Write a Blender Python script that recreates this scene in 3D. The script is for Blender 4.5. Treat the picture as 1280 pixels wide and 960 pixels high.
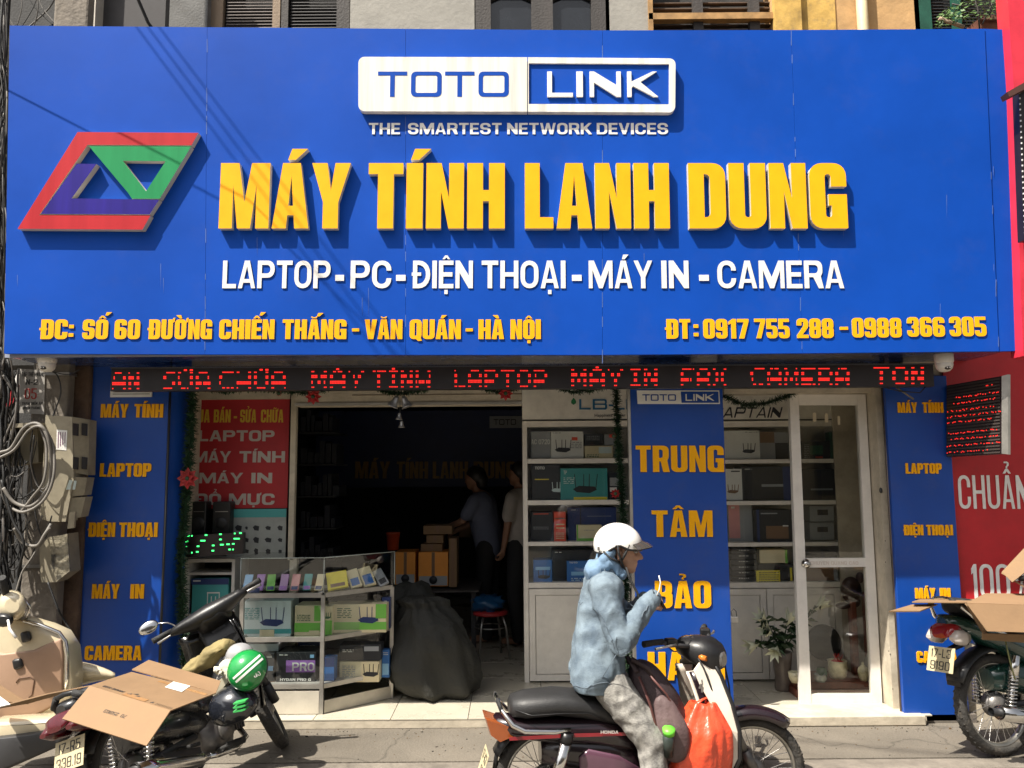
import bpy, bmesh, math, random, unicodedata
from mathutils import Vector, Matrix, Euler, noise
from mathutils.geometry import tessellate_polygon
R = math.radians
random.seed(7)
for o in list(bpy.data.objects): bpy.data.objects.remove(o)
scene = bpy.context.scene
col = scene.collection
# ---------------------------------------------------------------- camera, sky, sun
EYE = Vector((0, 0, 1.64)); FOC = 1000.0; PITCH = math.atan(110/1000); ROLL = R(0.45)
cam_d = bpy.data.cameras.new('camera'); cam = bpy.data.objects.new('camera', cam_d); col.objects.link(cam)
cam_d.lens = 36*FOC/1280; cam_d.sensor_width = 36; cam_d.clip_end = 500
CM = Matrix.Translation(EYE) @ Matrix.Rotation(R(90)+PITCH, 4, 'X') @ Matrix.Rotation(-ROLL, 4, 'Z')
cam.matrix_world = CM
scene.camera = cam
world = bpy.data.worlds.new('World'); scene.world = world; world.use_nodes = True
SUN = Vector((1.4, 1.0, -2.7)).normalized()
wn = world.node_tree; bgn = wn.nodes['Background']
sky = wn.nodes.new('ShaderNodeTexSky'); sky.sky_type = 'NISHITA'; sky.sun_disc = False
sky.sun_elevation = math.asin(-SUN.z); sky.sun_rotation = math.atan2(-SUN.x, -SUN.y)
sky.dust_density = 5; sky.air_density = .8; sky.ozone_density = .6
hsv = wn.nodes.new('ShaderNodeHueSaturation'); hsv.inputs['Saturation'].default_value = .28   # pale city haze
wn.links.new(sky.outputs[0], hsv.inputs['Color']); wn.links.new(hsv.outputs[0], bgn.inputs[0]); bgn.inputs[1].default_value = 0.082
sl = bpy.data.lights.new('sun', 'SUN'); sl.energy = 5.0; sl.angle = R(0.53); sl.color = (1, .93, .82)
so = bpy.data.objects.new('sun', sl); col.objects.link(so); so.rotation_euler = SUN.to_track_quat('-Z', 'Y').to_euler(); so.location = (-5, -5, 12)
scene.view_settings.view_transform = 'Standard'; scene.view_settings.look = 'None'
scene.view_settings.exposure = 0.95; scene.view_settings.gamma = 1
scene.cycles.max_bounces = 7; scene.cycles.transparent_max_bounces = 16
scene.cycles.diffuse_bounces = 4; scene.cycles.glossy_bounces = 3; scene.cycles.caustics_reflective = False; scene.cycles.caustics_refractive = False
scene.cycles.sample_clamp_indirect = 3

def P(px, py, Y):
    """world point on the vertical plane at depth Y seen at a pixel of the 1280x960 photograph"""
    d = CM.to_3x3() @ Vector(((px-640)/FOC, -(py-480)/FOC, -1))
    return EYE + d*(Y/d.y)
def G(px, py, z=0.0):
    d = CM.to_3x3() @ Vector(((px-640)/FOC, -(py-480)/FOC, -1))
    return EYE + d*((z-EYE.z)/d.z)

# ---------------------------------------------------------------- materials
MATS = {}
def M(name, rgb, rough=.55, metal=0., var=.12, scale=6., bump=0., bscale=60., coat=0., dark=None, streak=False, dirt=0., emit=None, spec=None):
    if name in MATS: return MATS[name]
    m = bpy.data.materials.new(name); m.use_nodes = True; nt = m.node_tree; N = nt.nodes; L = nt.links
    b = N['Principled BSDF']; b.inputs['Roughness'].default_value = rough; b.inputs['Metallic'].default_value = metal
    if coat: b.inputs['Coat Weight'].default_value = coat; b.inputs['Coat Roughness'].default_value = .08
    if spec is not None: b.inputs['Specular IOR Level'].default_value = spec
    tc = N.new('ShaderNodeTexCoord'); mp = N.new('ShaderNodeMapping'); L.new(tc.outputs['Object'], mp.inputs[0])
    if streak: mp.inputs['Scale'].default_value = (1, 1, .06)
    nz = N.new('ShaderNodeTexNoise'); nz.inputs['Scale'].default_value = scale; nz.inputs['Detail'].default_value = 6
    nz.inputs['Roughness'].default_value = .62; L.new(mp.outputs[0], nz.inputs[0])
    rp = N.new('ShaderNodeValToRGB'); L.new(nz.outputs[0], rp.inputs[0])
    dk = dark or tuple(c*(1-var*1.6) for c in rgb)
    rp.color_ramp.elements[0].position = .33; rp.color_ramp.elements[0].color = (*dk, 1)
    rp.color_ramp.elements[1].position = .66; rp.color_ramp.elements[1].color = (*[min(1, c*(1+var*.5)) for c in rgb], 1)
    out = rp.outputs[0]
    if dirt:
        n2 = N.new('ShaderNodeTexNoise'); n2.inputs['Scale'].default_value = scale*2.7; n2.inputs['Detail'].default_value = 8; n2.inputs['Roughness'].default_value = .75
        L.new(tc.outputs['Object'], n2.inputs[0])
        r2 = N.new('ShaderNodeValToRGB'); r2.color_ramp.elements[0].position = .52; r2.color_ramp.elements[1].position = .72
        L.new(n2.outputs[0], r2.inputs[0]); mx = N.new('ShaderNodeMixRGB'); mul = N.new('ShaderNodeMath'); mul.operation = 'MULTIPLY'; mul.inputs[1].default_value = dirt
        L.new(r2.outputs[0], mul.inputs[0]); L.new(mul.outputs[0], mx.inputs[0]); L.new(out, mx.inputs[1]); mx.inputs[2].default_value = (.17, .14, .105, 1)
        out = mx.outputs[0]
    L.new(out, b.inputs['Base Color'])
    mr = N.new('ShaderNodeMapRange'); mr.inputs[3].default_value = max(.02, rough-.1); mr.inputs[4].default_value = min(1, rough+.12)
    L.new(nz.outputs[0], mr.inputs[0]); L.new(mr.outputs[0], b.inputs['Roughness'])
    if bump:
        nb = N.new('ShaderNodeTexNoise'); nb.inputs['Scale'].default_value = bscale; nb.inputs['Detail'].default_value = 5; L.new(tc.outputs['Object'], nb.inputs[0])
        bp = N.new('ShaderNodeBump'); bp.inputs['Strength'].default_value = bump; bp.inputs['Distance'].default_value = .02
        L.new(nb.outputs[0], bp.inputs['Height']); L.new(bp.outputs[0], b.inputs['Normal'])
    if emit:
        b.inputs['Emission Color'].default_value = (*emit[:3], 1); b.inputs['Emission Strength'].default_value = emit[3]
    MATS[name] = m; return m
def glass(name, tint=(1, 1, 1), refl=.0, rough=.01, ior=1.5):
    if name in MATS: return MATS[name]
    m = bpy.data.materials.new(name); m.use_nodes = True; nt = m.node_tree; N = nt.nodes; L = nt.links
    N.remove(N['Principled BSDF']); o = N['Material Output']
    t = N.new('ShaderNodeBsdfTransparent'); t.inputs[0].default_value = (*tint, 1)
    g = N.new('ShaderNodeBsdfGlossy'); g.inputs['Roughness'].default_value = rough
    f = N.new('ShaderNodeFresnel'); f.inputs[0].default_value = ior
    ad = N.new('ShaderNodeMath'); ad.operation = 'ADD'; ad.inputs[1].default_value = refl; ad.use_clamp = True
    tc = N.new('ShaderNodeTexCoord'); nz = N.new('ShaderNodeTexNoise'); nz.inputs['Scale'].default_value = 1.2; L.new(tc.outputs['Object'], nz.inputs[0])
    bp = N.new('ShaderNodeBump'); bp.inputs['Strength'].default_value = .02; L.new(nz.outputs[0], bp.inputs['Height']); L.new(bp.outputs[0], g.inputs['Normal'])
    mx = N.new('ShaderNodeMixShader'); 
    ge_ = N.new('ShaderNodeNewGeometry'); iv = N.new('ShaderNodeMath'); iv.operation = 'SUBTRACT'; iv.inputs[0].default_value = 1; L.new(ge_.outputs['Backfacing'], iv.inputs[1])
    ml = N.new('ShaderNodeMath'); ml.operation = 'MULTIPLY'; L.new(f.outputs[0], ml.inputs[0]); L.new(iv.outputs[0], ml.inputs[1]); L.new(ml.outputs[0], ad.inputs[0]); L.new(ad.outputs[0], mx.inputs[0]); L.new(t.outputs[0], mx.inputs[1]); L.new(g.outputs[0], mx.inputs[2]); L.new(mx.outputs[0], o.inputs[0])
    MATS[name] = m; return m
# ---------------------------------------------------------------- mesh builder
class MB:
    def __init__(s): s.v = []; s.f = []; s.mi = []; s.sm = []
    def add(s, vs, fs, mi=0, sm=False):
        k = len(s.v); s.v += [tuple(v) for v in vs]
        for f in fs: s.f.append([i+k for i in f]); s.mi.append(mi); s.sm.append(sm)
        return s
    def box(s, x0, y0, z0, x1, y1, z1, mi=0, b=0.0, mat=None):
        if x0 > x1: x0, x1 = x1, x0
        if y0 > y1: y0, y1 = y1, y0
        if z0 > z1: z0, z1 = z1, z0
        if b <= 0:
            v = [(x, y, z) for x in (x0, x1) for y in (y0, y1) for z in (z0, z1)]
            f = [(0, 1, 3, 2), (4, 6, 7, 5), (0, 4, 5, 1), (2, 3, 7, 6), (0, 2, 6, 4), (1, 5, 7, 3)]
        else:
            bm = bmesh.new(); bmesh.ops.create_cube(bm, size=1)
            for q in bm.verts: q.co = Vector((x0+(q.co.x+.5)*(x1-x0), y0+(q.co.y+.5)*(y1-y0), z0+(q.co.z+.5)*(z1-z0)))
            bmesh.ops.bevel(bm, geom=bm.edges[:], offset=min(b, (x1-x0)*.45, (y1-y0)*.45, (z1-z0)*.45), segments=2, affect='EDGES', profile=.5)
            bm.verts.index_update(); v = [tuple(q.co) for q in bm.verts]; f = [[q.index for q in fc.verts] for fc in bm.faces]; bm.free()
        if mat is not None: v = [mat @ Vector(q) for q in v]
        return s.add(v, f, mi)
    def cbox(s, c, sz, rot=(0, 0, 0), mi=0, b=0.0):
        m = Matrix.Translation(c) @ Euler(rot).to_matrix().to_4x4()
        return s.box(-sz[0]/2, -sz[1]/2, -sz[2]/2, sz[0]/2, sz[1]/2, sz[2]/2, mi, b, m)
    def tube(s, pts, r, n=10, mi=0, cap=True, closed=False, flat=1.0):
        pts = [Vector(p) for p in pts]; rs = r if isinstance(r, (list, tuple)) else [r]*len(pts)
        m = len(pts); up = None; vs = []
        for i, p in enumerate(pts):
            if closed: t = (pts[(i+1) % m]-pts[i-1])
            else: t = pts[min(i+1, m-1)]-pts[max(i-1, 0)]
            if t.length < 1e-9: t = Vector((0, 0, 1))
            t.normalize()
            if up is None:
                up = Vector((0, 0, 1)) if abs(t.z) < .9 else Vector((1, 0, 0))
            a = t.cross(up)
            if a.length < 1e-6: a = t.orthogonal()
            a.normalize(); up = a.cross(t).normalized()
            for k in range(n):
                an = 2*math.pi*k/n; vs.append(p + a*math.cos(an)*rs[i] + up*math.sin(an)*rs[i]*flat)
        fs = []
        for i in range(m if closed else m-1):
            j = (i+1) % m
            for k in range(n): k2 = (k+1) % n; fs.append((i*n+k, i*n+k2, j*n+k2, j*n+k))
        s.add(vs, fs, mi, True)
        if cap and not closed:
            k = len(s.v)-len(vs)
            s.f.append([k+i for i in range(n)][::-1]); s.mi.append(mi); s.sm.append(False)
            s.f.append([k+(m-1)*n+i for i in range(n)]); s.mi.append(mi); s.sm.append(False)
        return s
    def lathe(s, prof, n=24, mi=0, mat=None, a0=0, a1=2*math.pi, sm=True):
        """prof: list of (r, z) spun round z"""
        full = abs(a1-a0-2*math.pi) < 1e-6; m = len(prof); cols = n if full else n+1
        vs = []
        for k in range(cols):
            an = a0+(a1-a0)*k/n
            for r, z in prof: vs.append(Vector((r*math.cos(an), r*math.sin(an), z)))
        if mat is not None: vs = [mat @ q for q in vs]
        fs = []
        for k in range(n):
            k2 = (k+1) % cols if full else k+1
            for i in range(m-1): fs.append((k*m+i, k2*m+i, k2*m+i+1, k*m+i+1))
        return s.add(vs, fs, mi, sm)
    def ell(s, c, r, n=20, m=12, mi=0, mat=None):
        if not isinstance(r, (tuple, list)): r = (r, r, r)
        vs = []; fs = []
        for i in range(m+1):
            t = math.pi*i/m
            for k in range(n):
                a = 2*math.pi*k/n; q = Vector((r[0]*math.sin(t)*math.cos(a), r[1]*math.sin(t)*math.sin(a), r[2]*math.cos(t)))
                if mat is not None: q = mat @ q
                vs.append(q+Vector(c))
        for i in range(m):
            for k in range(n): k2 = (k+1) % n; fs.append((i*n+k, (i+1)*n+k, (i+1)*n+k2, i*n+k2))
        return s.add(vs, fs, mi, True)
    def loft(s, secs, mi=0, caps=True, sm=True):
        n = len(secs[0]); vs = [q for c in secs for q in c]; fs = []
        for i in range(len(secs)-1):
            for k in range(n): k2 = (k+1) % n; fs.append((i*n+k, i*n+k2, (i+1)*n+k2, (i+1)*n+k))
        s.add(vs, fs, mi, sm)
        if caps:
            k = len(s.v)-len(vs)
            s.f.append([k+i for i in range(n)][::-1]); s.mi.append(mi); s.sm.append(False)
            s.f.append([k+(len(secs)-1)*n+i for i in range(n)]); s.mi.append(mi); s.sm.append(False)
        return s
    def prism(s, poly, off, mi=0, mi2=None, holes=()):
        """poly: 3D points in a plane, extruded by vector off"""
        off = Vector(off); loops = [[Vector(p) for p in poly]] + [[Vector(p) for p in h] for h in holes]
        tri = tessellate_polygon(loops); allp = [p for l in loops for p in l]; n = len(allp); k = len(s.v)
        s.v += [tuple(p) for p in allp] + [tuple(p+off) for p in allp]
        for t in tri:
            s.f.append([k+i for i in t]); s.mi.append(mi); s.sm.append(False)
            s.f.append([k+n+i for i in reversed(t)]); s.mi.append(mi); s.sm.append(False)
        b = 0
        for l in loops:
            for i in range(len(l)):
                j = (i+1) % len(l); s.f.append([k+b+i, k+b+j, k+n+b+j, k+n+b+i]); s.mi.append(mi if mi2 is None else mi2); s.sm.append(False)
            b += len(l)
        return s
    def mesh(s, name, mats):
        me = bpy.data.meshes.new(name); me.from_pydata(s.v, [], s.f)
        if not isinstance(mats, (list, tuple)): mats = [mats]
        for m in mats: me.materials.append(m)
        me.polygons.foreach_set('material_index', s.mi); me.polygons.foreach_set('use_smooth', s.sm)
        me.update(); bm = bmesh.new(); bm.from_mesh(me); bmesh.ops.recalc_face_normals(bm, faces=bm.faces[:]); bm.to_mesh(me); bm.free()
        return me
    def build(s, name, mats, parent=None):
        return link(name, s.mesh(name, mats), parent)
def link(name, data, parent=None):
    o = bpy.data.objects.new(name, data); col.objects.link(o)
    if parent is not None: o.parent = parent
    return o
def tag(o, label=None, cat=None, group=None, kind=None):
    if label: o['label'] = label
    if cat: o['category'] = cat
    if group: o['group'] = group
    if kind: o['kind'] = kind
    return o
def thing(name, label, cat, loc=(0, 0, 0), group=None, rot=(0, 0, 0)):
    o = bpy.data.objects.new(name, None); col.objects.link(o); o.location = loc; o.rotation_euler = rot; o.empty_display_size = .1
    return tag(o, label, cat, group)
def rel(root):
    """builder space is world space: shift the parts so that the Empty can stand at the thing's base"""
    for o in col.objects:
        if o.parent == root and not o.get('_r'): o.location = o.location - root.location; o['_r'] = 1
def finish(root):
    for o in list(col.objects):
        if o.parent == root: o.location = Vector(o.location) - Vector(root.location)
def bake(o):
    dg = bpy.context.evaluated_depsgraph_get(); dg.update(); e = o.evaluated_get(dg); me = bpy.data.meshes.new_from_object(e)
    old = o.data; o.modifiers.clear(); o.data = me; me.name = o.name; return o
def fleshy(name, caps, mats, parent=None, vox=.012, smooth=6, disp=0., dscale=9., dfun=None):
    """one continuous skin grown round tapered capsules: (p0, p1, r0, r1[, flat])"""
    b = MB()
    for c in caps:
        p0, p1, r0, r1 = Vector(c[0]), Vector(c[1]), c[2], c[3]; n = 7
        pts = [p0+(p1-p0)*i/(n-1) for i in range(n)]; rs = [r0+(r1-r0)*i/(n-1) for i in range(n)]
        fl = c[4] if len(c) > 4 else 1.0
        b.tube(pts, rs, 16, flat=fl); b.ell(p0, r0*.995 if fl == 1 else r0*min(fl, 1), 14, 9); b.ell(p1, r1*.995 if fl == 1 else r1*min(fl, 1), 14, 9)
    o = b.build(name, mats, parent)
    m = o.modifiers.new('r', 'REMESH'); m.mode = 'VOXEL'; m.voxel_size = vox; m.use_smooth_shade = True
    m = o.modifiers.new('s', 'SMOOTH'); m.iterations = smooth; m.factor = .5
    bake(o)
    if disp or dfun:
        me = o.data
        for v in me.vertices:
            k = dfun(v.co) if dfun else disp*(noise.noise(v.co*dscale)+.5*noise.noise(v.co*dscale*2.3))
            v.co += v.normal*k
    for p in o.data.polygons: p.use_smooth = True
    return o

# ---------------------------------------------------------------- lettering: block capitals as outlines
def fil(pts, n=5):
    """polygon with per-corner fillet radius"""
    out = []; m = len(pts)
    for i in range(m):
        p = pts[i]; r = p[2] if len(p) > 2 else 0
        if r <= 0: out.append((p[0], p[1])); continue
        a = Vector(pts[i-1][:2])-Vector(p[:2]); b = Vector(pts[(i+1) % m][:2])-Vector(p[:2]); c = Vector(p[:2])
        r = min(r, a.length*.5 if len(pts[i-1]) > 2 and pts[i-1][2] > 0 else a.length*.98, b.length*.5 if len(pts[(i+1) % m]) > 2 and pts[(i+1) % m][2] > 0 else b.length*.98)
        a.normalize(); b.normalize(); q0 = c+a*r; q1 = c+b*r
        for k in range(n+1):
            t = k/n; w_ = .82; d_ = (1-t)**2+2*w_*t*(1-t)+t*t; q = (q0*(1-t)**2 + c*2*w_*t*(1-t) + q1*t*t)/d_; out.append((q.x, q.y))
    return out
def glyph(ch, w, s, t, r):
    """shapes [[outer, hole...], ...] and advance width of a capital, height 1"""
    marks = []
    base = ch
    if ch not in 'Đ':
        d = unicodedata.normalize('NFD', ch); base = d[0]; marks = list(d[1:])
    ri = max(r-min(s, t)*.75, .02); h = .5; S = []
    def RR(x0, y0, x1, y1, q): return fil([(x0, y0, q), (x1, y0, q), (x1, y1, q), (x0, y1, q)])
    W = w
    if base == 'A':
        a = s*.58; k = w/2-a; ym = max(min((w/2-s)/max(k, .01), .86), .8 if w < .8 else .74); kin = (w/2-s*.92)/ym; s2 = s*.92; c0 = .2; c1 = c0+t*.85
        S = [[[(0, 0), (w/2-a, 1), (w/2+a, 1), (w, 0), (w-s2, 0), (w-s2-kin*c0, c0), (s2+kin*c0, c0), (s2, 0)], [(s2+kin*c1, c1), (w/2, ym), (w-s2-kin*c1, c1)]]]
    elif base == 'B':
        S = [[fil([(0, 0), (w, 0, r), (w, .535, r*.7), (w*.9, .535), (w*.98, .535, .01), (w*.98, 1, r), (0, 1)]), fil([(s, t), (w-s, t, ri), (w-s, .5-t*.4, ri), (s, .5-t*.4)]), fil([(s, .5+t*.5), (w-s, .5+t*.5, ri), (w-s, 1-t, ri), (s, 1-t)])]]
        S[0][0] = fil([(0, 0), (w, 0, r), (w, .52, r*.5), (w*.93, .54), (w*.98, .58, r*.4), (w*.98, 1, r), (0, 1)])
    elif base == 'C': S = [[fil([(w, .36), (w, 0, r), (0, 0, r), (0, 1, r), (w, 1, r), (w, .64), (w-s, .64), (w-s, 1-t, ri), (s, 1-t, ri), (s, t, ri), (w-s, t, ri), (w-s, .36)])]]
    elif base == 'D': S = [[fil([(0, 0), (w, 0, r), (w, 1, r), (0, 1)]), fil([(s, t), (w-s, t, ri), (w-s, 1-t, ri), (s, 1-t)])]]
    elif base == 'Đ':
        e = s*.28; q = (w-2*s)*.45
        S = [[fil([(0, 0), (w, 0, r), (w, 1, r), (0, 1), (0, .57), (-e, .57), (-e, .45), (0, .45)]), fil([(s, t), (w-s, t, ri), (w-s, 1-t, ri), (s, 1-t), (s, .57), (s+q, .57), (s+q, .45), (s, .45)])]]
    elif base == 'E': w = W = w*.84; S = [[[(0, 0), (w, 0), (w, t), (s, t), (s, .5-t/2), (w*.93, .5-t/2), (w*.93, .5+t/2), (s, .5+t/2), (s, 1-t), (w, 1-t), (w, 1), (0, 1)]]]
    elif base == 'F': w = W = w*.82; S = [[[(0, 0), (s, 0), (s, .42), (w*.93, .42), (w*.93, .42+t), (s, .42+t), (s, 1-t), (w, 1-t), (w, 1), (0, 1)]]]
    elif base == 'G': S = [[fil([(w*.5, .52), (w, .52), (w, 0, .02), (w*.9, 0, .02), (0, 0, r), (0, 1, r), (w, 1, r), (w, .64), (w-s, .64), (w-s, 1-t, ri), (s, 1-t, ri), (s, t, ri), (w-s, t, ri), (w-s, .52-t), (w*.5, .52-t)])]]
    elif base == 'H': S = [[[(0, 0), (s, 0), (s, .5-t/2), (w-s, .5-t/2), (w-s, 0), (w, 0), (w, 1), (w-s, 1), (w-s, .5+t/2), (s, .5+t/2), (s, 1), (0, 1)]]]
    elif base == 'I': W = s*1.05; S = [[[(0, 0), (W, 0), (W, 1), (0, 1)]]]
    elif base == 'K': w = W = w*1.08; S = [[[(0, 0), (s, 0), (s, .34), (s*1.35, .42), (w-s*1.15, 0), (w, 0), (s*1.35+(w-s)*.28, .58), (w*.97, 1), (w-s*1.25, 1), (s, .6), (s, 1), (0, 1)]]]
    elif base == 'L': w = W = w*.8; S = [[[(0, 0), (w, 0), (w, t), (s, t), (s, 1), (0, 1)]]]
    elif base == 'M':
        w = W = w*1.36; s1 = s*.86; q = s*.42
        S = [[[(0, 0), (s1, 0), (s1, .66), (w/2-q, 0), (w/2+q, 0), (w-s1, .66), (w-s1, 0), (w, 0), (w, 1), (w-s1*1.4, 1), (w/2, .4), (s1*1.4, 1), (0, 1)]]]
    elif base == 'N': s1 = s*.94; S = [[[(0, 0), (s1, 0), (s1, .56), (w-s1*1.02, 0), (w, 0), (w, 1), (w-s1, 1), (w-s1, .46), (s1*1.02, 1), (0, 1)]]]
    elif base in 'O0': S = [[RR(0, 0, w, 1, r), RR(s, t, w-s, 1-t, ri)]]
    elif base == 'P': S = [[fil([(0, 0), (s, 0), (s, .38), (w, .38, r), (w, 1, r), (0, 1)]), fil([(s, .38+t), (w-s, .38+t, ri), (w-s, 1-t, ri), (s, 1-t)])]]
    elif base == 'Q': S = [[fil([(0, 0, r), (w*.55, 0), (w*.72, -.1), (w*1.04, -.08), (w*.93, .06), (w, .2), (w, 1, r), (0, 1, r)]), RR(s, t, w-s, 1-t, ri)]]
    elif base == 'R': S = [[fil([(0, 0), (s, 0), (s, .4), (w*.48, .4), (w-s*.98, 0), (w*1.02, 0), (w*.88, .44), (w*.98, .52, r*.5), (w*.98, 1, r), (0, 1)]), fil([(s, .4+t*.9), (w-s, .4+t*.9, ri), (w-s, 1-t, ri), (s, 1-t)])]]
    elif base == 'S': S = [[fil([(w-s, .67), (w, .67), (w, 1, r), (0, 1, r), (0, .5-t*.5, r), (w-s, .5-t*.5, ri), (w-s, t, ri), (s, t, ri), (s, .33), (0, .33), (0, 0, r), (w, 0, r), (w, .5+t*.5, r), (s, .5+t*.5, ri), (s, 1-t, ri), (w-s, 1-t, ri)])]]
    elif base == 'T': w = W = w*.92; S = [[[(w/2-s/2, 0), (w/2+s/2, 0), (w/2+s/2, 1-t), (w, 1-t), (w, 1), (0, 1), (0, 1-t), (w/2-s/2, 1-t)]]]
    elif base == 'U': S = [[fil([(0, 1), (s, 1), (s, t, ri), (w-s, t, ri), (w-s, 1), (w, 1), (w, 0, r), (0, 0, r)])]]
    elif base == 'V': S = [[[(w/2-s*.55, 0), (w/2+s*.55, 0), (w*1.02, 1), (w*1.02-s, 1), (w/2, .28), (s-.02*w, 1), (-.02*w, 1)]]]
    elif base == 'W': w = W = w*1.5; S = [[[(w*.17, 0), (w*.37, 0), (w*.5, .6), (w*.63, 0), (w*.83, 0), (w, 1), (w-s*.9, 1), (w*.73, .3), (w*.58, 1), (w*.42, 1), (w*.27, .3), (s*.9, 1), (0, 1)]]]
    elif base == 'X': S = [[[(0, 0), (s, 0), (w/2, .32), (w-s, 0), (w, 0), (w/2+s*.55, .5), (w, 1), (w-s, 1), (w/2, .68), (s, 1), (0, 1), (w/2-s*.55, .5)]]]
    elif base == 'Y': S = [[[(w/2-s/2, 0), (w/2+s/2, 0), (w/2+s/2, .4), (w*1.03, 1), (w*1.03-s, 1), (w/2, .58), (s-.03*w, 1), (-.03*w, 1), (w/2-s/2, .4)]]]
    elif base == '1': W = s*1.55; S = [[[(W-s, 0), (W, 0), (W, 1), (W-s*.75, 1), (0, .86), (0, .7), (W-s, .76)]]]
    elif base == '2': S = [[fil([(0, .64), (s, .64), (s, 1-t, ri), (w-s, 1-t, ri), (w-s, .62, ri), (0, .14), (0, 0), (w, 0), (w, t), (s*1.15, t), (w, .56, r*.5), (w, 1, r), (0, 1, r)])]]
    elif base == '3': S = [[fil([(0, .68), (s, .68), (s, 1-t, ri), (w-s, 1-t, ri), (w-s, .5+t*.42, ri), (w*.4, .5+t*.42), (w*.4, .5-t*.42), (w-s, .5-t*.42, ri), (w-s, t, ri), (s, t, ri), (s, .32), (0, .32), (0, 0, r), (w, 0, r), (w, .47, r*.4), (w*.92, .51), (w, .55, r*.4), (w, 1, r), (0, 1, r)])]]
    elif base == '5': S = [[fil([(0, .3), (0, 0, r), (w, 0, r), (w, .64, r), (s, .64), (s, 1-t), (w*.96, 1-t), (w*.96, 1), (0, 1), (0, .64-t), (w-s, .64-t, ri), (w-s, t, ri), (s, t, ri), (s, .3)])]]
    elif base == '6': S = [[fil([(0, 0, r), (0, 1, r), (w, 1, r), (w, .7), (w-s, .7), (w-s, 1-t, ri), (s, 1-t, ri), (s, .6), (w, .6, r), (w, 0, r)]), RR(s, t, w-s, .6-t, ri)]]
    elif base == '9':
        S = [[[(w-x, 1-y) for x, y in l] for l in glyph('6', w, s, t, r)[0][0]]]
    elif base == '7': S = [[[(0, 1), (0, 1-t), (w-s*1.02, 1-t), (w*.16, 0), (w*.16+s*1.03, 0), (w, 1-t*.8), (w, 1)]]]
    elif base == '8': S = [[fil([(0, 0, r), (0, .47, r*.4), (w*.07, .51), (0, .55, r*.4), (0, 1, r), (w, 1, r), (w, .55, r*.4), (w*.93, .51), (w, .47, r*.4), (w, 0, r)]), RR(s, t, w-s, .5-t*.42, ri), RR(s, .5+t*.42, w-s, 1-t, ri)]]
    elif base == '-': W = w*.55; S = [[[(0, .32), (W, .32), (W, .32+t*1.1), (0, .32+t*1.1)]]]
    elif base == '.': W = s; S = [[[(0, 0), (W, 0), (W, s*.9), (0, s*.9)]]]
    elif base == ':': W = s*.9; S = [[[(0, .12), (W, .12), (W, .3), (0, .3)]], [[(0, .55), (W, .55), (W, .73), (0, .73)]]]
    elif base == '%':
        W = w*1.35; q = w*.55
        S = [[RR(0, .5, q, 1, q*.45), RR(s*.6, .5+t*.6, q-s*.6, 1-t*.6, q*.2)], [RR(W-q, 0, W, .5, q*.45), RR(W-q+s*.6, t*.6, W-s*.6, .5-t*.6, q*.2)], [[(W*.28, 0), (W*.4, 0), (W*.74, 1), (W*.62, 1)]]]
    elif base == ' ': W = w*.45
    c = W/2; y = 1.05; u = min(s, .2)*.9
    for mk in marks:
        o = ord(mk)
        if o == 0x301:
            cx = c + (u*1.0 if y > 1.06 else 0); S.append([[(cx-.06, y), (cx+.06, y), (cx+.06+u, y+.17), (cx+u*.0, y+.17)]])
        elif o == 0x300: S.append([[(c+.06, y), (c-.06, y), (c-.06-u, y+.17), (c, y+.17)]])
        elif o == 0x302:
            S.append([[(c-.17, y), (c-.07, y), (c, y+.07), (c+.07, y), (c+.17, y), (c+.05, y+.14), (c-.05, y+.14)]]); y += .15
        elif o == 0x306:
            S.append([[(c-.15, y+.1), (c-.1, y+.01), (c+.1, y+.01), (c+.15, y+.1), (c+.08, y+.1), (c+.05, y+.06), (c-.05, y+.06), (c-.08, y+.1)]]); y += .11
        elif o == 0x309:
            S.append([[(c-.03, y), (c+.03, y), (c+.03, y+.05), (c+.1, y+.09), (c+.1, y+.17), (c+.04, y+.21), (c-.1, y+.21), (c-.1, y+.16), (c+.02, y+.16), (c+.02, y+.1), (c-.03, y+.06)]]); y += .2
        elif o == 0x303:
            S.append([[(c-.17, y), (c-.11, y), (c-.06, y+.05), (c+.05, y), (c+.12, y), (c+.17, y+.1), (c+.11, y+.1), (c+.07, y+.05), (c-.04, y+.11), (c-.11, y+.11)]])
        elif o == 0x323: S.append([[(c-u*.42, -.21), (c+u*.42, -.21), (c+u*.42, -.06), (c-u*.42, -.06)]])
        elif o == 0x31b:
            S.append([[(W-.02, 1.0), (W-.005, .83), (W+.07, .87), (W+.1, 1.08), (W+.02, 1.08)]]); W += .05
    return S, W
STY = {  # w, stem, bar, radius, gap, squash
    'heavy': (.56, .235, .17, .2, .05), 'impact': (.52, .20, .15, .19, .06), 'sans': (.76, .19, .155, .5, .09), 'wide': (1.15, .17, .155, .2, .16),
    'ext': (.9, .24, .2, .3, .1), 'thin': (.5, .125, .1, .24, .1), 'plate': (.5, .1, .1, .14, .13), 'arial': (.72, .19, .16, .3, .1)}
GCACHE = {}
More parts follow.
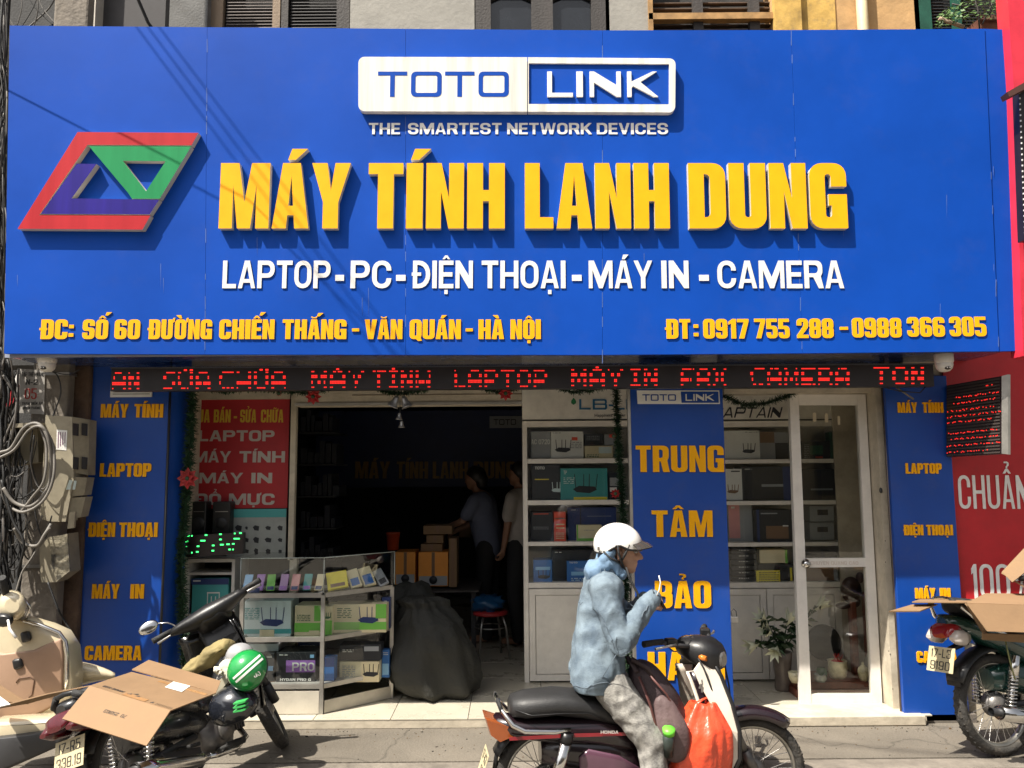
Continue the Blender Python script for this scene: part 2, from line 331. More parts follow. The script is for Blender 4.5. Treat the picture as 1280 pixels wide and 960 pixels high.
def text(s, sty, p0, p1, hgt, depth, mats, parent, name='letter', up=None, fwd=None, split=True, slant=0.0, base=0.0):
    """set a word so that it spans p0..p1 (baseline points), cap height hgt, standing depth proud of the surface towards fwd"""
    w, st, t, r, gap = STY[sty]; p0 = Vector(p0); p1 = Vector(p1); ax = (p1-p0); L = ax.length; ax.normalize()
    up = Vector(up or (0, 0, 1)).normalized(); fwd = Vector(fwd or (0, -1, 0)).normalized()
    up = (up-ax*up.dot(ax)).normalized()
    gl = [glyph(c, w, st, t, r) for c in s]; tot = sum(g[1] for g in gl)+gap*(len(gl)-1)
    x = 0; kx = L/tot/hgt; out = []; joined = MB()
    rot = Matrix((ax, up, -fwd)).transposed().to_4x4()
    for c, (shp, adv) in zip(s, gl):
        if shp:
            key = (c, sty, round(kx*hgt, 3), round(hgt, 4), depth, slant, tuple(m.name for m in mats) if isinstance(mats, (list, tuple)) else mats.name)
            b = MB()
            for sh in shp:
                ls = [[Vector(((q[0]+slant*q[1])*kx*hgt, q[1]*hgt, 0)) for q in l] for l in sh]
                if split: b.prism(ls[0], (0, 0, -depth), 0, 1 if isinstance(mats, (list, tuple)) and len(mats) > 1 else None, ls[1:])
                else:
                    T = Matrix.Translation(p0+ax*x*kx*hgt) @ rot
                    joined.prism([T @ q for q in ls[0]], fwd*depth, 0, 1 if isinstance(mats, (list, tuple)) and len(mats) > 1 else None, [[T @ q for q in l] for l in ls[1:]])
            if split:
                if key not in GCACHE: GCACHE[key] = b.mesh(name, mats)
                o = link(name, GCACHE[key], parent); o.matrix_local = Matrix.Translation(p0+ax*x*kx*hgt) @ rot; out.append(o)
        x += adv+gap
    if not split: out.append(joined.build(name, mats, parent))
    return out
def ptext(s, sty, x0, x1, yb, yt, Y, depth, mats, parent, name='letter', split=True, yb2=None, slant=0.):
    """word given by pixels of the photograph, on the plane at depth Y"""
    a = P(x0, yb, Y); b = P(x1, yb if yb2 is None else yb2, Y); h = P(x0, yt, Y).z-a.z
    return text(s, sty, a, b, h, depth, mats, parent, name, split=split, slant=slant)
def ftext(s, p, size, mat, parent, name='lettering', ax=(1, 0, 0), up=(0, 0, 1), bold=.01, width=None, depth=.0006):
    """small lower-case print with the built-in typeface, as thin mesh"""
    cu = bpy.data.curves.new(name, 'FONT'); cu.body = s; cu.size = size; cu.offset = bold*size*.5; cu.extrude = depth
    tmp = bpy.data.objects.new('tmp', cu); col.objects.link(tmp); dg = bpy.context.evaluated_depsgraph_get(); dg.update()
    me = bpy.data.meshes.new_from_object(tmp.evaluated_get(dg)); bpy.data.objects.remove(tmp); bpy.data.curves.remove(cu)
    me.materials.clear(); me.materials.append(mat); me.name = name
    if width:
        xs = [v.co.x for v in me.vertices]; k = width/(max(xs)-min(xs))
        for v in me.vertices: v.co.x *= k
    o = link(name, me, parent); ax = Vector(ax).normalized(); up = Vector(up).normalized()
    o.matrix_local = Matrix.Translation(Vector(p)) @ Matrix((ax, up, ax.cross(up))).transposed().to_4x4(); return o
def pbox(b, x0, y0, x1, y1, Y, d, mi=0, bev=0., Y0=None):
    """box whose front face covers the pixel rectangle at depth Y and that goes back by d"""
    a = P(x0, y1, Y); c = P(x1, y0, Y); a2 = P(x0, y0, Y); b.box((a.x+a2.x)/2, Y, a.z, c.x, Y+d, c.z, mi, bev); return b
def ppoly(b, pts, Y, d, mi=0, mi2=None, holes=()):
    b.prism([P(x, y, Y) for x, y in pts], (0, d, 0), mi, mi2, [[P(x, y, Y) for x, y in h] for h in holes]); return b
# ---------------------------------------------------------------- palette
blue = M('sign_blue_composite', (.003, .064, .41), .55, var=.10, scale=1.0, dirt=.05, spec=.12, bump=.22, bscale=1.3)
blue2 = M('panel_blue_vinyl', (.004, .058, .33), .38, var=.08, scale=2.0, dirt=.10)
yel = M('letter_yellow_acrylic', (.92, .43, .005), .5, var=.06, scale=5, spec=.2, dirt=.03)
yside = M('letter_side_pale', (.62, .58, .50), .4, var=.1)
whiteA = M('letter_white_acrylic', (.80, .79, .76), .4, var=.06, scale=4)
whiteD = M('sign_white_streaked', (.80, .78, .72), .4, var=.16, scale=14, streak=True)
grime = M('letter_side_grey', (.36, .34, .31), .5, var=.2)
logoR = M('logo_red', (.44, .018, .026), .5, spec=.2, var=.1, streak=True, scale=9)
logoG = M('logo_green', (.012, .25, .085), .5, spec=.2, var=.1, streak=True, scale=9)
logoB = M('logo_indigo', (.018, .008, .22), .5, spec=.2, var=.2, streak=True, scale=9)
dark = M('dark_steel', (.03, .03, .032), .5, var=.2)
black = M('black_plastic', (.012, .012, .013), .38, var=.2, bump=.05)
blackm = M('black_matte_rubber', (.02, .02, .02), .75, var=.25, bump=.25, bscale=90)
chrome = M('chrome', (.72, .71, .69), .14, 1, var=.06)
steel = M('brushed_steel', (.42, .41, .39), .38, .9, var=.15)
alu = M('aluminium_frame', (.50, .48, .44), .38, .75, var=.12, scale=9, dirt=.12)
upvc = M('white_upvc', (.78, .745, .68), .42, var=.08, dirt=.12)
beige = M('beige_painted_plaster', (.52, .46, .36), .8, var=.16, bump=.2, bscale=25, dirt=.3)
cream = M('cream_grey_render', (.34, .325, .29), .85, var=.10, bump=.15, bscale=30, dirt=.12)
ochre = M('ochre_render', (.54, .33, .145), .85, var=.14, bump=.2, bscale=18, dirt=.12)
ochre2 = M('yellow_render_peeling', (.60, .38, .10), .85, var=.22, bump=.3, bscale=12, dirt=.45)
concrete = M('pole_concrete', (.20, .175, .145), .9, var=.25, bump=.4, bscale=30, dirt=.3)
wooddk = M('dark_painted_wood', (.055, .048, .045), .7, var=.3, bump=.2, streak=True)
woodtan = M('weathered_tan_wood', (.30, .22, .15), .75, var=.25, bump=.2, streak=True)
wallgrey = M('grey_render', (.18, .18, .175), .85, var=.2, bump=.2, dirt=.2)
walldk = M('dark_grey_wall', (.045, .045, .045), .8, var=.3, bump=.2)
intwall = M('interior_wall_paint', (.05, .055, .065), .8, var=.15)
tile = M('cream_floor_tile', (.50, .46, .37), .28, var=.08, scale=3, dirt=.10, coat=.2)
grout = M('tile_grout', (.16, .14, .12), .9)
card = M('corrugated_cardboard', (.225, .138, .070), .8, var=.07, scale=7, bump=.08, bscale=40, dirt=.06)
cardw = M('cardboard_inner_face', (.245, .15, .078), .8, var=.05, scale=7, bump=.06, bscale=40)
redb = M('poster_red', (.38, .012, .018), .5, var=.1)
redwall = M('red_board', (.50, .014, .022), .5, var=.10, dirt=.06)
redpl = M('red_plastic', (.60, .02, .018), .4, var=.1)
greenleaf = M('garland_green', (.018, .06, .022), .6, var=.4, scale=30)
leaf = M('plant_leaf', (.07, .15, .03), .5, var=.4, scale=20)
leafdk = M('lily_leaf', (.03, .07, .025), .45, var=.4, scale=20)
gl = glass('pane_glass', (.97, .985, .98), .035)
glcab = glass('cabinet_glass', (.97, .98, .975), .01)
cable = M('cable_black', (.012, .012, .012), .6, var=.3)
cableg = M('cable_grey', (.19, .175, .155), .6, var=.2)
# pavement: worn concrete with stains and fine cracks
def pavement_mat():
    m = M('worn_concrete_pavement', (.150, .131, .105), .88, var=.16, scale=1.4, bump=.35, bscale=55, dirt=.25); nt = m.node_tree; N = nt.nodes; L = nt.links
    b = N['Principled BSDF']; src = b.inputs['Base Color'].links[0].from_socket
    tc = [n for n in N if n.type == 'TEX_COORD'][0]
    n0 = N.new('ShaderNodeTexNoise'); n0.inputs['Scale'].default_value = 2.2; n0.inputs['Detail'].default_value = 5; L.new(tc.outputs['Object'], n0.inputs[0])
    ad = N.new('ShaderNodeMixRGB'); ad.inputs[0].default_value = .35; L.new(tc.outputs['Object'], ad.inputs[1]); L.new(n0.outputs['Color'], ad.inputs[2])
    v = N.new('ShaderNodeTexVoronoi'); v.feature = 'DISTANCE_TO_EDGE'; v.inputs['Scale'].default_value = 1.1; L.new(ad.outputs[0], v.inputs['Vector'])
    r = N.new('ShaderNodeValToRGB'); r.color_ramp.elements[0].position = .0; r.color_ramp.elements[0].color = (.35, .35, .35, 1); r.color_ramp.elements[1].position = .009; r.color_ramp.elements[1].color = (1, 1, 1, 1)
    L.new(v.outputs['Distance'], r.inputs[0]); mx = N.new('ShaderNodeMixRGB'); mx.blend_type = 'MULTIPLY'; mx.inputs[0].default_value = .6
    L.new(src, mx.inputs[1]); L.new(r.outputs[0], mx.inputs[2])
    n3 = N.new('ShaderNodeTexNoise'); n3.inputs['Scale'].default_value = 130; L.new(tc.outputs['Object'], n3.inputs[0])
    r3 = N.new('ShaderNodeMapRange'); r3.inputs[1].default_value = .3; r3.inputs[2].default_value = .7; r3.inputs[3].default_value = .8; r3.inputs[4].default_value = 1.14; L.new(n3.outputs[0], r3.inputs[0])
    m2 = N.new('ShaderNodeMixRGB'); m2.blend_type = 'MULTIPLY'; m2.inputs[0].default_value = 1; L.new(mx.outputs[0], m2.inputs[1]); L.new(r3.outputs[0], m2.inputs[2]); L.new(m2.outputs[0], b.inputs['Base Color'])
    return m
pave = pavement_mat()
asph = M('street_asphalt', (.20, .18, .15), .9, var=.2, bump=.5, bscale=120)
# ---------------------------------------------------------------- ground, pavement, building shell
YP = 5.40; YD = 5.72; YC = 6.24; FZ = .06
b = MB(); b.box(-60, -60, -.5, 60, 4.0, -.22); tag(b.build('street', asph), kind='structure')
b = MB(); b.add([(-60, 4.0, -.218), (60, 4.0, -.218), (60, 4.62, -.13), (-60, 4.62, -.13)], [(0, 1, 2, 3)]); tag(b.build('gutter', pave), kind='structure')
b = MB(); b.box(-60, 4.625, -.4, 60, 4.775, -.001, b=.012); tag(b.build('kerb', concrete), kind='structure')
b = MB(); b.box(-60, 4.78, -.4, 60, 60, 0)
pv = b.build('pavement', pave); tag(pv, kind='structure')
rg = random.Random(12); b = MB()
for k in range(900):
    x = rg.uniform(-3.4, 3.4); y = 4.8+abs(rg.gauss(0, .45)) if rg.random() < .5 else 5.36-abs(rg.gauss(0, .1)); s_ = rg.uniform(.0015, .006)*(1 if rg.random() < .95 else 2)
    if y > 5.36: continue
    b.cbox((x, y, s_*.3), (s_*rg.uniform(.7, 2), s_, s_*.7), (rg.uniform(-.4, .4), 0, rg.uniform(0, 3)), rg.choice((0, 0, 1, 2)))
tag(b.build('grit', [concrete, M('dry_leaf_brown', (.12, .07, .03), .8), M('grit_dark', (.03, .028, .025), .9)]), 'fine grit and dry scraps scattered on the pavement', 'grit', kind='stuff')
# shop floor: slab, front tiles as pieces
b = MB(); b.box(-3.0, 5.40, 0.001, 3.0, 12.0, FZ-.008); fl = b.build('shop_floor', grout); tag(fl, kind='structure')
tw = .5; row = [5.37, 5.88, 6.39, 6.9, 7.41, 7.92, 8.43]
tm = {}
for j in range(len(row)-1):
    for i in range(-5, 5):
        x0 = i*.5-.02+.22; x1 = x0+tw-.004
        if x0 > 2.5: continue
        key = 'a'
        if key not in tm: bb = MB(); bb.box(0, 0, 0, tw-.004, .505, .009, b=.0015); tm[key] = bb.mesh('tile', tile)
        o = link('tile', tm[key], fl); o.location = (x0, row[j], FZ-.008)
b = MB(); b.box(-2.3, 8.44, FZ-.008, 2.73, 12.0, FZ+.001); b.build('far_tiling', tile, fl)
b = MB(); b.box(-2.5, 5.372, .003, 2.66, 5.398, FZ-.009); b.build('step_riser', beige, fl)
b = MB(); pb = P(905, 893, 5.5); b.box(pb.x, 5.34, .002, 2.64, 5.62, FZ+.004, b=.006); b.build('door_sill', beige, fl)

bd = thing('shop_building', 'old two storey shop house with cream and ochre walls above the big blue sign', 'building', (0, 5.9, 0))
YU = 5.95
ZS, ZT = 2.3, 8.0
def wallseg(x0, x1, mt, name='wall', Y=YU, d=.3, y0=-60, y1=60):
    b = MB(); a = P(x0, y1, Y); c = P(x1, y0, Y); b.box(a.x, Y, a.z if y1 != 60 else 2.5, c.x, Y+d, 7.0); return b.build(name, mt, bd)
wallseg(88, 123, M('white_pillar', (.62, .57, .5), .8, dirt=.2), 'pillar')
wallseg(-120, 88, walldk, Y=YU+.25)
wallseg(123, 210, M('grey_dark_render', (.075, .072, .075), .8, var=.15), Y=YU+.12)
wallseg(210, 262, wallgrey, 'pillar', Y=YU-.05)
wallseg(437, 594, cream)
wallseg(758, 811, cream)
wallseg(968, 1144, ochre)
wallseg(1262, 1400, ochre)
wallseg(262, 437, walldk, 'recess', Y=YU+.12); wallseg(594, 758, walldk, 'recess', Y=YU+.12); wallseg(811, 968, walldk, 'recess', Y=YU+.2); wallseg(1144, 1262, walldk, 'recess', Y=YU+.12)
b = MB(); pbox(b, 998, -60, 1040, 60, YU-.012, .01); b.build('peeled_patch', ochre2, bd)
b = MB(); q = P(1078, 20, YU-.05); b.tube([(q.x, q.y, 3), (q.x, q.y, 7)], .042, 12); b.build('drain_pipe', M('cream_pipe', (.72, .60, .38), .5), bd)
# timber column with drapery-like carved edge
b = MB(); pbox(b, 968, -60, 998, 60, YU-.06, .06); b.build('carved_jamb', ochre2, bd)
def shutter(x0, x1, mt, frame, nslat=9, Y=YU+.02, y0=-6, y1=44, fl=8, fr=8):
    w = tag(link('shutter', None, bd) if False else bpy.data.objects.new('shutter', None)); col.objects.link(w); w.parent = bd
    b = MB(); pbox(b, x0, -60, x0+fl, 60, Y, .06); b.build('stile', frame, w); b = MB(); pbox(b, x1-fr, -60, x1, 60, Y, .06); b.build('stile', frame, w)
    a = P(x0+fl, y1, Y); c = P(x1-fr, y0, Y); sl = MB(); wd = c.x-a.x; sl.cbox((0, 0, 0), (wd, .006, .034), (R(-38), 0, 0)); me = sl.mesh('slat', mt)
    z = a.z-.05
    while z < c.z+.1:
        o = link('slat', me, w); o.location = ((a.x+c.x)/2, Y+.03, z); z += .0265
    return w
louv = M('louvre_grey_brown', (.13, .11, .10), .6, var=.2); louvd = M('louvre_dark', (.05, .048, .048), .6, var=.2)
shutter(262, 352, louv, woodtan, fl=19, fr=11); shutter(352, 438, louvd, wooddk, fl=10, fr=17)
# double window with dark arched lights
w = bpy.data.objects.new('window', None); col.objects.link(w); w.parent = bd
b = MB()
for x0, x1 in ((593, 613), (664, 690), (739, 760)): pbox(b, x0, -60, x1, 60, YU+.0, .08)
b.build('window_frame', wooddk, w)
for x0, x1 in ((613, 664), (690, 739)):
    b = MB(); ppoly(b, [(x0-1, 60), (x0-1, 4), (x0+3, -1), (x0+12, -4), (x1-12, -4), (x1-3, -1), (x1+1, 4), (x1+1, 60)], YU+.05, .01); b.build('pane', M('dark_window_glass', (.02, .023, .028), .08, spec=.8), w)
b = MB(); ppoly(b, [(613, 0), (625, -5), (652, -5), (664, 0), (664, -30), (613, -30)], YU+.02, .05); ppoly(b, [(690, 0), (702, -5), (728, -5), (739, 0), (739, -30), (690, -30)], YU+.02, .05); b.build('arch_head', wooddk, w)
# timber lattice over the third opening
w = bpy.data.objects.new('timber_screen', None); col.objects.link(w); w.parent = bd
b = MB(); pbox(b, 811, 15, 968, 24, YU-.02, .07); pbox(b, 810, -60, 814, 60, YU-.02, .1); b.build('lintel', M('golden_wood', (.42, .24, .09), .6, var=.25, scale=12), w)
for x in (872, 942): b = MB(); pbox(b, x-6, -60, x+4, 60, YU+.02, .05); b.build('upright', wooddk, w)
for y in (2, 9, 30, 36): b = MB(); pbox(b, 814, y, 968, y+2.5, YU+.06, .05); b.build('rail', M('old_brown_wood', (.11, .07, .045), .75, var=.3), w)
grn = M('green_painted_wood', (.012, .085, .055), .5, var=.2)
shutter(1142, 1262, M('louvre_black', (.015, .017, .02), .5), grn, Y=YU+.0, fl=17, fr=3)
b = MB(); pbox(b, 1189, -60, 1196, 60, YU-.01, .02); b.build('glazing_bar', grn, bd)
# brown ledge + stick on the right
b = MB(); ppoly(b, [(1205, 38), (1228, 20), (1262, 21), (1262, 52), (1218, 60)], YU-.30, .28); b.build('tiled_ledge', M('terracotta', (.23, .09, .055), .8, var=.3), bd)
b = MB(); ppoly(b, [(1225, 18), (1262, 19), (1262, 24), (1228, 24)], YU-.34, .04); b.build('ledge_lip', M('terracotta_dark', (.13, .05, .035), .8, var=.3), bd)
# wall bits seen between the sign and the red sign at the right
b = MB(); pbox(b, 1258, 30, 1300, 460, 5.7, .2); b.build('side_wall', ochre, bd)
for y, m_ in ((46, 'terracotta'), (148, 'terracotta_dark'), (163, 'dark_painted_wood'), (222, 'dark_painted_wood')):
    b = MB(); pbox(b, 1256, y, 1300, y+(13 if y != 222 else 200), 5.62, .07); b.build('ledge', MATS[m_], bd)
# ground floor shell
xl = P(205, 700, YP).x; xr = P(1137, 905, YP).x
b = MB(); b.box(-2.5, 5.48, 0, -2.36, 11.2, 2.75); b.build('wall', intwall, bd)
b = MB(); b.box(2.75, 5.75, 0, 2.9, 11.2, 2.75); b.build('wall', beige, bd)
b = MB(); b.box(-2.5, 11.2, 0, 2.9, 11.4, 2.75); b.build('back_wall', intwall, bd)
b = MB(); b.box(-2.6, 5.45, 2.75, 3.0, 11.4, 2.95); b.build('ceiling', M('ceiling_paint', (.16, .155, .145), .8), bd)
b = MB(); b.box(-3.2, 5.5, 2.36, 3.2, 5.62, 3.1); b.build('lintel_beam', walldk, bd)
# pillar behind the left blue panel and the dark alley behind the utility pole
b = MB(); b.box(P(88, 700, YP).x, 5.46, 0, -2.30, 5.9, 2.75); b.build('pillar', beige, bd)
b = MB(); b.box(P(1137, 700, 5.5).x+.02, 5.46, 0, 3.4, 6.0, 2.75); b.build('pillar', beige, bd)
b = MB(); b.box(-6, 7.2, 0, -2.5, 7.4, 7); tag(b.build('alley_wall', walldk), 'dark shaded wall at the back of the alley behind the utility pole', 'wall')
b = MB(); b.box(3.2, 5.55, 0, 8, 6.0, 2.6); tag(b.build('neighbour_wall', wallgrey), 'grey wall of the next shop behind the red board and the green motorcycle', 'wall')
finish(bd)
# header above the doorway (beige boards) and its metal track
hd = thing('door_header', 'beige painted header beam over the open doorway with a sliding track', 'beam', (0, 5.7, 2.2))
b = MB(); a = P(371, 508, 5.66); c = P(652, 484, 5.66); b.box(a.x, 5.62, a.z, c.x, 5.78, c.z+.12); b.build('board', beige, hd)
b = MB(); b.box(a.x, 5.605, a.z+.0, c.x, 5.62, a.z+.018); b.build('track', alu, hd)
b = MB(); b.box(a.x+.4, 5.6155, a.z+.07, c.x-.0, 5.62, a.z+.075); b.build('joint_strip', M('brown_line', (.16, .12, .08), .7), hd)
a = P(903, 491, 5.6); c = P(1104, 484, 5.6)
b = MB(); b.box(a.x, 5.56, a.z-.01, c.x, 5.72, c.z+.12); b.box(a.x, 5.555, a.z+.012, c.x, 5.56, a.z+.022); b.build('board', beige, hd)
b = MB(); a = P(240, 500, 5.9); c = P(365, 486, 5.9); b.box(a.x, 5.85, a.z-.0, c.x, 5.9, c.z+.1); b.build('board', beige, hd)
finish(hd); 
dp = thing('door_post', 'slim beige painted post between the red price poster and the open doorway', 'post', (P(367, 700, 5.85).x, 5.85, FZ))
b = MB(); pbox(b, 362, 480, 371, 700, 5.84, .05); a = P(362, 700, 5.84); c = P(371, 700, 5.84); b.box(a.x, 5.84, FZ, c.x, 5.89, a.z+.01); b.build('shaft', beige, dp); finish(dp)
# right jamb wall: pale plaster with dark steel edge
jw = thing('door_jamb', 'stained cream plaster jamb right of the glass door', 'door jamb', (2.6, 5.6, 0))
b = MB(); a = P(1103, 900, 5.6); b.box(P(1103, 880, 5.66).x, 5.5, FZ+.005, P(1128, 905, 5.48).x, 5.75, 2.5); b.build('plaster', beige, jw)
b = MB(); x = P(1130, 890, 5.45).x; b.box(x, 5.43, 0.002, x+.028, 5.5, 2.5); b.tube([(x-.02, 5.44, .03), (x-.02, 5.44, 2.4)], .011, 8); b.build('steel_edge', M('jamb_steel', (.16, .13, .12), .5, .6, var=.3), jw)
b = MB(); q = P(1101, 613, 5.5); b.ell(q, (.011, .012, .02), 10, 6); b.build('keyhole', dark, jw)
b = MB(); 
for k in range(14):
    q = P(random.uniform(1106, 1122), random.uniform(520, 880), 5.498); b.ell(q, (.003, .002, .005), 6, 4)
b.build('screw_holes', dark, jw)
finish(jw)
# blue side panels with yellow words
def side_panel(name, label, xs, y0, y1, words, sty='impact'):
    t = thing(name, label, 'sign panel', (P((xs[0]+xs[1])/2, 900, YP).x, YP, 0.01), 'blue service panels beside the shop front')
    a0, a1 = P(xs[0], y1, YP), P(xs[1], y1, YP); zt = P(xs[0], y0, YP).z
    b = MB(); b.box(a0.x, YP, .012, a1.x, YP+.04, zt, b=.003); b.build('board', blue2, t)
    for w, x0, x1, yb, yt in words: ptext(w, 'heavy' , x0, x1, yb, yt, YP-.0005, .007, yel, t)
    finish(t); return t
lp = side_panel('service_sign', 'blue panel left of the entrance reading MÁY TÍNH down to CAMERA in yellow', (103, 203), 440, 700,
    [('MÁY', 126, 160, 522, 505), ('TÍNH', 168, 204, 522, 505), ('LAPTOP', 125, 189, 596, 579), ('ĐIỆN', 111, 144, 671, 653), ('THOẠI', 149, 197, 671, 653),
     ('MÁY', 115, 149, 748, 730), ('IN', 163, 180, 748, 730), ('CAMERA', 106, 177, 825, 807)])
rp = side_panel('service_sign', 'blue panel right of the glass door with a triangle of shade over CAMERA', (1119, 1198.5), 470, 700,
    [('MÁY', 1122, 1146, 516, 503), ('TÍNH', 1153, 1179, 516, 503), ('LAPTOP', 1132, 1177, 592, 579), ('ĐIỆN', 1130, 1154, 669, 656), ('THOẠI', 1158, 1191, 669, 656),
     ('MÁY', 1144, 1169, 748, 735), ('IN', 1175, 1188, 748, 735), ('CAMERA', 1146, 1196, 828, 814)])
sp = thing('panel_return', 'narrow blue return board with steel edge beside the left garland', 'board', (-2.32, 5.45, 0))
x = P(204, 700, YP).x
b = MB(); b.add([(x, YP+.005, .01), (x+.07, YP+.16, .01), (x+.07, YP+.16, 2.4), (x, YP+.005, 2.4)], [(0, 1, 2, 3)]); b.prism([(x, YP+.005, .01), (x+.075, YP+.16, .01), (x+.075, YP+.17, .01), (x, YP+.04, .01)], (0, 0, 2.42)); b.build('board', blue2, sp)
b = MB(); b.tube([(x+.005, YP-.004, .02), (x+.005, YP-.004, 2.42)], .008, 6); b.build('edge_strip', dark, sp); finish(sp)
# tall middle panel standing on the floor
mp = thing('standing_panel', 'tall blue standing panel reading TRUNG TÂM BẢO HÀNH behind the rider', 'sign panel', (P(850, 880, 5.42).x, 5.42, FZ))
YM = 5.42
a0 = P(793, 700, YM); a1 = P(911, 700, YM); zt = P(800, 486, YM).z+.06
b = MB(); zb_ = P(850, 881, YM).z; b.box(a0.x, YM, zb_, a1.x, YM+.05, zt, b=.003); b.build('board', blue2, mp)
b = MB(); b.box(a0.x+.05, YM+.01, FZ+.002, a0.x+.09, YM+.04, zb_); b.box(a1.x-.09, YM+.01, FZ+.002, a1.x-.05, YM+.04, zb_); tag(b.build('foot_blocks', dark, mp), kind='stuff')
b = MB(); b.box(a0.x-.02, YM+.004, zb_, a0.x-.001, YM+.05, zt-.002); b.build('edge_trim', alu, mp)
for w, x0, x1, yb, yt in (('TRUNG', 795, 905, 590, 557), ('TÂM', 815, 891, 671, 638), ('BẢO', 819, 889, 760, 726), ('HÀNH', 810, 906, 850, 815)):
    ptext(w, 'impact', x0, x1, yb, yt, YM-.0005, .008, yel, mp)
b = MB(); ppoly(b, [(796, 488), (899, 488), (900, 505), (797, 505)], YM-.001, .0009); lg = b.build('logo_plate', whiteA, mp)
ptext('TOTO', 'wide', 803, 845, 501, 493, YM-.0015, .002, blue2, lg); b = MB(); ppoly(b, [(851, 489.5), (898, 489.5), (898.5, 503.5), (852, 503.5)], YM-.003, .0018); b.build('blue_field', blue2, lg)
ptext('LINK', 'wide', 857, 893, 501, 492.5, YM-.0035, .002, whiteA, lg)
finish(mp)
lk = thing('padlock', 'small padlock hanging from the edge of the tall blue panel', 'padlock', P(919, 775, 5.4)); b = MB(); pbox(b, 914, 771, 923, 779, 5.39, .02, bev=.003); b.build('lock_body', steel, lk)
b = MB(); b.tube([P(915, 771, 5.4), P(914, 764, 5.4), P(917, 761, 5.4), P(920, 764, 5.4), P(921, 771, 5.4)], .003, 6); b.build('shackle', dark, lk); finish(lk)
# ---------------------------------------------------------------- the big shop sign
YS = 4.87
sg = thing('shop_sign', 'huge blue fascia sign with big raised yellow letters across the shop', 'sign', (0, 5.0, P(640, 443, YS).z))
seam = [(12, 5), (259, 256), (507, 507), (753, 753), (989, 1003), (1231, 1249), (1257, 1276)]
topy = [32, 34, 36, 38, 37.5, 36, 37]; boty = [442, 443, 443.5, 443.5, 441.5, 439, 438.5]
g_ = .16
for i in range(6):
    b = MB(); yo = YS+(.0008 if i % 2 else 0)+(.005 if i == 5 else 0)
    ppoly(b, [(seam[i][0]+g_, topy[i]), (seam[i+1][0]-g_, topy[i+1]), (seam[i+1][1]-g_, boty[i+1]), (seam[i][1]+g_, boty[i])], yo, .03)
    o = b.build('sign_sheet', blue, sg)
b = MB(); rs_ = random.Random(8)
for (xt, xb), dens in zip(seam[1:6], (.45, .35, .3, .75, .4)):
    y = 38
    while y < 438:
        h_ = rs_.uniform(4, 22); u = (y-36)/405; xx = xt+(xb-xt)*u
        if rs_.random() < dens: ppoly(b, [(xx-.35, y), (xx+rs_.uniform(.1, .5), y), (xx+.4, y+h_), (xx-.3, y+h_)], YS-.0004, .0008)
        y += h_+rs_.uniform(1, 14)
for k in range(16):
    x_ = rs_.choice((27, 107, 203, 321, 455, 545, 600, 802, 935, 1052, 1180, 1240))+rs_.uniform(-6, 6); y_ = rs_.uniform(200, 400); ppoly(b, [(x_, y_), (x_+.5, y_), (x_+.4, y_+rs_.uniform(8, 40)), (x_, y_+6)], YS-.0004, .0008)
tag(b.build('sealant_marks', M('old_sealant', (.09, .15, .38), .7), sg), kind='stuff')
b = MB(); zb = P(640, 441, YS).z; zt = P(640, 40, YS).z; x0 = P(14, 240, YS).x; x1 = P(1262, 240, YS).x
b.box(x0, YS+.038, zb, x1, YS+.048, zt); b.build('sign_backing', M('seam_dirty_white', (.30, .33, .42), .7), sg)
b = MB(); zb2 = zb+.004
b.box(x0, YS+.05, zb2+.01, x1, YS+.09, zb2+.05); b.box(x0, YS+.05, zt-.06, x1, YS+.09, zt-.02)
for k in range(8):
    x = x0+(x1-x0)*k/7; b.box(x-.02, YS+.092, zb2+.01, x+.02, YS+.13, zt-.02); b.box(x-.015, YS+.13, zt-.5, x+.015, YU, zt-.47)
b.build('steel_frame', dark, sg)
b = MB(); b.box(x0+.02, YS+.05, zb2, x1-.02, 5.5, zb2+.008); b.build('soffit_sheet', M('soffit_dark_blue', (.02, .05, .17), .25, var=.2, coat=.4), sg)
ym = [yel, yside]; D = .042
for w, x0_, x1_ in (('MÁY', 276, 437), ('TÍNH', 461, 631), ('LANH', 656, 836), ('DUNG', 860, 1057)): ptext(w, 'heavy', x0_, x1_, 288, 207, YS-.0005, D, ym, sg)
for w, x0_, x1_ in (('LAPTOP', 278, 413), ('PC', 438, 489), ('ĐIỆN', 516, 591), ('THOẠI', 602, 707), ('MÁY', 736, 815), ('IN', 827, 861), ('CAMERA', 897, 1055)):
    ptext(w, 'sans', x0_, x1_, 360.5, 326, YS-.0005, .005, [whiteA, grime], sg)
for x0_, x1_ in ((419, 430), (495, 507), (715, 727), (874, 886)): b = MB(); pbox(b, x0_, 343.5, x1_, 351, YS-.006, .0055); b.build('dash', whiteA, sg)
for w, x0_, x1_, d in (('ĐC:', 51, 92, 0), ('SỐ', 103, 135, 0), ('60', 143, 175, 0), ('ĐƯỜNG', 186, 265, 0), ('CHIẾN', 274, 343, 0), ('THẮNG', 353, 433, 0), ('VĂN', 456, 503, 0), ('QUÁN', 512, 576, 0), ('HÀ', 598, 630, 0), ('NỘI', 638, 676, 0),
                    ('ĐT', 833, 863, -.5), (':', 867, 873, -.5), ('0917', 879, 936, -.7), ('755', 943, 987, -1), ('288', 996, 1042, -1.3), ('0988', 1065, 1127, -2), ('366', 1134, 1181, -3), ('305', 1187, 1233, -3.5)):
    ptext(w, 'heavy', x0_, x1_, 424+d, 399.5+d, YS-.0005, .006, [yel, grime], sg)
for x0_, x1_, y in ((440, 449, 412), (582, 591, 412), (1050, 1060, 410)): b = MB(); pbox(b, x0_, y-1.6, x1_, y+2.2, YS-.007, .0065); b.build('dash', yel, sg)
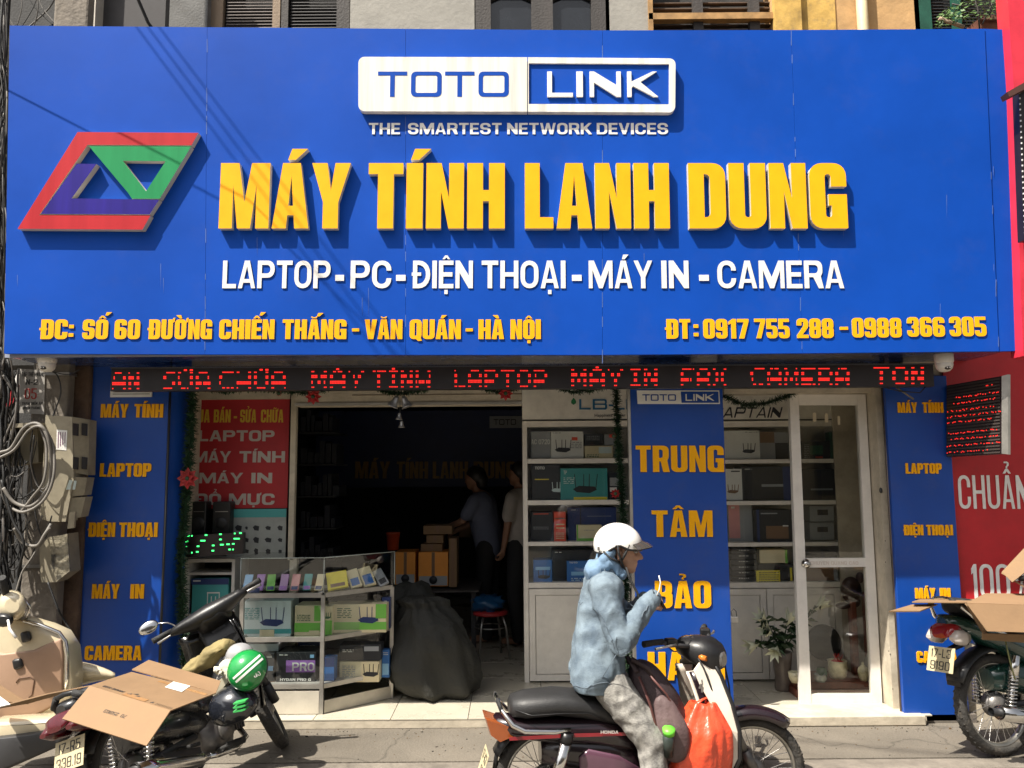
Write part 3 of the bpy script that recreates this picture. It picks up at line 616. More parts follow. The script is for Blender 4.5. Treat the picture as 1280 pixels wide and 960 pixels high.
for w, x0_, x1_ in (('THE', 461, 500), ('SMARTEST', 510, 627), ('NETWORK', 634, 740), ('DEVICES', 746, 835)): ptext(w, 'arial', x0_, x1_, 168, 154, YS-.0005, .0035, whiteA, sg)
# TOTO LINK light box
YB = YS-.042
def rrect(x0, y0, x1, y1, r): return fil([(x0, y0, r), (x1, y0, r), (x1, y1, r), (x0, y1, r)], 6)
b = MB(); ppoly(b, rrect(447.5, 71, 658.5, 139.5, 7)[0:7]+rrect(447.5, 71, 658.5, 139.5, 7)[7:], YB, .0545); b = MB()
L1 = fil([(659, 139.5), (659, 71.5), (448, 71, 8), (448, 139, 8)], 6); b = MB(); ppoly(b, L1, YB, .0415, 0, 1); lb = b.build('logo_box', [whiteD, whiteD], sg)
L2 = fil([(660, 71.5), (844.5, 73, 8), (844, 140.5, 8), (660, 139.5)], 6); b = MB()
ppoly(b, L2, YB, .0415, 0, 1, [[(661, 79), (661, 130), (836.5, 130.5), (836.5, 80)]]); lb2 = b.build('logo_box', [whiteD, whiteD], sg)
b = MB(); ppoly(b, [(661.5, 80), (836, 80.5), (836, 130), (661.5, 129.5)], YB+.012, .029); b.build('blue_field', blue, lb2)
for w, x0_, x1_ in (('T', 472, 508.5), ('O', 513.5, 552), ('T', 556, 593), ('O', 598, 636)):
    ptext(w, 'wide', x0_, x1_, 121, 89.5, YB-.0003, .0012, blue, lb)
for w, x0_, x1_ in (('L', 684, 716), ('I', 720.5, 728.5), ('N', 737, 776), ('K', 784, 822.5)):
    ptext(w, 'wide', x0_, x1_, 122, 90.5, YB+.0115, .013, whiteA, lb2)
# emblem of three bent bands
YE = YS-.045
b = MB(); ppoly(b, [(97, 165), (248, 166), (239.5, 181.5), (109.5, 181), (49, 269), (188, 269.5), (178, 287), (22, 286)], YE, .0445, 0, 1); b.build('emblem_red', [logoR, yside], sg)
b = MB(); ppoly(b, [(111, 182.5), (239, 183), (199.5, 248.5), (165, 248.5), (160, 241)], YE, .0445, 0, 1, [[(153.5, 201), (207, 201.5), (182.5, 239)]]); b.build('emblem_green', [logoG, yside], sg)
b = MB(); ppoly(b, [(96, 204.5), (120.5, 205), (89.5, 248), (199, 249.5), (187, 268), (51, 267.5)], YE, .0445, 0, 1); b.build('emblem_indigo', [logoB, yside], sg)
finish(sg)
# ---------------------------------------------------------------- LED displays
F5 = {'A': ('01110', '10001', '11111', '10001'), 'C': ('01111', '10000', '10000', '01111'), 'E': ('11111', '10000', '11110', '11111'), 'F': ('11111', '10000', '11110', '10000'), 'H': ('10001', '10001', '11111', '10001'),
      'I': ('111', '010', '010', '111'), 'L': ('1000', '1000', '1000', '1111'), 'M': ('10001', '11011', '10101', '10001'), 'N': ('1001', '1101', '1011', '1001'), 'O': ('01110', '10001', '10001', '01110'), 'P': ('11110', '10001', '11110', '10000'),
      'R': ('11110', '10001', '11110', '10001'), 'S': ('0111', '1000', '0001', '1110'), 'T': ('11111', '00100', '00100', '00100'), 'U': ('10001', '10001', '10001', '01110'), 'X': ('10001', '01010', '01010', '10001'), 'Y': ('10001', '01010', '00100', '00100')}
ledred = M('led_red_lit', (.3, .01, .01), .4, emit=(1, .025, .018, .75)); ledgrn = M('led_green_lit', (.01, .3, .05), .4, emit=(.06, 1, .2, 1.5))
ledoff = M('led_matrix_off', (.018, .012, .013), .35, var=.2)
led_r = random.Random(3)
def led_words(b, words, Y, rows):
    for s, x0, x1, dy in words:
        gs = [F5.get(unicodedata.normalize('NFD', c)[0], ('0',)*4) for c in s]; tot = sum(len(g[0]) for g in gs)+len(gs)-1; px = (x1-x0)/tot; x = x0
        for c, g in zip(s, gs):
            for r_, row_ in enumerate(g):
                for k, v in enumerate(row_):
                    if v == '1':
                        y, h = rows[r_]
                        for hx in (0, .5):
                            if led_r.random() < .07: continue
                            for q in range(2 if h > 3 else 1):
                                hh = h/2 if h > 3 else h
                                pbox(b, x+(k+hx)*px+.3, dy+y+q*hh+.2, x+(k+hx+.5)*px-.25, dy+y+(q+1)*hh-.3, Y, .004)
            for mk in unicodedata.normalize('NFD', c)[1:]:
                xx = x+len(g[0])*px*(.9 if mk == '\u031b' else .5); pbox(b, xx-1.8, dy+rows[0][0]-3.2, xx+1.8, dy+rows[0][0]-1.2, Y, .004)
            x += (len(g[0])+1)*px
YL = 5.16
lb = thing('led_ticker', 'long black ticker display with red scrolling words under the blue sign', 'led sign', (0, YL, P(640, 487, YL).z))
b = MB(); a = P(138, 489, YL); a2 = P(138, 460, YL); c = P(1168, 483, YL); c2 = P(1168, 455, YL)
b.prism([(a.x, YL, a.z), (c.x, YL, c.z), (c.x, YL, c2.z), (a.x, YL, a2.z)], (0, .07, 0)); b.build('housing', M('led_housing', (.02, .016, .018), .4, var=.2), lb)
b = MB(); b.prism([(a.x-.004, YL-.006, a2.z-.004), (c.x+.004, YL-.006, c2.z-.004), (c.x+.004, YL-.006, c2.z+.004), (a.x-.004, YL-.006, a2.z+.004)], (0, .08, 0)); b.build('top_rim', M('rim_grey', (.10, .10, .11), .4, .6), lb)
b = MB(); kd = -7/1030
LW = [('AN', 140, 174), ('SỬA', 204, 263), ('CHỮA', 274, 357), ('MÁY', 389, 455), ('TÍNH', 464, 538), ('LAPTOP', 568, 684), ('MÁY', 714, 779), ('IN', 788, 822), ('FAX', 851, 908), ('CAMERA', 938, 1062), ('TON', 1092, 1155)]
led_words(b, [(s, x0, x1, kd*(x0-138)) for s, x0, x1 in LW], YL-.004, [(465.3, 1.9), (470.2, 4.2), (477.4, 4.2), (484.8, 1.9)])
tag(b.build('lit_diodes', ledred, lb), kind='stuff')
finish(lb)
np_ = thing('name_plate', 'small white plate with dark lettering peeping out below the left end of the ticker', 'sign', P(164, 497, 5.38)); b = MB(); pbox(b, 138, 478, 190, 496.5, 5.385, .012); b.build('plate', whiteA, np_); ptext('LANH DUNG', 'sans', 142, 186, 490, 484, 5.384, .001, blue2, np_, split=False); b = MB(); pbox(b, 141, 492, 187, 493, 5.383, .0015); b.build('rule_line', cable, np_); finish(np_)
cw = MB(); q = [P(1120, 484, YL+.05), P(1132, 492, YL+.05), P(1142, 499, YL+.05)]; cw.tube(q, .006, 6); o = cw.build('cable', cableg); tag(o, 'short grey cable end drooping under the right end of the red ticker', 'cable')
cw = MB(); cw.tube([P(1105, 484, 5.2), P(1125, 489, 5.2), P(1150, 491, 5.2), P(1160, 480, 5.2)], .004, 6); o = cw.build('cable', cable); tag(o, 'thin black cable looping below the right end of the red ticker', 'cable')
# right-hand display, standing out from the wall
sd = thing('led_display', 'square black display with rows of red dots standing out over the red board', 'led sign', P(1215, 575, 5.2))
A, B_, C_, D_ = P(1183, 571, 5.38), P(1252, 567, 4.98), P(1252, 470, 4.98), P(1183, 482, 5.38)
nrm = (B_-A).cross(D_-A).normalized(); nrm = nrm if nrm.y < 0 else -nrm
b = MB(); b.prism([A, B_, C_, D_], -nrm*.05); b.build('housing', ledoff, sd)
b = MB(); b.prism([B_, P(1260, 568, 4.97), P(1260, 468, 4.97), C_], -nrm*.02); b.build('side_frame', alu, sd)
ex = (B_-A); ez = (D_-A)
b = MB()
for i in range(24):
    v0 = (i+.5)/24
    b.prism([A+ex*.02+ez*(v0-.012)+nrm*.002, A+ex*.98+ez*(v0-.012)*1.0+nrm*.002, A+ex*.98+ez*(v0+.008)+nrm*.002, A+ex*.02+ez*(v0+.008)+nrm*.002], nrm*.002)
b.build('louvre_rows', M('led_louvre', (.05, .04, .035), .5), sd)
b = MB(); rr = random.Random(5)
for rown, (v0, u0, u1) in enumerate(((.90, .75, .85), (.80, .2, .98), (.72, .15, .9), (.62, .03, .9), (.54, .03, .97), (.46, .03, .8), (.31, .05, .95), (.23, .1, .97), (.14, .02, .95), (.05, .02, .8))):
    u = u0
    while u < u1:
        n = rr.choice((1, 1, 2, 3))
        for k in range(n):
            o_ = A+ex*u+ez*(v0+rr.uniform(-.008, .008))+nrm*.004; b.prism([o_, o_+ex*.013, o_+ex*.013+ez*.013, o_+ez*.013], nrm*.002); u += .024
        u += rr.choice((.02, .03, .05))
tag(b.build('lit_diodes', ledred, sd), kind='stuff'); finish(sd)
# neighbour's red vertical sign and its dark display at the far right edge
ns = thing('neighbour_sign', 'tall red vertical sign cut off by the right edge of the photo', 'sign', P(1275, 440, 4.8))
b = MB(); ppoly(b, [(1257, -40), (1300, -40), (1300, 446), (1279, 445), (1267, 105)], 4.8, .12); b.build('red_face', M('red_vinyl', (.62, .03, .055), .4), ns); finish(ns)
nl = thing('led_display', 'dark display in a steel frame at the upper right edge beside the sign', 'led sign', P(1275, 440, 4.7))
b = MB(); ppoly(b, [(1273, 112), (1300, 100), (1300, 300), (1280, 300)], 4.7, .06); b.build('housing', ledoff, nl)
b = MB(); ppoly(b, [(1259, 115), (1262, 121), (1300, 102), (1300, 92)], 4.62, .07); b.build('frame_bar', M('rusty_bar', (.10, .045, .035), .6, .4), nl)
b = MB()
for k in range(26): q = P(1274.5+k*.27, 116+k*7, 4.695); b.cbox(q, (.006, .006, .009))
b.build('edge_diodes', whiteA, nl); finish(nl)
# red board at the right
rb = thing('red_board', 'large red board with white CHUẨN 100% lettering on the right wall', 'sign', P(1240, 752, 5.44))
b = MB(); a = P(1202, 752, 5.44); c = P(1420, 438, 5.44); b.box(a.x-.02, 5.44, a.z, c.x, 5.47, c.z+.03); b.build('board', redwall, rb)
wt = M('board_lettering_white', (.85, .83, .80), .5)
ptext('CHUẨN', 'thin', 1199, 1287, 636, 594, 5.438, .003, wt, rb); ptext('100%', 'thin', 1216, 1290, 748, 705, 5.438, .003, wt, rb); finish(rb)
# dome cameras
def dome(px, py, Y, label, s=1):
    t = thing('dome_camera', label, 'security camera', P(px, py, Y)); o = Vector(P(px, py, Y))
    b = MB(); b.lathe([(0, .055), (.048, .055), (.056, .045), (.056, .0), (.05, -.012)], 24, 0, Matrix.Translation(o)); b.lathe([(.05, -.010), (.052, -.02), (.046, -.045), (.03, -.062), (0, -.068)], 24, 0, Matrix.Translation(o)); b.build('housing', M('camera_white', (.66, .63, .58), .35), t)
    b = MB(); b.ell(o+Vector((-.0, -.032, -.042)), (.024, .018, .014)); e1 = b.build('lens_slot', black, t)
    for k in (-1, 1): b = MB(); b.ell(o+Vector((.008*k, -.05, -.043)), (.005, .004, .006), 10, 6); b.build('lens', chrome, e1)
    finish(t)
dome(59, 452, 5.0, 'white dome camera under the sign above the pole number plate'); dome(1180, 452, 5.0, 'white dome camera under the sign beside the red board')
# overhead wires whose shade crosses the sign (built where the sun rays meet them)
def wire(pts, r, label, m=cable, name='overhead_wire', sag=0.):
    pts = [Vector(p) for p in pts]; out = []
    n = 24
    for i in range(len(pts)-1):
        for k in range(n+(i == len(pts)-2)): t = k/n; q = pts[i].lerp(pts[i+1], t); q.z -= sag*4*t*(1-t); out.append(q)
    b = MB(); b.tube(out, r, 6); return tag(b.build(name, m), label, 'cable')
def shade(px, py, t): return P(px, py, YS)-SUN*t
for k, (x0_, x1_) in enumerate(((168, 472), (182, 490), (196, 508))):
    a = shade(x0_, 30, 2.3); c = shade(x1_, 441, 3.6); d = (c-a).normalized(); wire([a-d*1.0, c+d*.6, c+Vector((1.5,-2.5,3.2))], .0045, ('upper', 'middle', 'lower')[k]+' of the three parallel wires shading the sign', sag=.0)['group'] = 'overhead wires'
a = shade(8, 112, .6); c = shade(300, 262, 1.4); d = (c-a).normalized(); wire([a-d*3, c+d*.1, c+Vector((1, -3, 3))], .004, 'single thin wire crossing in front of the emblem at the left of the sign')
wire([P(160, -30, 5.6), P(185, 28, 5.7), P(215, 70, 5.8)], .012, 'thick black wire running down behind the top edge of the sign')
# ---------------------------------------------------------------- goods: every carton is a thing with its print as parts
gmat = lambda n, c, r=.45: M('print_'+n, c, r, var=.06)
cb = dict(black=gmat('black', (0.019, 0.021, 0.026)), white=gmat('white', (0.750, 0.750, 0.720)), grey=gmat('grey', (0.300, 0.315, 0.330)), teal=gmat('teal', (0.060, 0.330, 0.330)), green=gmat('green', (0.180, 0.495, 0.075)),
          blue=gmat('blue', (0.030, 0.150, 0.450)), red=gmat('red', (0.750, 0.090, 0.045)), yellow=gmat('yellow', (0.820, 0.675, 0.045)), pink=gmat('pink', (0.675, 0.300, 0.300)), cream=gmat('cream', (0.720, 0.630, 0.405)), pale=gmat('pale', (0.630, 0.750, 0.750)),
          orange=gmat('orange', (0.780, 0.300, 0.045)), navy=gmat('navy', (0.019, 0.039, 0.143)), dgreen=gmat('dgreen', (0.026, 0.130, 0.065)), purple=gmat('purple', (0.330, 0.150, 0.480)), sky=gmat('sky', (0.240, 0.480, 0.750)), lilac=gmat('lilac', (0.450, 0.270, 0.480)), brown=gmat('brown', (0.208, 0.117, 0.065)))
def goods(label, x0, y0, x1, y1, Y, d, c, deco=(), name='carton', cat='box', bev=.002):
    a = P(x0, y1, Y); e = P(x1, y0, Y); t = thing(name, label, cat, ((a.x+e.x)/2, Y, a.z), 'boxed goods on display')
    b = MB(); b.box(a.x, Y, a.z, e.x, Y+d, e.z, b=bev); b.build('carton_body', cb[c], t); k = 0
    W = x1-x0; H = y1-y0
    for dd in deco:
        k += 1; Yk = Y-.0012*k; ty = dd[0]; m = cb[dd[1]]
        if ty == 'r':   # rectangle in fractions u0,v0,u1,v1 (v down)
            b = MB(); pbox(b, x0+W*dd[2], y0+H*dd[3], x0+W*dd[4], y0+H*dd[5], Yk, .0011); b.build('print_band', m, t)
        elif ty == 'w':  # router picture: u, v, size
            u, v, s = dd[2:5]; cx, cy = x0+W*u, y0+H*v; b = MB(); ppoly(b, [(cx-s, cy), (cx-s*.5, cy-s*.28), (cx+s*.8, cy-s*.22), (cx+s, cy+s*.05), (cx+s*.4, cy+s*.34), (cx-s*.7, cy+s*.25)], Yk, .0011)
            for q, lean in ((-.75, -.12), (-.1, 0), (.35, .02), (.9, .14)): ppoly(b, [(cx+s*q-.5, cy), (cx+s*q+.5, cy), (cx+s*(q+lean)+.4, cy-s*1.25), (cx+s*(q+lean)-.4, cy-s*1.25)], Yk-.0004, .0011)
            b.build('router_print', m, t)
        elif ty == 't':  # word: text, u0, u1, v baseline, v top, style
            for o in ptext(dd[2], dd[7] if len(dd) > 7 else 'sans', x0+W*dd[3], x0+W*dd[4], y0+H*dd[5], y0+H*dd[6], Yk, .001, m, t, 'print', split=False): pass
        elif ty == 'l':  # illegible fine print: rows of thin dashes
            b = MB(); rr = random.Random(int(x0*7+y0)); u0, v0, u1, v1 = dd[2:6]; v = v0
            while v < v1:
                u = u0
                while u < u1:
                    q = rr.uniform(.03, .12); pbox(b, x0+W*u, y0+H*v, x0+W*min(u1, u+q), y0+H*v+.9, Yk, .001); u += q+.03
                v += 2.2/H
            b.build('fine_print', m, t)
    finish(t); return t
def cabinet(name, label, x0, x1, yt, rows, ybot, Y, d, door_x, head=None, vx=()):
    """rows: y of shelf tops/bottoms pairs; glass front above, panelled doors below"""
    a = P(x0, ybot, Y); e = P(x1, yt, Y); t = thing(name, label, 'cabinet', ((a.x+e.x)/2, Y, FZ))
    z = lambda y: P((x0+x1)/2, y, Y).z
    b = MB(); b.box(a.x, Y, FZ+.002, a.x+.035, Y+d, z(yt)); b.box(e.x-.035, Y, FZ+.002, e.x, Y+d, z(yt)); b.box(a.x+.036, Y+d-.01, FZ+.003, e.x-.036, Y+d, z(yt)-.002); b.build('carcass', upvc, t)
    for i, (y0, y1) in enumerate(rows):
        b = MB(); b.box(a.x+.0355, Y+.001, z(y1), e.x-.0355, Y+d-.011, z(y0), b=.002); b.build('shelf', upvc, t)
    b = MB(); b.box(a.x+.036, Y+.012, z(rows[-1][1])+.001, e.x-.036, Y+.016, z(rows[0][0])); b.build('pane', glcab, t)
    n = len(door_x)-1
    for i in range(n):
        xa = P(door_x[i], ybot, Y).x+.003; xb = P(door_x[i+1], ybot, Y).x-.003; z0 = FZ+.015; z1 = z(rows[-1][1])-.004
        b = MB(); w_ = .045
        b.box(xa, Y-.012, z0, xa+w_, Y, z1); b.box(xb-w_, Y-.012, z0, xb, Y, z1); b.box(xa+w_, Y-.0115, z0, xb-w_, Y, z0+w_); b.box(xa+w_, Y-.0115, z1-w_, xb-w_, Y, z1)
        dr = b.build('cabinet_door', upvc, t); b = MB(); b.box(xa+w_+.004, Y-.006, z0+w_+.004, xb-w_-.004, Y, z1-w_-.004, b=.004); b.build('door_panel', upvc, dr)
    if head:
        b = MB(); b.box(a.x-.0, Y-.02, z(head[1]), e.x+.0, Y+.1, z(head[0])); h = b.build('header_board', M('header_white', (.84, .81, .74), .5, dirt=.05), t)
        b = MB(); b.box(a.x, Y-.024, z(head[1])-.004, e.x, Y-.02, z(head[1])+.004); b.build('shadow_line', dark, h)
    finish(t); return t
c1 = cabinet('display_cabinet', 'white glass fronted cabinet of router boxes left of the tall blue panel', 656, 800, 526, [(526, 533), (573, 579), (625, 631), (677, 682), (728, 735)], 856, YC, .34, [662, 790], (470, 525))
c2 = cabinet('display_cabinet', 'white glass fronted cabinet behind the glass door with black italic header lettering', 880, 1056, 526, [(526, 533), (574, 579), (626, 631), (678, 683), (728, 735)], 853, YC, .34, [884, 962, 1056], (470, 525))
hdk = M('header_print_dark', (.03, .03, .04), .5); hbl = M('header_print_blue', (.02, .17, .36), .5)
YH = YC-.0225
ptext('LB', 'wide', 724, 759, 512, 499, YH, .002, hbl, c1, 'header_letter') ; ptext('-', 'wide', 761, 767, 512, 499, YH, .002, hbl, c1, 'header_letter'); ptext('LIN', 'wide', 770, 800, 512, 499, YH, .002, hbl, c1, 'header_letter')
ftext('Happiness & Shar', P(743, 521, YH), .034, hdk, c1, 'header_line')
b = MB(); ppoly(b, [(717, 497), (720, 501), (720, 504), (717, 506), (714, 504), (714, 501)], YH, .002); b.build('drop_emblem', M('drop_green', (.02, .22, .08), .5), c1)
ptext('CAPTAIN', 'wide', 889, 975, 522, 509, YH, .002, hdk, c2, 'header_letter', slant=.35)
for o in col.objects:
    if o.name.startswith(('header_letter', 'header_line', 'drop_emblem')) and o.parent in (c1, c2): o.location = Vector(o.location)-Vector(o.parent.location)
YG = YC+.05
goods('grey router box with white AC lettering at the left of the top shelf', 664, 539, 688, 573, YG+.02, .2, 'grey', [('t', 'white', 'AC 0720', -.0, .98, .48, .3)])
goods('pale grey router box with a black four antenna router on the top shelf', 689, 539, 729, 573, YG, .2, 'white', [('w', 'black', .36, .68, 10), ('r', 'red', .64, .22, .82, .34), ('l', 'grey', .05, .05, .3, .1), ('l', 'grey', .6, .4, .95, .6)])
goods('black box lying on a pale box on the top shelf', 731, 542, 754, 556.5, YG, .2, 'black', [('l', 'grey', .1, .2, .8, .6)])
goods('dark box with a red corner beside the garland on the top shelf', 755, 543, 768, 556.5, YG+.01, .2, 'grey', [('r', 'red', .5, 0, .8, .3)])
goods('pale green and white box under the black box on the top shelf', 731, 557, 766, 573, YG, .2, 'cream', [('r', 'pale', .5, .1, .95, .6), ('l', 'dgreen', .08, .7, .5, .9)])
goods('black router box with a white antenna router on the second shelf', 665, 581, 700, 625, YG, .2, 'black', [('t', 'white', 'TOTO', .1, .45, .13, .05), ('r', 'yellow', .1, .4, .6, .43), ('w', 'pale', .92, .72, 8)])
goods('teal router box with a black router and a yellow strip on the second shelf', 701, 585, 759, 625, YG-.01, .2, 'teal', [('r', 'yellow', .28, .9, 1, 1), ('w', 'black', .52, .66, 15), ('t', 'white', 'TP', .06, .13, .2, .08), ('l', 'pale', .06, .3, .3, .5)])
goods('small dark box with a white front beside the garland on the second shelf', 761, 590, 775, 625, YG, .2, 'black', [('r', 'grey', .1, .2, .9, .5), ('r', 'white', .1, .55, .7, .7)])
goods('black box with thin red line at the left of the third shelf', 664, 640, 691, 677, YG+.03, .2, 'black', [('r', 'red', .1, .05, .8, .08), ('l', 'grey', .1, .5, .8, .6)])
goods('upright orange red box with white lines on the third shelf', 693, 640, 707, 677, YG, .2, 'red', [('r', 'cream', .15, .4, .9, .44), ('r', 'cream', .15, .52, .9, .56), ('t', 'cream', '24', .2, .6, .9, .75) if 0 else ('l', 'cream', .15, .7, .9, .9), ('r', 'brown', 0, .2, 1, .24)])
goods('large black box behind the green and white carton on the third shelf', 710, 634, 770, 677, YG+.05, .2, 'navy', [('r', 'black', .25, .0, .27, 1), ('l', 'white', .06, .07, .2, .1), ('r', 'grey', .4, .25, .9, .27)])
goods('small green edged white box on the third shelf beside the helmet', 721, 656, 752, 677, YG, .15, 'cream', [('r', 'green', 0, 0, .05, 1), ('l', 'grey', .3, .3, .7, .4), ('r', 'green', .05, .8, .7, 1)])
goods('blue sky patterned router box at the left of the bottom glass shelf', 667, 700, 690, 728, YG, .2, 'blue', [('w', 'black', .55, .75, 8), ('r', 'sky', .1, .3, .9, .45)])
goods('tall black box on the bottom glass shelf', 691, 687, 745, 728, YG+.04, .2, 'black', [('l', 'white', .05, .07, .2, .1)])
goods('blue box with pale clouds on the bottom glass shelf behind the rider', 709, 701, 760, 728, YG, .15, 'blue', [('t', 'white', 'TOTO', .05, .25, .12, .04), ('r', 'sky', .1, .5, .6, .68), ('l', 'pale', .1, .8, .6, .95)])
# right cabinet goods
goods('white box with a black four antenna router right of the blue panel', 905, 538, 949, 574, YG, .2, 'white', [('w', 'black', .7, .72, 8), ('l', 'grey', .6, .05, .95, .1)])
goods('grey box with a reddish corner beside the door frame on the top shelf', 950, 540, 985, 574, YG+.05, .2, 'grey', [('r', 'brown', 0, 0, .5, .4), ('r', 'black', .55, .4, 1, 1)])
goods('dark box with green print seen through the door on the top shelf', 1002, 551, 1037, 574, YG, .2, 'black', [('r', 'dgreen', .3, .25, .75, .75), ('l', 'grey', .1, .2, .3, .9), ('r', 'red', .5, .85, .75, .95)])
goods('dark green tube box standing at the right end of the top shelf', 1039, 540, 1048, 574, YG, .1, 'dgreen')
goods('white box with a brown router next to the blue panel on the second shelf', 905, 586, 927, 625.5, YG, .2, 'white', [('w', 'brown', .5, .72, 7), ('r', 'black', .4, .06, .9, .1)])
goods('wide black box with a faint silver line on the second shelf', 928, 583, 988, 625.5, YG+.01, .2, 'black', [('l', 'white', .05, .07, .2, .1), ('r', 'grey', .4, .52, .85, .6), ('r', 'navy', .85, 0, 1, 1)])
goods('wide black box seen through the door on the second shelf', 1002, 586, 1048, 625.5, YG+.02, .2, 'black', [('r', 'grey', .25, .62, .85, .68)])
goods('pink and pale box at the left of the third shelf', 911, 631, 940, 677.5, YG+.05, .2, 'grey', [('r', 'pink', 0, 0, .45, .9), ('r', 'white', .1, .05, .25, .1)])
goods('black box tied with plastic wrap on the third shelf', 944, 637, 990, 677.5, YG, .2, 'black', [('r', 'grey', .15, .1, .6, .14), ('r', 'brown', .3, .5, .9, .9), ('r', 'white', .75, .48, .9, .52), ('r', 'navy', .05, 0, .1, 1)])
goods('upper of two grey boxes with a dark window seen through the door', 1013, 632, 1042, 652, YG, .2, 'grey', [('r', 'black', .3, .25, .75, .6)])
goods('lower of two grey boxes with a dark window seen through the door', 1013, 653, 1042, 675, YG, .2, 'grey', [('r', 'black', .3, .25, .75, .55)])
for k in range(6): goods(['top', 'second', 'third', 'fourth', 'fifth', 'lowest'][k]+' slim black box of the stack on the bottom glass shelf', 914, 685.5+k*7, 946, 692+k*7, YG+.001*k, .2, 'black', [('l', 'white', .3, .3, .7, .5)])
goods('cream box with a green end on the bottom glass shelf', 950, 687, 984, 704, YG, .2, 'cream', [('r', 'green', .92, 0, 1, 1)])
goods('yellow patterned box on the bottom glass shelf', 946, 713, 975, 728, YG-.01, .2, 'yellow', [('l', 'black', .1, .15, .95, .9)])
goods('black box under the cream box on the bottom glass shelf', 948, 705, 992, 728, YG+.02, .18, 'black', [('r', 'yellow', .9, .2, .95, .9)])
goods('dark box seen through the door on the bottom glass shelf', 1004, 690, 1046, 728, YG, .2, 'grey', [('r', 'black', 0, 0, 1, .4), ('r', 'brown', .1, .5, .9, .95)])
# ---------------------------------------------------------------- glass door
dr = thing('glass_door', 'white framed glass door at the right with a round lock on its middle rail', 'door', P(1050, 880, 5.66))
Y = 5.63; q = lambda x, y: (x, y)
b = MB(); ppoly(b, [(987, 493), (998, 493), (1014.5, 880), (1001, 880)], Y, .045); ppoly(b, [(1071.5, 493), (1082, 493), (1103, 880), (1091, 880)], Y, .045)
ppoly(b, [(998.3, 493), (1071.2, 493), (1071.8, 506.5), (998.8, 506.5)], Y+.002, .04); ppoly(b, [(1006, 698), (1082, 697.5), (1082.6, 708.5), (1006.6, 709.5)], Y+.002, .04); ppoly(b, [(1014.2, 868), (1090.2, 868), (1090.6, 880), (1014.6, 880)], Y+.002, .04)
b.build('door_frame', M('door_white_upvc', (.74, .71, .66), .35, var=.07, dirt=.12), dr)
for pts in ([(999, 506.5), (1071.8, 506.5), (1082, 697.5), (1006.3, 698)], [(1007, 709.5), (1082.8, 708.5), (1090.2, 868), (1014.2, 868)]): b = MB(); ppoly(b, pts, Y+.02, .004); b.build('pane', glass('door_glass', (.90, .90, .87), .03), dr)
b = MB(); o = P(1007, 704.5, Y); T = Matrix.Translation(o) @ Matrix.Rotation(R(90), 4, 'X'); b.lathe([(0, .03), (.016, .03), (.02, .02), (.030, .012), (.034, 0)], 20, 0, T); b.build('lock', chrome, dr); 
b = MB(); T = Matrix.Translation(o+Vector((.01, -.03, 0))) @ Matrix.Rotation(R(90), 4, 'X'); b.lathe([(0, .012), (.011, .012), (.013, 0)], 14, 0, T); b.build('lock_cylinder', steel, dr)
b = MB(); 
b.build('x', steel, None) if 0 else None
for k, (xa, ya, xb) in enumerate(((1016, 516, 1020), (1031, 517, 1035), (1047, 520, 1050))): b = MB(); pbox(b, xa, ya, xb, ya+11, Y+.018, .002); b.build('tape_strip', M('masking_tape', (.50, .42, .28), .6), dr)
ptext('CHUYEN QUANG CAO', 'arial', 1013, 1073, 706, 701.5, Y+.0015, .0008, M('faded_sticker', (.62, .55, .48), .5), dr, 'faded_sticker', split=False)
finish(dr)
b = MB(); a = P(1058, 855, 6.2); c = P(1100, 490, 6.2); b.box(a.x, 6.2, FZ, c.x+.3, 6.22, 2.6); tag(b.build('partition_wall', beige), 'plain beige partition behind the right side of the glass door', 'wall')
# ---------------------------------------------------------------- altar behind the door
woodr = M('altar_red_wood', (.20, .06, .035), .4, var=.3, scale=12)
al = thing('altar', 'low red brown wooden altar behind the lower pane of the glass door', 'altar', G(1050, 868, FZ))
Y0 = 5.78
a = P(995, 862, Y0); c = P(1092, 848, Y0)
b = MB(); b.box(a.x, Y0, FZ+.0, c.x, Y0+.36, FZ+.05, b=.006); b.build('base', woodr, al)
b = MB(); b.box(a.x+.02, Y0+.02, FZ+.05, c.x-.02, Y0+.34, FZ+.10, b=.004); b.build('tray', woodr, al)
for xx, ww in ((1060, 8), (1078, 7)):
    b = MB(); e = P(xx, 740, Y0+.25); g = P(xx+ww, 740, Y0+.25); b.box(e.x, Y0+.22, FZ+.10, g.x, Y0+.28, e.z, b=.01); b.build('carved_post', woodr, al)
b = MB(); b.ell(P(1064, 738, Y0+.25), (.075, .05, .10)); b.ell(P(1054, 757, Y0+.25), (.055, .04, .025)); b.ell(P(1075, 722, Y0+.25), (.03, .03, .04)); b.ell(P(1070, 752, Y0+.25), (.03, .03, .04)); b.build('carved_figure', M('altar_dark_wood', (.04, .016, .012), .45, var=.3), al)
finish(al)
zt = FZ+.10
def pot(name, label, cat, px, Y, prof, mt, z=zt):
    x = P(px, 840, Y).x; b = MB(); b.lathe(prof, 22, 0, Matrix.Translation((0, 0, 0))); o = b.build(name, mt); o.location = (x, Y, z); return tag(o, label, cat)
porc = M('cream_porcelain', (.68, .62, .42), .3, var=.25, scale=20)
bw = pot('incense_bowl', 'cream patterned incense bowl filled with red sand on the altar', 'bowl', 1047, Y0+.12, [(0, 0), (.045, .0), (.06, .02), (.068, .07), (.062, .105), (.068, .125), (.06, .125), (.055, .11), (0, .11)], porc)
b = MB(); b.lathe([(.05, .112), (.03, .125), (0, .13)], 16); b.build('red_sand', redpl, bw); b = MB()
for k in range(9): b.tube([(random.uniform(-.03, .03), random.uniform(-.03, .03), .12), (random.uniform(-.035, .035), random.uniform(-.03, .03), .17)], .0016, 5)
b.build('incense_sticks', redpl, bw)
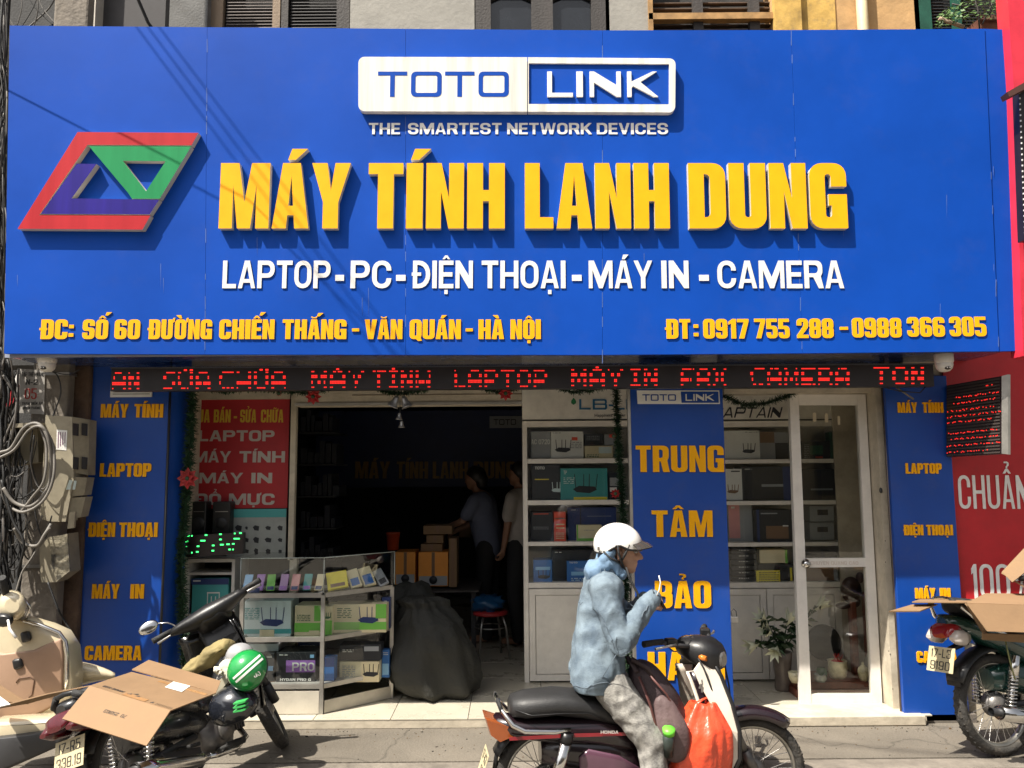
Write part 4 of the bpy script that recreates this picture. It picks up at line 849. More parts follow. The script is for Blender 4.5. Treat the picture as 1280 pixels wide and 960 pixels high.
jr = pot('lidded_jar', 'small cream jar with a pointed lid at the right of the altar', 'jar', 1079, Y0+.05, [(0, 0), (.022, 0), (.03, .02), (.038, .06), (.036, .075), (0, .075)], porc)
b = MB(); b.lathe([(.038, .075), (.03, .09), (.012, .105), (.006, .112), (.01, .12), (0, .13)], 18); b.build('lid', porc, jr)
pot('lidded_jar', 'dim cream jar half hidden behind the small pointed jar', 'jar', 1086, Y0+.2, [(0, 0), (.03, 0), (.035, .05), (.03, .1), (.012, .14), (0, .15)], M('jar_grey', (.2, .2, .17), .35))
pot('glass_cup', 'low clear glass cup on the altar left of the incense bowl', 'cup', 1025, Y0+.04, [(0, 0), (.035, 0), (.045, .02), (.04, .045), (.044, .05), (.03, .03), (0, .02)], M('silver_glass', (.45, .5, .48), .12, .4))
pot('glass_cup', 'green glass cup on the altar behind the clear one', 'cup', 1027, Y0+.1, [(0, 0), (.035, 0), (.04, .05), (.03, .08), (0, .08)], M('green_glass', (.03, .10, .05), .15))
b = MB(); b.lathe([(.0, 0), (.12, 0), (.13, .02), (.12, .03), (0, .02)], 28, 0, Matrix.Rotation(R(80), 4, 'X')); o = b.build('round_tray', M('tray_black', (.02, .022, .022), .3)); o.location = P(1029, 803, Y0+.3); tag(o, 'dark round tray leaning upright at the back of the altar', 'tray')
cp = pot('fruit_bowl', 'small cream bowl on the floor beside the door frame', 'bowl', 994, Y0+.02, [(0, 0), (.03, 0), (.045, .03), (.05, .07), (.042, .07), (0, .04)], porc, z=FZ+.10)
# vase of lilies
vs = thing('lily_vase', 'tall grey vase of white lilies standing behind the open side of the door', 'plant', (P(979, 855, 5.98).x, 5.98, FZ))
Tv = Matrix.Translation(vs.location)
b = MB(); b.lathe([(0, 0), (.055, 0), (.06, .02), (.055, .10), (.065, .2), (.072, .27), (.062, .27), (.055, .2), (0, .2)], 22, 0, Tv); b.build('vase', M('vase_brown_grey', (.16, .13, .11), .35, var=.25), vs)
rl = random.Random(3); o0 = Vector(vs.location)+Vector((0, 0, .25)); lv = MB(); stm = MB(); wl = MB()
heads = [P(955, 775, 5.9), P(961, 790, 5.88), P(986, 776, 5.95), P(970, 812, 5.86), P(943, 806, 5.92), P(1024, 758, 6.0), P(998, 780, 6.02)]
for h in heads:
    mid = (o0+h)/2+Vector((0, 0, .06)); n = 8; pts = [o0*(1-t)**2+mid*2*t*(1-t)+h*t*t for t in [i/n for i in range(n+1)]]; stm.tube(pts, .004, 6)
    for i in range(2, n+1):
        for s_ in range(3):
            p = pts[i]; a = rl.uniform(0, 6.28); d = Vector((math.cos(a), math.sin(a), rl.uniform(-.2, .9))).normalized(); L_ = rl.uniform(.06, .11); sd_ = d.cross(Vector((0, 0, 1))).normalized()*.012; e = p+d*L_-Vector((0, 0, L_*.35)); m_ = p+d*L_*.5+Vector((0, 0, .006))
            lv.add([p, m_+sd_, e, m_-sd_], [(0, 1, 2), (0, 2, 3)])
    up = (h-mid).normalized(); rotm = up.to_track_quat('Z', 'Y').to_matrix().to_4x4()
    for k in range(6):
        a = k*math.pi/3; T = Matrix.Translation(h) @ rotm @ Matrix.Rotation(a, 4, 'Z'); wl.add([T @ Vector(v) for v in ((0, 0, -.05), (.022, .018, .04), (.062, 0, .085), (.022, -.018, .04))], [(0, 1, 2), (0, 2, 3)], sm=True)
stm.build('stems', leafdk, vs); lv.build('leaves', leafdk, vs); wl.build('petals', M('lily_petal', (.74, .76, .58), .5), vs); finish(vs)
# ---------------------------------------------------------------- glass counter in front of the shop
ct = thing('glass_counter', 'aluminium framed glass counter with an angled right end full of router boxes', 'display case', (-1.5, 5.6, FZ))
C0 = Vector((P(402, 893, 5.48).x, 5.48, 0)); A0 = Vector((P(296, 893, 5.48).x, 5.48, 0)); B0 = Vector((P(492, 874, 5.86).x, 5.86, 0)); A1 = Vector((A0.x, 5.86, 0))
lv_z = {'top': P(402, 698, 5.48).z, 's1': P(402, 744, 5.48).z, 's2': P(402, 799, 5.48).z, 's3': P(402, 858, 5.48).z}
def ring(b, z0, z1, inset=0., pts=None):
    p = [Vector((v.x, v.y, z0)) for v in (A0, C0, B0, A1)]; b.prism(p, (0, 0, z1-z0))
b = MB()
for v in (A0+Vector((.012, .012, 0)), C0+Vector((-.005, .012, 0)), B0+Vector((-.015, -.004, 0)), A1+Vector((.012, -.012, 0))):
    b.box(v.x-.013, v.y-.013, FZ, v.x+.013, v.y+.013, lv_z['s1'])
for k in ('s1', 's2', 's3'):
    z = lv_z[k]
    for p, q_ in ((A0, C0), (C0, B0), (B0, A1), (A1, A0)):
        d = (q_-p); n_ = Vector((d.y, -d.x, 0)).normalized()*.002
        d.normalize(); nn = Vector((-d.y, d.x, 0))*.022; p_, qq = p+d*.014, q_-d*.014
        b.prism([p_-n_*0+Vector((0, 0, z-.016)), qq+Vector((0, 0, z-.016)), qq+nn+Vector((0, 0, z-.016)), p_+nn+Vector((0, 0, z-.016))], (0, 0, .03))
b.build('frame', alu, ct)
b = MB()
for p, q_ in ((A0, C0), (C0, B0)):
    d = (q_-p).normalized(); nn = Vector((-d.y, d.x, 0))*.012; top = lv_z['s3']-.03 if p is A0 else FZ+.085
    b.prism([p+d*.02+Vector((0, 0, FZ+.005)), q_-d*.02+Vector((0, 0, FZ+.005)), q_-d*.02+nn+Vector((0, 0, FZ+.005)), p+d*.02+nn+Vector((0, 0, FZ+.005))], (0, 0, top-FZ-.005))
b.build('plinth', M('plinth_cream', (.52, .48, .40), .5, dirt=.2), ct)
for k in ('s1', 's2', 's3'):
    b = MB(); i_ = .025; z = lv_z[k]; b.prism([(A0.x+i_, A0.y+i_, z), (C0.x-.01, C0.y+i_, z), (B0.x-i_-.01, B0.y-.01, z), (A1.x+i_, A1.y-i_, z)], (0, 0, .006)); b.build('shelf', glass('shelf_glass', (.8, .86, .84), .03) if k != 's3' else M('counter_base_board', (.3, .29, .27), .6), ct)
for z0, z1 in ((lv_z['s3']+.016, lv_z['s2']-.017), (lv_z['s2']+.016, lv_z['s1']-.017), (lv_z['s1']+.016, lv_z['top'])):
    for p, q_ in ((A0, C0), (C0, B0)):
        d = (q_-p).normalized(); nn = Vector((-d.y, d.x, 0)); p_ = p+d*.027+nn*.008; qq = q_-d*.02+nn*.008
        if z1 == lv_z['top']: p_, qq = p+d*.002+nn*.002, q_-d*.002+nn*.002
        b = MB(); b.prism([p_+Vector((0, 0, z0)), qq+Vector((0, 0, z0)), qq+nn*.004+Vector((0, 0, z0)), p_+nn*.004+Vector((0, 0, z0))], (0, 0, z1-z0)); b.build('pane', gl, ct)
b = MB(); z = lv_z['top']+.001; b.prism([(A0.x-.005, A0.y-.008, z), (C0.x+.003, C0.y-.008, z), (B0.x+.008, B0.y, z), (A1.x-.005, A1.y, z)], (0, 0, .008)); b.build('glass_top', gl, ct)
ge = M('glass_edge_pale', (.45, .5, .47), .3); b = MB()
for p, q_ in ((A0, C0), (C0, B0)): b.tube([p+Vector((0, -.009, z+.004)), q_+Vector((0, -.009, z+.004))], .003, 5)
for v in (A0, C0, B0): b.tube([v+Vector((0, -.003, lv_z['s1']+.017)), v+Vector((0, -.003, z))], .0028, 5)
b.build('glass_edges', ge, ct); finish(ct)
# cartons in the counter
YA = 5.58
goods('white and teal router box in the left bay of the counter', 303, 751, 364, 796, YA, .2, 'pale', [('r', 'teal', 0, .78, 1, .92), ('w', 'navy', .6, .6, 15), ('r', 'cream', .35, .8, .65, 1), ('l', 'teal', .05, .2, .35, .5)])
goods('green and white router box next to the teal one in the counter', 368, 757, 401, 796, YA+.01, .2, 'cream', [('r', 'green', 0, .55, 1, .85), ('r', 'green', .75, 0, 1, .5), ('l', 'dgreen', .1, .3, .6, .5), ('r', 'cream', .55, .8, .95, 1)])
goods('black carton with PRO in silver blue letters in the lower left bay', 345, 815, 395, 856, YA, .2, 'black', [('r', 'purple', .25, .25, .98, .62), ('t', 'white', 'PRO', .4, .96, .58, .32), ('t', 'white', 'HYDAN PRO G4', .1, .95, .88, .8), ('l', 'white', .08, .08, .3, .12), ('r', 'sky', .85, .08, .95, .18)])
goods('small black carton with a cyan mark left of the PRO carton', 326, 817, 343, 856, YA, .2, 'black', [('r', 'sky', .5, .4, .9, .55), ('l', 'white', .1, .1, .8, .15), ('r', 'brown', .0, .9, 1, 1)])
goods('grey carton behind the small black carton in the lower left bay', 306, 805, 348, 855, YA+.08, .12, 'grey', [('r', 'pale', 0, 0, 1, .2)])
goods('dark blue carton behind the PRO carton in the lower left bay', 372, 802, 400, 826, YA+.21, .08, 'navy', [('l', 'white', .1, .2, .8, .4)])
goods('green and white router box in the angled bay of the counter', 416, 755, 483, 791, YA+.10, .16, 'cream', [('r', 'green', 0, .62, 1, .9), ('w', 'navy', .66, .55, 13), ('r', 'green', .8, 0, 1, .5), ('l', 'dgreen', .08, .15, .35, .5)])
goods('green box standing at the left of the angled bay', 404, 758, 415, 793, YA+.03, .2, 'cream', [('r', 'green', .1, .5, 1, 1), ('w', 'dgreen', .4, .4, 5)])
goods('tall blue carton at the right end of the upper bay of the counter', 477, 747, 488, 786, 5.79, .05, 'navy', [('l', 'white', .3, .1, .6, .8)])
goods('black router carton on top of the white one in the lower angled bay', 424, 806, 476, 826, YA+.12, .14, 'black', [('l', 'white', .08, .3, .35, .5), ('r', 'grey', .6, .1, .95, .4)])
goods('white carton with a black router at the bottom of the angled bay', 424, 827, 474, 853, YA+.11, .15, 'cream', [('w', 'black', .78, .6, 10), ('l', 'grey', .08, .2, .4, .8)])
goods('blue carton at the left of the lower angled bay', 404, 822, 418, 855, YA+.02, .1, 'blue', [('r', 'navy', 0, .0, 1, .35)])
goods('bright blue carton at the right of the lower angled bay', 477, 812, 487, 847, 5.79, .05, 'blue', [('l', 'white', .2, .1, .8, .2), ('r', 'sky', .1, .5, .9, .9)])
# phone cases and cards lying in the glass top
rr = random.Random(11); names = ['sky', 'purple', 'green', 'lilac', 'red', 'teal', 'cream', 'blue']
zt1 = lv_z['s1']+.02
for k, c in enumerate(['sky', 'purple', 'green', 'lilac', 'pink', 'teal', 'cream']):
    x = P(308+k*15, 725, 5.56).x; b = MB(); b.box(-.028, -.004, 0, .028, .004, .12, b=.004); o = b.build('phone_case', cb[c]); o.location = (x, 5.56+.012*(k % 2), zt1); o.rotation_euler = (R(-32), 0, R(rr.uniform(-9, 9)))
    tag(o, c.replace('sky', 'light blue')+' phone case leaning in the glass top of the counter', 'phone case', 'phone cases in the counter')
    b = MB(); b.box(-.022, -.0055, .005, .022, -.0045, .03); b.build('case_label', cb['purple' if k % 2 else 'navy'], o)
def leanbox(label, px, py, Y, sx, sz, c, rot, deco=None, cat='package'):
    q_ = P(px, py, Y); b = MB(); b.box(-sx/2, -.012, 0, sx/2, .012, sz, b=.004); o = b.build('package', cb[c]); o.location = (q_.x, Y, zt1); o.rotation_euler = rot; tag(o, label, cat, 'packages in the counter top')
    if deco: b = MB(); b.box(-sx*.35, -.0135, sz*.1, sx*.35, -.0125, sz*deco[1]); b.build('package_print', cb[deco[0]], o)
leanbox('rounded yellow package with black marks in the glass top', 423, 730, 5.62, .14, .13, 'yellow', (R(-35), R(-8), R(14)), ('brown', .3))
leanbox('white and blue package beside the yellow one in the glass top', 446, 730, 5.68, .08, .14, 'cream', (R(-35), R(-14), R(20)), ('blue', .5))
leanbox('pale package with a blue front in the middle of the angled glass top', 463, 730, 5.74, .09, .15, 'cream', (R(-35), R(-14), R(25)), ('blue', .6))
leanbox('dark grey package at the right end of the angled glass top', 481, 728, 5.79, .07, .13, 'grey', (R(-35), R(-24), R(25)), ('black', .4))
leanbox('brown envelope lying behind the yellow package in the glass top', 444, 712, 5.76, .18, .07, 'brown', (R(-60), R(10), R(10)), ('cream', .3))
b = MB(); pbox(b, 306, 735, 324, 741, 5.50, .01); o = b.build('price_card', cb['navy']); tag(o, 'small dark blue price card at the lower left of the glass top', 'card')
# ---------------------------------------------------------------- small cabinet at the left of the counter
sc = thing('side_cabinet', 'small white framed cabinet with dark goods left of the glass counter', 'cabinet', (P(262, 860, 5.75).x, 5.75, FZ)); Y = 5.72
a = P(226, 880, Y); c = P(294, 699, Y); b = MB(); zz = c.z
b.box(a.x, Y, FZ, a.x+.02, Y+.3, zz); b.box(c.x-.022, Y, FZ, c.x, Y+.3, zz); b.box(a.x+.021, Y+.001, zz-.02, c.x-.023, Y+.3, zz+.003); b.build('carcass', M('cabinet_white', (.58, .56, .52), .4, dirt=.1), sc)
b = MB(); b.box(a.x, Y+.3, FZ, c.x, Y+.31, zz); b.build('back', dark, sc)
for y in (716, 768, 815):
    z = P(260, y, Y).z; b = MB(); b.box(a.x+.021, Y+.01, z-.016, c.x-.023, Y+.29, z); b.build('shelf', MATS['cabinet_white'], sc)
finish(sc)
goods('dark teal carton with a white hexagon mark on the side cabinet shelf', 239, 723, 286, 768, 5.74, .2, 'teal', [('r', 'navy', 0, .0, 1, .18), ('r', 'white', .42, .38, .76, .42), ('r', 'white', .42, .38, .45, .8), ('r', 'white', .73, .38, .76, .8), ('r', 'white', .52, .5, .55, .72), ('r', 'white', .63, .5, .66, .72), ('r', 'white', .05, .05, .25, .09)])
goods('black carton with a small mark on the lower shelf of the side cabinet', 236, 772, 288, 815, 5.74, .2, 'black', [('r', 'grey', .4, .2, .6, .5), ('l', 'grey', .1, .7, .9, .8)])
goods('dim red and blue carton at the left of the side cabinet', 228, 725, 238, 767, 5.76, .2, 'brown', [('r', 'navy', 0, .6, 1, 1)])
goods('dark carton on the bottom shelf of the side cabinet', 238, 820, 290, 858, 5.74, .2, 'navy', [('r', 'teal', .2, .3, .6, .7)])
# printers/speakers, posters
def speaker(label, x0, y0, x1, y1, Y):
    t = thing('tower_speaker', label, 'speaker', P((x0+x1)/2, y1, Y)); b = MB(); pbox(b, x0, y0, x1, y1, Y, .22, bev=.01); b.build('cabinet_body', black, t)
    b = MB(); pbox(b, x0+4, y0+12, x1-3, y0+13, Y-.002, .003); b.build('silver_line', steel, t)
    b = MB(); o = P((x0+x1)/2, y1-14, Y); b.lathe([(.045, 0), (.04, .008), (.0, .002)], 20, 0, Matrix.Translation(o+Vector((0, -.0, 0))) @ Matrix.Rotation(R(90), 4, 'X')); b.build('cone', dark, t); finish(t)
speaker('left black tower speaker standing in front of the red price poster', 238, 627, 258, 668, 5.80); speaker('right black tower speaker standing in front of the red price poster', 265, 627, 288, 668, 5.80)
sh = thing('upper_shelf', 'thin dark shelf carrying the speakers above the side cabinet', 'shelf', P(262, 672, 5.78)); b = MB(); pbox(b, 226, 668, 300, 672, 5.76, .3); b.build('board', dark, sh); finish(sh)
rp_ = thing('price_poster', 'dark red price poster with dull yellow first line and white lines below', 'poster', P(302, 635, 5.92)); Y = 5.90
b = MB(); pbox(b, 243, 499, 362, 636, Y, .012); b.build('sheet', redb, rp_)
pyl = M('poster_yellow_print', (.62, .42, .03), .5); pwh = M('poster_pale_print', (.50, .46, .42), .5)
for w, x0, x1, yb, yt, m_, st in (('MUA', 236, 262, 528, 512, pyl, 'impact'), ('BÁN', 267, 288, 528, 512, pyl, 'impact'), ('-', 292, 296, 528, 512, pyl, 'impact'), ('SỬA', 300, 320, 528, 512, pyl, 'impact'), ('CHỮA', 326, 354, 528, 512, pyl, 'impact'),
        ('LAPTOP', 248, 343, 551.5, 538, pwh, 'ext'), ('MÁY', 241, 288, 578, 564, pwh, 'ext'), ('TÍNH', 299, 356, 578, 564, pwh, 'ext'), ('MÁY', 249, 303, 604, 591, pwh, 'ext'), ('IN', 314, 340, 604, 591, pwh, 'ext'), ('ĐỔ', 244, 276, 631, 617, pwh, 'ext'), ('MỰC', 286, 343, 631, 617, pwh, 'ext')):
    ptext(w, st, x0, x1, yb, yt, Y-.0005, .001, m_, rp_)
finish(rp_)
ep = thing('earphone_poster', 'pale poster with rows of dark earphones under the red poster', 'poster', P(322, 695, 5.90)); Y = 5.88
b = MB(); pbox(b, 284, 636, 358, 697, Y, .01); b.build('sheet', M('poster_pale_blue', (.34, .36, .34), .6), ep)
b = MB(); pbox(b, 284, 636, 358, 647, Y-.001, .001); b.build('top_band', cb['teal'], ep); b = MB(); rr = random.Random(2)
for iy, y in enumerate((660, 675, 689)):
    for x in (298, 308, 320, 335, 350):
        w_, h_ = rr.uniform(1.5, 4.5), rr.uniform(2, 4); ppoly(b, [(x-w_, y-h_*.3), (x-w_*.3, y-h_), (x+w_, y-h_*.6), (x+w_*.8, y+h_), (x-w_*.5, y+h_*.8)], Y-.001, .001)
tag(b.build('earphone_prints', cb['black'], ep), kind='stuff'); finish(ep)
# green ticker leaning on the cabinet
gt = thing('green_ticker', 'small dark ticker display with green dots on top of the side cabinet', 'led sign', P(260, 697, 5.62)); Y = 5.60
b = MB(); ppoly(b, [(216, 670), (304, 666), (304, 692), (216, 698)], Y, .05); b.build('housing', ledoff, gt)
b = MB()
for x, y, w_ in ((217, 684, 3), (216, 691, 3), (234, 669, 3), (239, 669, 1.5), (232, 676, 3), (231, 683, 3), (256, 668, 3), (250.5, 675, 6), (246, 682, 3), (245, 689, 3), (239, 690, 1.5), (274, 667, 3), (274, 673.5, 3), (265, 681, 3), (264.5, 687.5, 3), (275, 680, 4.5), (283, 679.5, 4), (285.5, 686, 3), (290.5, 686, 1.5), (292.5, 666, 1.8), (299, 665.5, 3), (292, 672.5, 7.5), (290, 679, 3)):
    pbox(b, x, y, x+w_, y+1.7, Y-.002, .003)
tag(b.build('lit_diodes', ledgrn, gt), kind='stuff'); finish(gt)
# ---------------------------------------------------------------- dim goods deep inside the shop
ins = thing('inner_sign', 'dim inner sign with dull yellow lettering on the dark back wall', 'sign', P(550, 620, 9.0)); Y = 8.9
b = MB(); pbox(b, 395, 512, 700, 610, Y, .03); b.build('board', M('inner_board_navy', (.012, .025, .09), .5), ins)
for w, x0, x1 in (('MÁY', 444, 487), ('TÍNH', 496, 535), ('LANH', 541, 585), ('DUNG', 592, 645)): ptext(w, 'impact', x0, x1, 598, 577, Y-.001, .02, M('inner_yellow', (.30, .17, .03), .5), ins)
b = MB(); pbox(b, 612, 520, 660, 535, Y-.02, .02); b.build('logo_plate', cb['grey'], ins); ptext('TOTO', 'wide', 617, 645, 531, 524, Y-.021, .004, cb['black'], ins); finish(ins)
def carton(label, x0, y0, x1, y1, Y, d, m_, cat='box'):
    q_ = P((x0+x1)/2, y1, Y); t = thing('cardboard_box', label, cat, q_, 'cartons inside the shop'); b = MB(); pbox(b, x0, y0, x1, y1, Y, d, bev=.004); b.build('carton_body', m_, t)
    a = P((x0+x1)/2-2, y1, Y); c = P((x0+x1)/2+2, y0, Y); b = MB(); b.box(a.x, Y-.001, a.z+.01, c.x, Y, c.z-.002); b.build('packing_tape', cb['brown'], t); finish(t); return t
wk = thing('work_table', 'dark work table carrying the cartons inside the shop', 'table', (P(530, 780, 7.2).x, 7.2, FZ)); a = P(470, 737, 7.2); c = P(600, 734, 7.2)
b = MB(); b.box(a.x, 7.0, a.z-.0, c.x, 7.8, c.z); b.build('table_top', wooddk, wk)
for x in (a.x+.05, c.x-.05):
    for y in (7.05, 7.7): b = MB(); b.box(x-.02, y, FZ, x+.02, y+.04, a.z-.001); b.build('leg', dark, wk)
finish(wk)
def cambox(label, x0, y0, x1, y1, Y):
    t = carton(label, x0, y0, x1, y1, Y, .3, cb['orange']); b = MB(); pbox(b, x0+1, y1-13, x1-1, y1-1, Y-.002, .0012); b.build('photo_print', cb['grey'], t); b = MB(); cx = (x0+x1)/2; b.lathe([(0, 0), (.035, 0), (.035, .004), (0, .004)], 18, 0, Matrix.Translation(P(cx, y1-8, Y-.006)) @ Matrix.Rotation(R(90), 4, 'X')); b.build('camera_print', cb['black'], t)
    for o in col.objects:
        if o.parent == t and o.name.startswith(('photo_print', 'camera_print')): o.location = -Vector(t.location)
cambox('orange carton with a camera picture left of the taller orange one', 494, 690, 519, 731, 7.1); cambox('larger orange carton with a camera picture beside the plain carton', 523, 690, 560, 733, 7.1)
carton('plain brown carton standing right of the orange cartons', 561, 673, 571, 734, 7.1, .3, card); carton('flat carton on top of the carton stack', 529, 657, 565, 668, 7.15, .3, card); carton('middle carton of the stack on the orange box', 533, 669, 554, 679, 7.15, .25, card); carton('small carton under the stack on the orange box', 526, 680, 553, 689.5, 7.15, .25, card)
carton('pale open carton on the table behind the people', 585, 632, 602, 655, 8.4, .25, cardw); carton('low carton beside the light blue shirt', 574, 659, 588, 672, 8.3, .3, card)
bk = P(491, 687, 7.2); b = MB(); b.lathe([(0, 0), (.05, 0), (.062, .15), (.066, .15), (.06, .14), (0, .02)], 20); o = b.build('red_bucket', M('bucket_orange_red', (.45, .06, .02), .4)); o.location = bk; tag(o, 'small orange red bucket on the work table', 'bucket'); b = MB(); b.tube([(-.062, 0, .15), (-.03, 0, .19), (.03, 0, .19), (.062, 0, .15)], .003, 5); b.build('handle', dark, o)
st_ = thing('side_rack', 'dark rack of goods along the left wall behind the counter', 'rack', (P(400, 700, 7.0).x, 7.0, FZ))
b = MB()
for y in (540, 580, 620, 660, 700): pbox(b, 372, y, 420, y+2, 7.0, .5)
b.build('shelf_boards', dark, st_); b = MB(); rr = random.Random(9)
for y in (540, 580, 620, 660, 700):
    x = 376
    while x < 416: w_ = rr.uniform(4, 9); pbox(b, x, y-rr.uniform(12, 30), x+w_, y-.5, 7.05, .3); x += w_+1
b.build('rack_goods', [cb['black']], st_); finish(st_)
# plastic stool
sl_ = thing('plastic_stool', 'stool with a red seat and grey metal legs inside the doorway', 'stool', G(613, 822, FZ)); o = Vector(sl_.location); zs = P(613, 763, o.y).z
b = MB(); b.lathe([(0, 0), (.135, 0), (.15, -.012), (.15, -.03), (.13, -.035), (0, -.03)], 24, 0, Matrix.Translation((o.x, o.y, zs))); b.build('seat', M('stool_red', (.42, .03, .03), .4), sl_)
for k in range(4):
    a_ = math.pi/4+k*math.pi/2+.3; b = MB(); p1 = Vector((o.x+.115*math.cos(a_), o.y+.115*math.sin(a_), zs-.03)); p2 = Vector((o.x+.19*math.cos(a_), o.y+.19*math.sin(a_), FZ+.002)); b.tube([p1, p1.lerp(p2, .25)+Vector((.02*math.cos(a_), .02*math.sin(a_), 0)), p2], .010, 8); b.build('leg', steel, sl_)
b = MB(); b.lathe([(.128, 0), (.133, 0), (.133, .01), (.128, .01)], 24, 0, Matrix.Translation((o.x, o.y, zs-.14))); b.build('foot_ring', steel, sl_)
finish(sl_)
def crumple(name, label, cat, c, r, m_, seed=1, amp=.25, n=28, fr=4.):
    b = MB(); b.ell((0, 0, 0), 1, n, n//2); me = b.mesh(name, m_)
    for v in me.vertices:
        d = v.co.normalized(); k = 1+amp*noise.noise(d*fr*.5+Vector((seed, 0, 0)))+amp*.5*abs(noise.noise(d*fr*1.4+Vector((0, seed, 0)))); v.co = Vector((d.x*r[0], d.y*r[1], d.z*r[2]))*k
    o = link(name, me); o.location = c; return tag(o, label, cat)
crumple('plastic_bag', 'crumpled blue plastic bag lying on the red stool', 'bag', Vector((o.x-.02, o.y, zs+.06)), (.13, .11, .07), M('bag_blue_plastic', (.012, .07, .17), .3), 3, .6, 24, 7)
# big dark sack by the door
sk = G(540, 880, FZ); b = MB(); n = 40; secs = []
prof = [(0, .24), (.04, .32), (.11, .36), (.22, .36), (.33, .335), (.43, .30), (.51, .25), (.57, .18), (.61, .13), (.655, .14), (.68, .07)]
for i in range(len(prof)*4-3):
    t = i/4; k = min(int(t), len(prof)-2); f_ = t-k; z = prof[k][0]*(1-f_)+prof[k+1][0]*f_; r = prof[k][1]*(1-f_)+prof[k+1][1]*f_; ring_ = []
    for j in range(n):
        a_ = 2*math.pi*j/n; d = Vector((math.cos(a_), math.sin(a_), 0)); w_ = noise.noise(Vector((d.x*1.6, d.y*1.6, z*3)))*.08+abs(noise.noise(Vector((d.x*4.5, d.y*4.5, z*2.2+3))))*.075+abs(noise.noise(Vector((d.x*9, d.y*9, z*11))))*.02+(.02*math.sin(a_*9) if z > .5 else 0)
        ring_.append(Vector((d.x*(r*.86+w_)+.25*(.30-z), d.y*(r*.6+w_), z)))
    secs.append(ring_)
b.loft(secs); o = b.build('black_sack', M('sack_dark_woven', (.036, .036, .032), .72, var=.12, bump=.6, bscale=20, spec=.25)); o.location = (sk.x-.02, sk.y+.24, FZ+.002); tag(o, 'big bulging dark grey sack standing on the tiles in the doorway', 'sack')
o2 = crumple('black_sack', 'smaller dark sack slumped behind the big one in the doorway', 'sack', (sk.x-.20, sk.y+.55, FZ+.38), (.24, .2, .34), MATS['sack_dark_woven'], 5, .3)
# ---------------------------------------------------------------- garlands, bells, poinsettias
def garland(label, pts, r=.03, den=340, seed=1):
    rr = random.Random(seed); pts = [Vector(p) for p in pts]; b = MB(); L_ = sum((pts[i+1]-pts[i]).length for i in range(len(pts)-1)); N_ = int(den*L_*2.2)
    cum = [0]
    for i in range(len(pts)-1): cum.append(cum[-1]+(pts[i+1]-pts[i]).length)
    for k in range(N_):
        s_ = rr.uniform(0, L_); i = max(j for j in range(len(cum)-1) if cum[j] <= s_); p = pts[i].lerp(pts[i+1], (s_-cum[i])/max(1e-6, cum[i+1]-cum[i]))
        d = Vector((rr.gauss(0, 1), rr.gauss(0, 1), rr.gauss(0, 1))).normalized(); e = p+d*r*rr.uniform(.8, 1.7); w_ = d.orthogonal().normalized()*.004; b.add([p-w_, p+w_, e+w_*.4, e-w_*.4], [(0, 1, 2, 3)])
    g = thing('garland', label, 'garland', pts[0]); f = b.build('needles', greenleaf, g); tag(f, kind='stuff'); b = MB(); b.tube(pts, .004, 5); b.build('wire_core', dark, g); finish(g); return g
garland('green tinsel garland hanging down the left side of the shop front', [P(241, 486, 5.5), P(237, 560, 5.5), P(231, 640, 5.52), P(226, 700, 5.5), P(229, 780, 5.5), P(232, 840, 5.5)], .035, 800, 1)
garland('green garland hanging in front of the router cabinet', [P(770, 484, 5.55), P(772, 540, 5.55), P(776, 600, 5.55), P(780, 660, 5.55), P(783, 760, 5.55), P(786, 870, 5.55)], .028, 700, 2)
garland('short green garland swag under the ticker at the left', [P(252, 484, 5.3), P(280, 489, 5.3), P(310, 486, 5.3), P(350, 487, 5.3), P(385, 492, 5.3), P(410, 486, 5.3)], .02, 600, 3)
garland('short green garland swag above the silver bells', [P(470, 486, 5.3), P(492, 491, 5.3), P(506, 491, 5.3), P(535, 486, 5.3)], .02, 600, 4)
garland('short green garland swag with a red star beside the cabinet', [P(605, 486, 5.3), P(622, 490, 5.3), P(648, 486, 5.3)], .018, 600, 5)
garland('short green garland swag over the cabinet header', [P(697, 484, 5.3), P(716, 490, 5.3), P(740, 488, 5.3), P(757, 483, 5.3)], .02, 600, 6)
garland('green garland swag over the black italic header', [P(903, 495, 5.6), P(930, 506, 5.6), P(955, 505, 5.6), P(985, 495, 5.6), P(995, 489, 5.6)], .025, 600, 7)
def flower(label, c, r, m_):
    b = MB(); c = Vector(c)
    for ly, (n_, rr_, tz) in enumerate(((8, r, .0), (6, r*.65, -.012))):
        for k in range(n_):
            a_ = 2*math.pi*k/n_+ly*.4; d = Vector((math.cos(a_), 0, math.sin(a_))); s_ = Vector((-d.z, 0, d.x))*rr_*.32; b.add([c+Vector((0, tz, 0)), c+d*rr_*.5+s_+Vector((0, tz-.012, 0)), c+d*rr_+Vector((0, tz-.004, 0)), c+d*rr_*.5-s_+Vector((0, tz-.012, 0))], [(0, 1, 2), (0, 2, 3)])
    t = thing('poinsettia', label, 'decoration', c); tag(b.build('petals', m_, t), kind='stuff'); b = MB(); b.ell(c+Vector((0, -.016, 0)), (.014, .008, .014), 10, 6); b.build('centre', greenleaf, t); finish(t)
rp2 = M('poinsettia_red', (.40, .02, .02), .6, var=.2)
flower('large red poinsettia flower on the left garland', P(235, 598, 5.44), .075, rp2); flower('dull red bow flower under the ticker at the left', P(392, 496, 5.28), .055, rp2); flower('small round red bauble flower on the beam above the poster', P(349, 492, 5.28), .02, rp2)
flower('red star flower on the garland swag left of the cabinet', P(632, 492, 5.28), .05, rp2); flower('small red bow on the garland at the cabinet glass', P(767, 545, 5.5), .02, rp2); flower('red and white bow lower on the garland at the cabinet glass', P(769, 617, 5.5), .035, rp2)
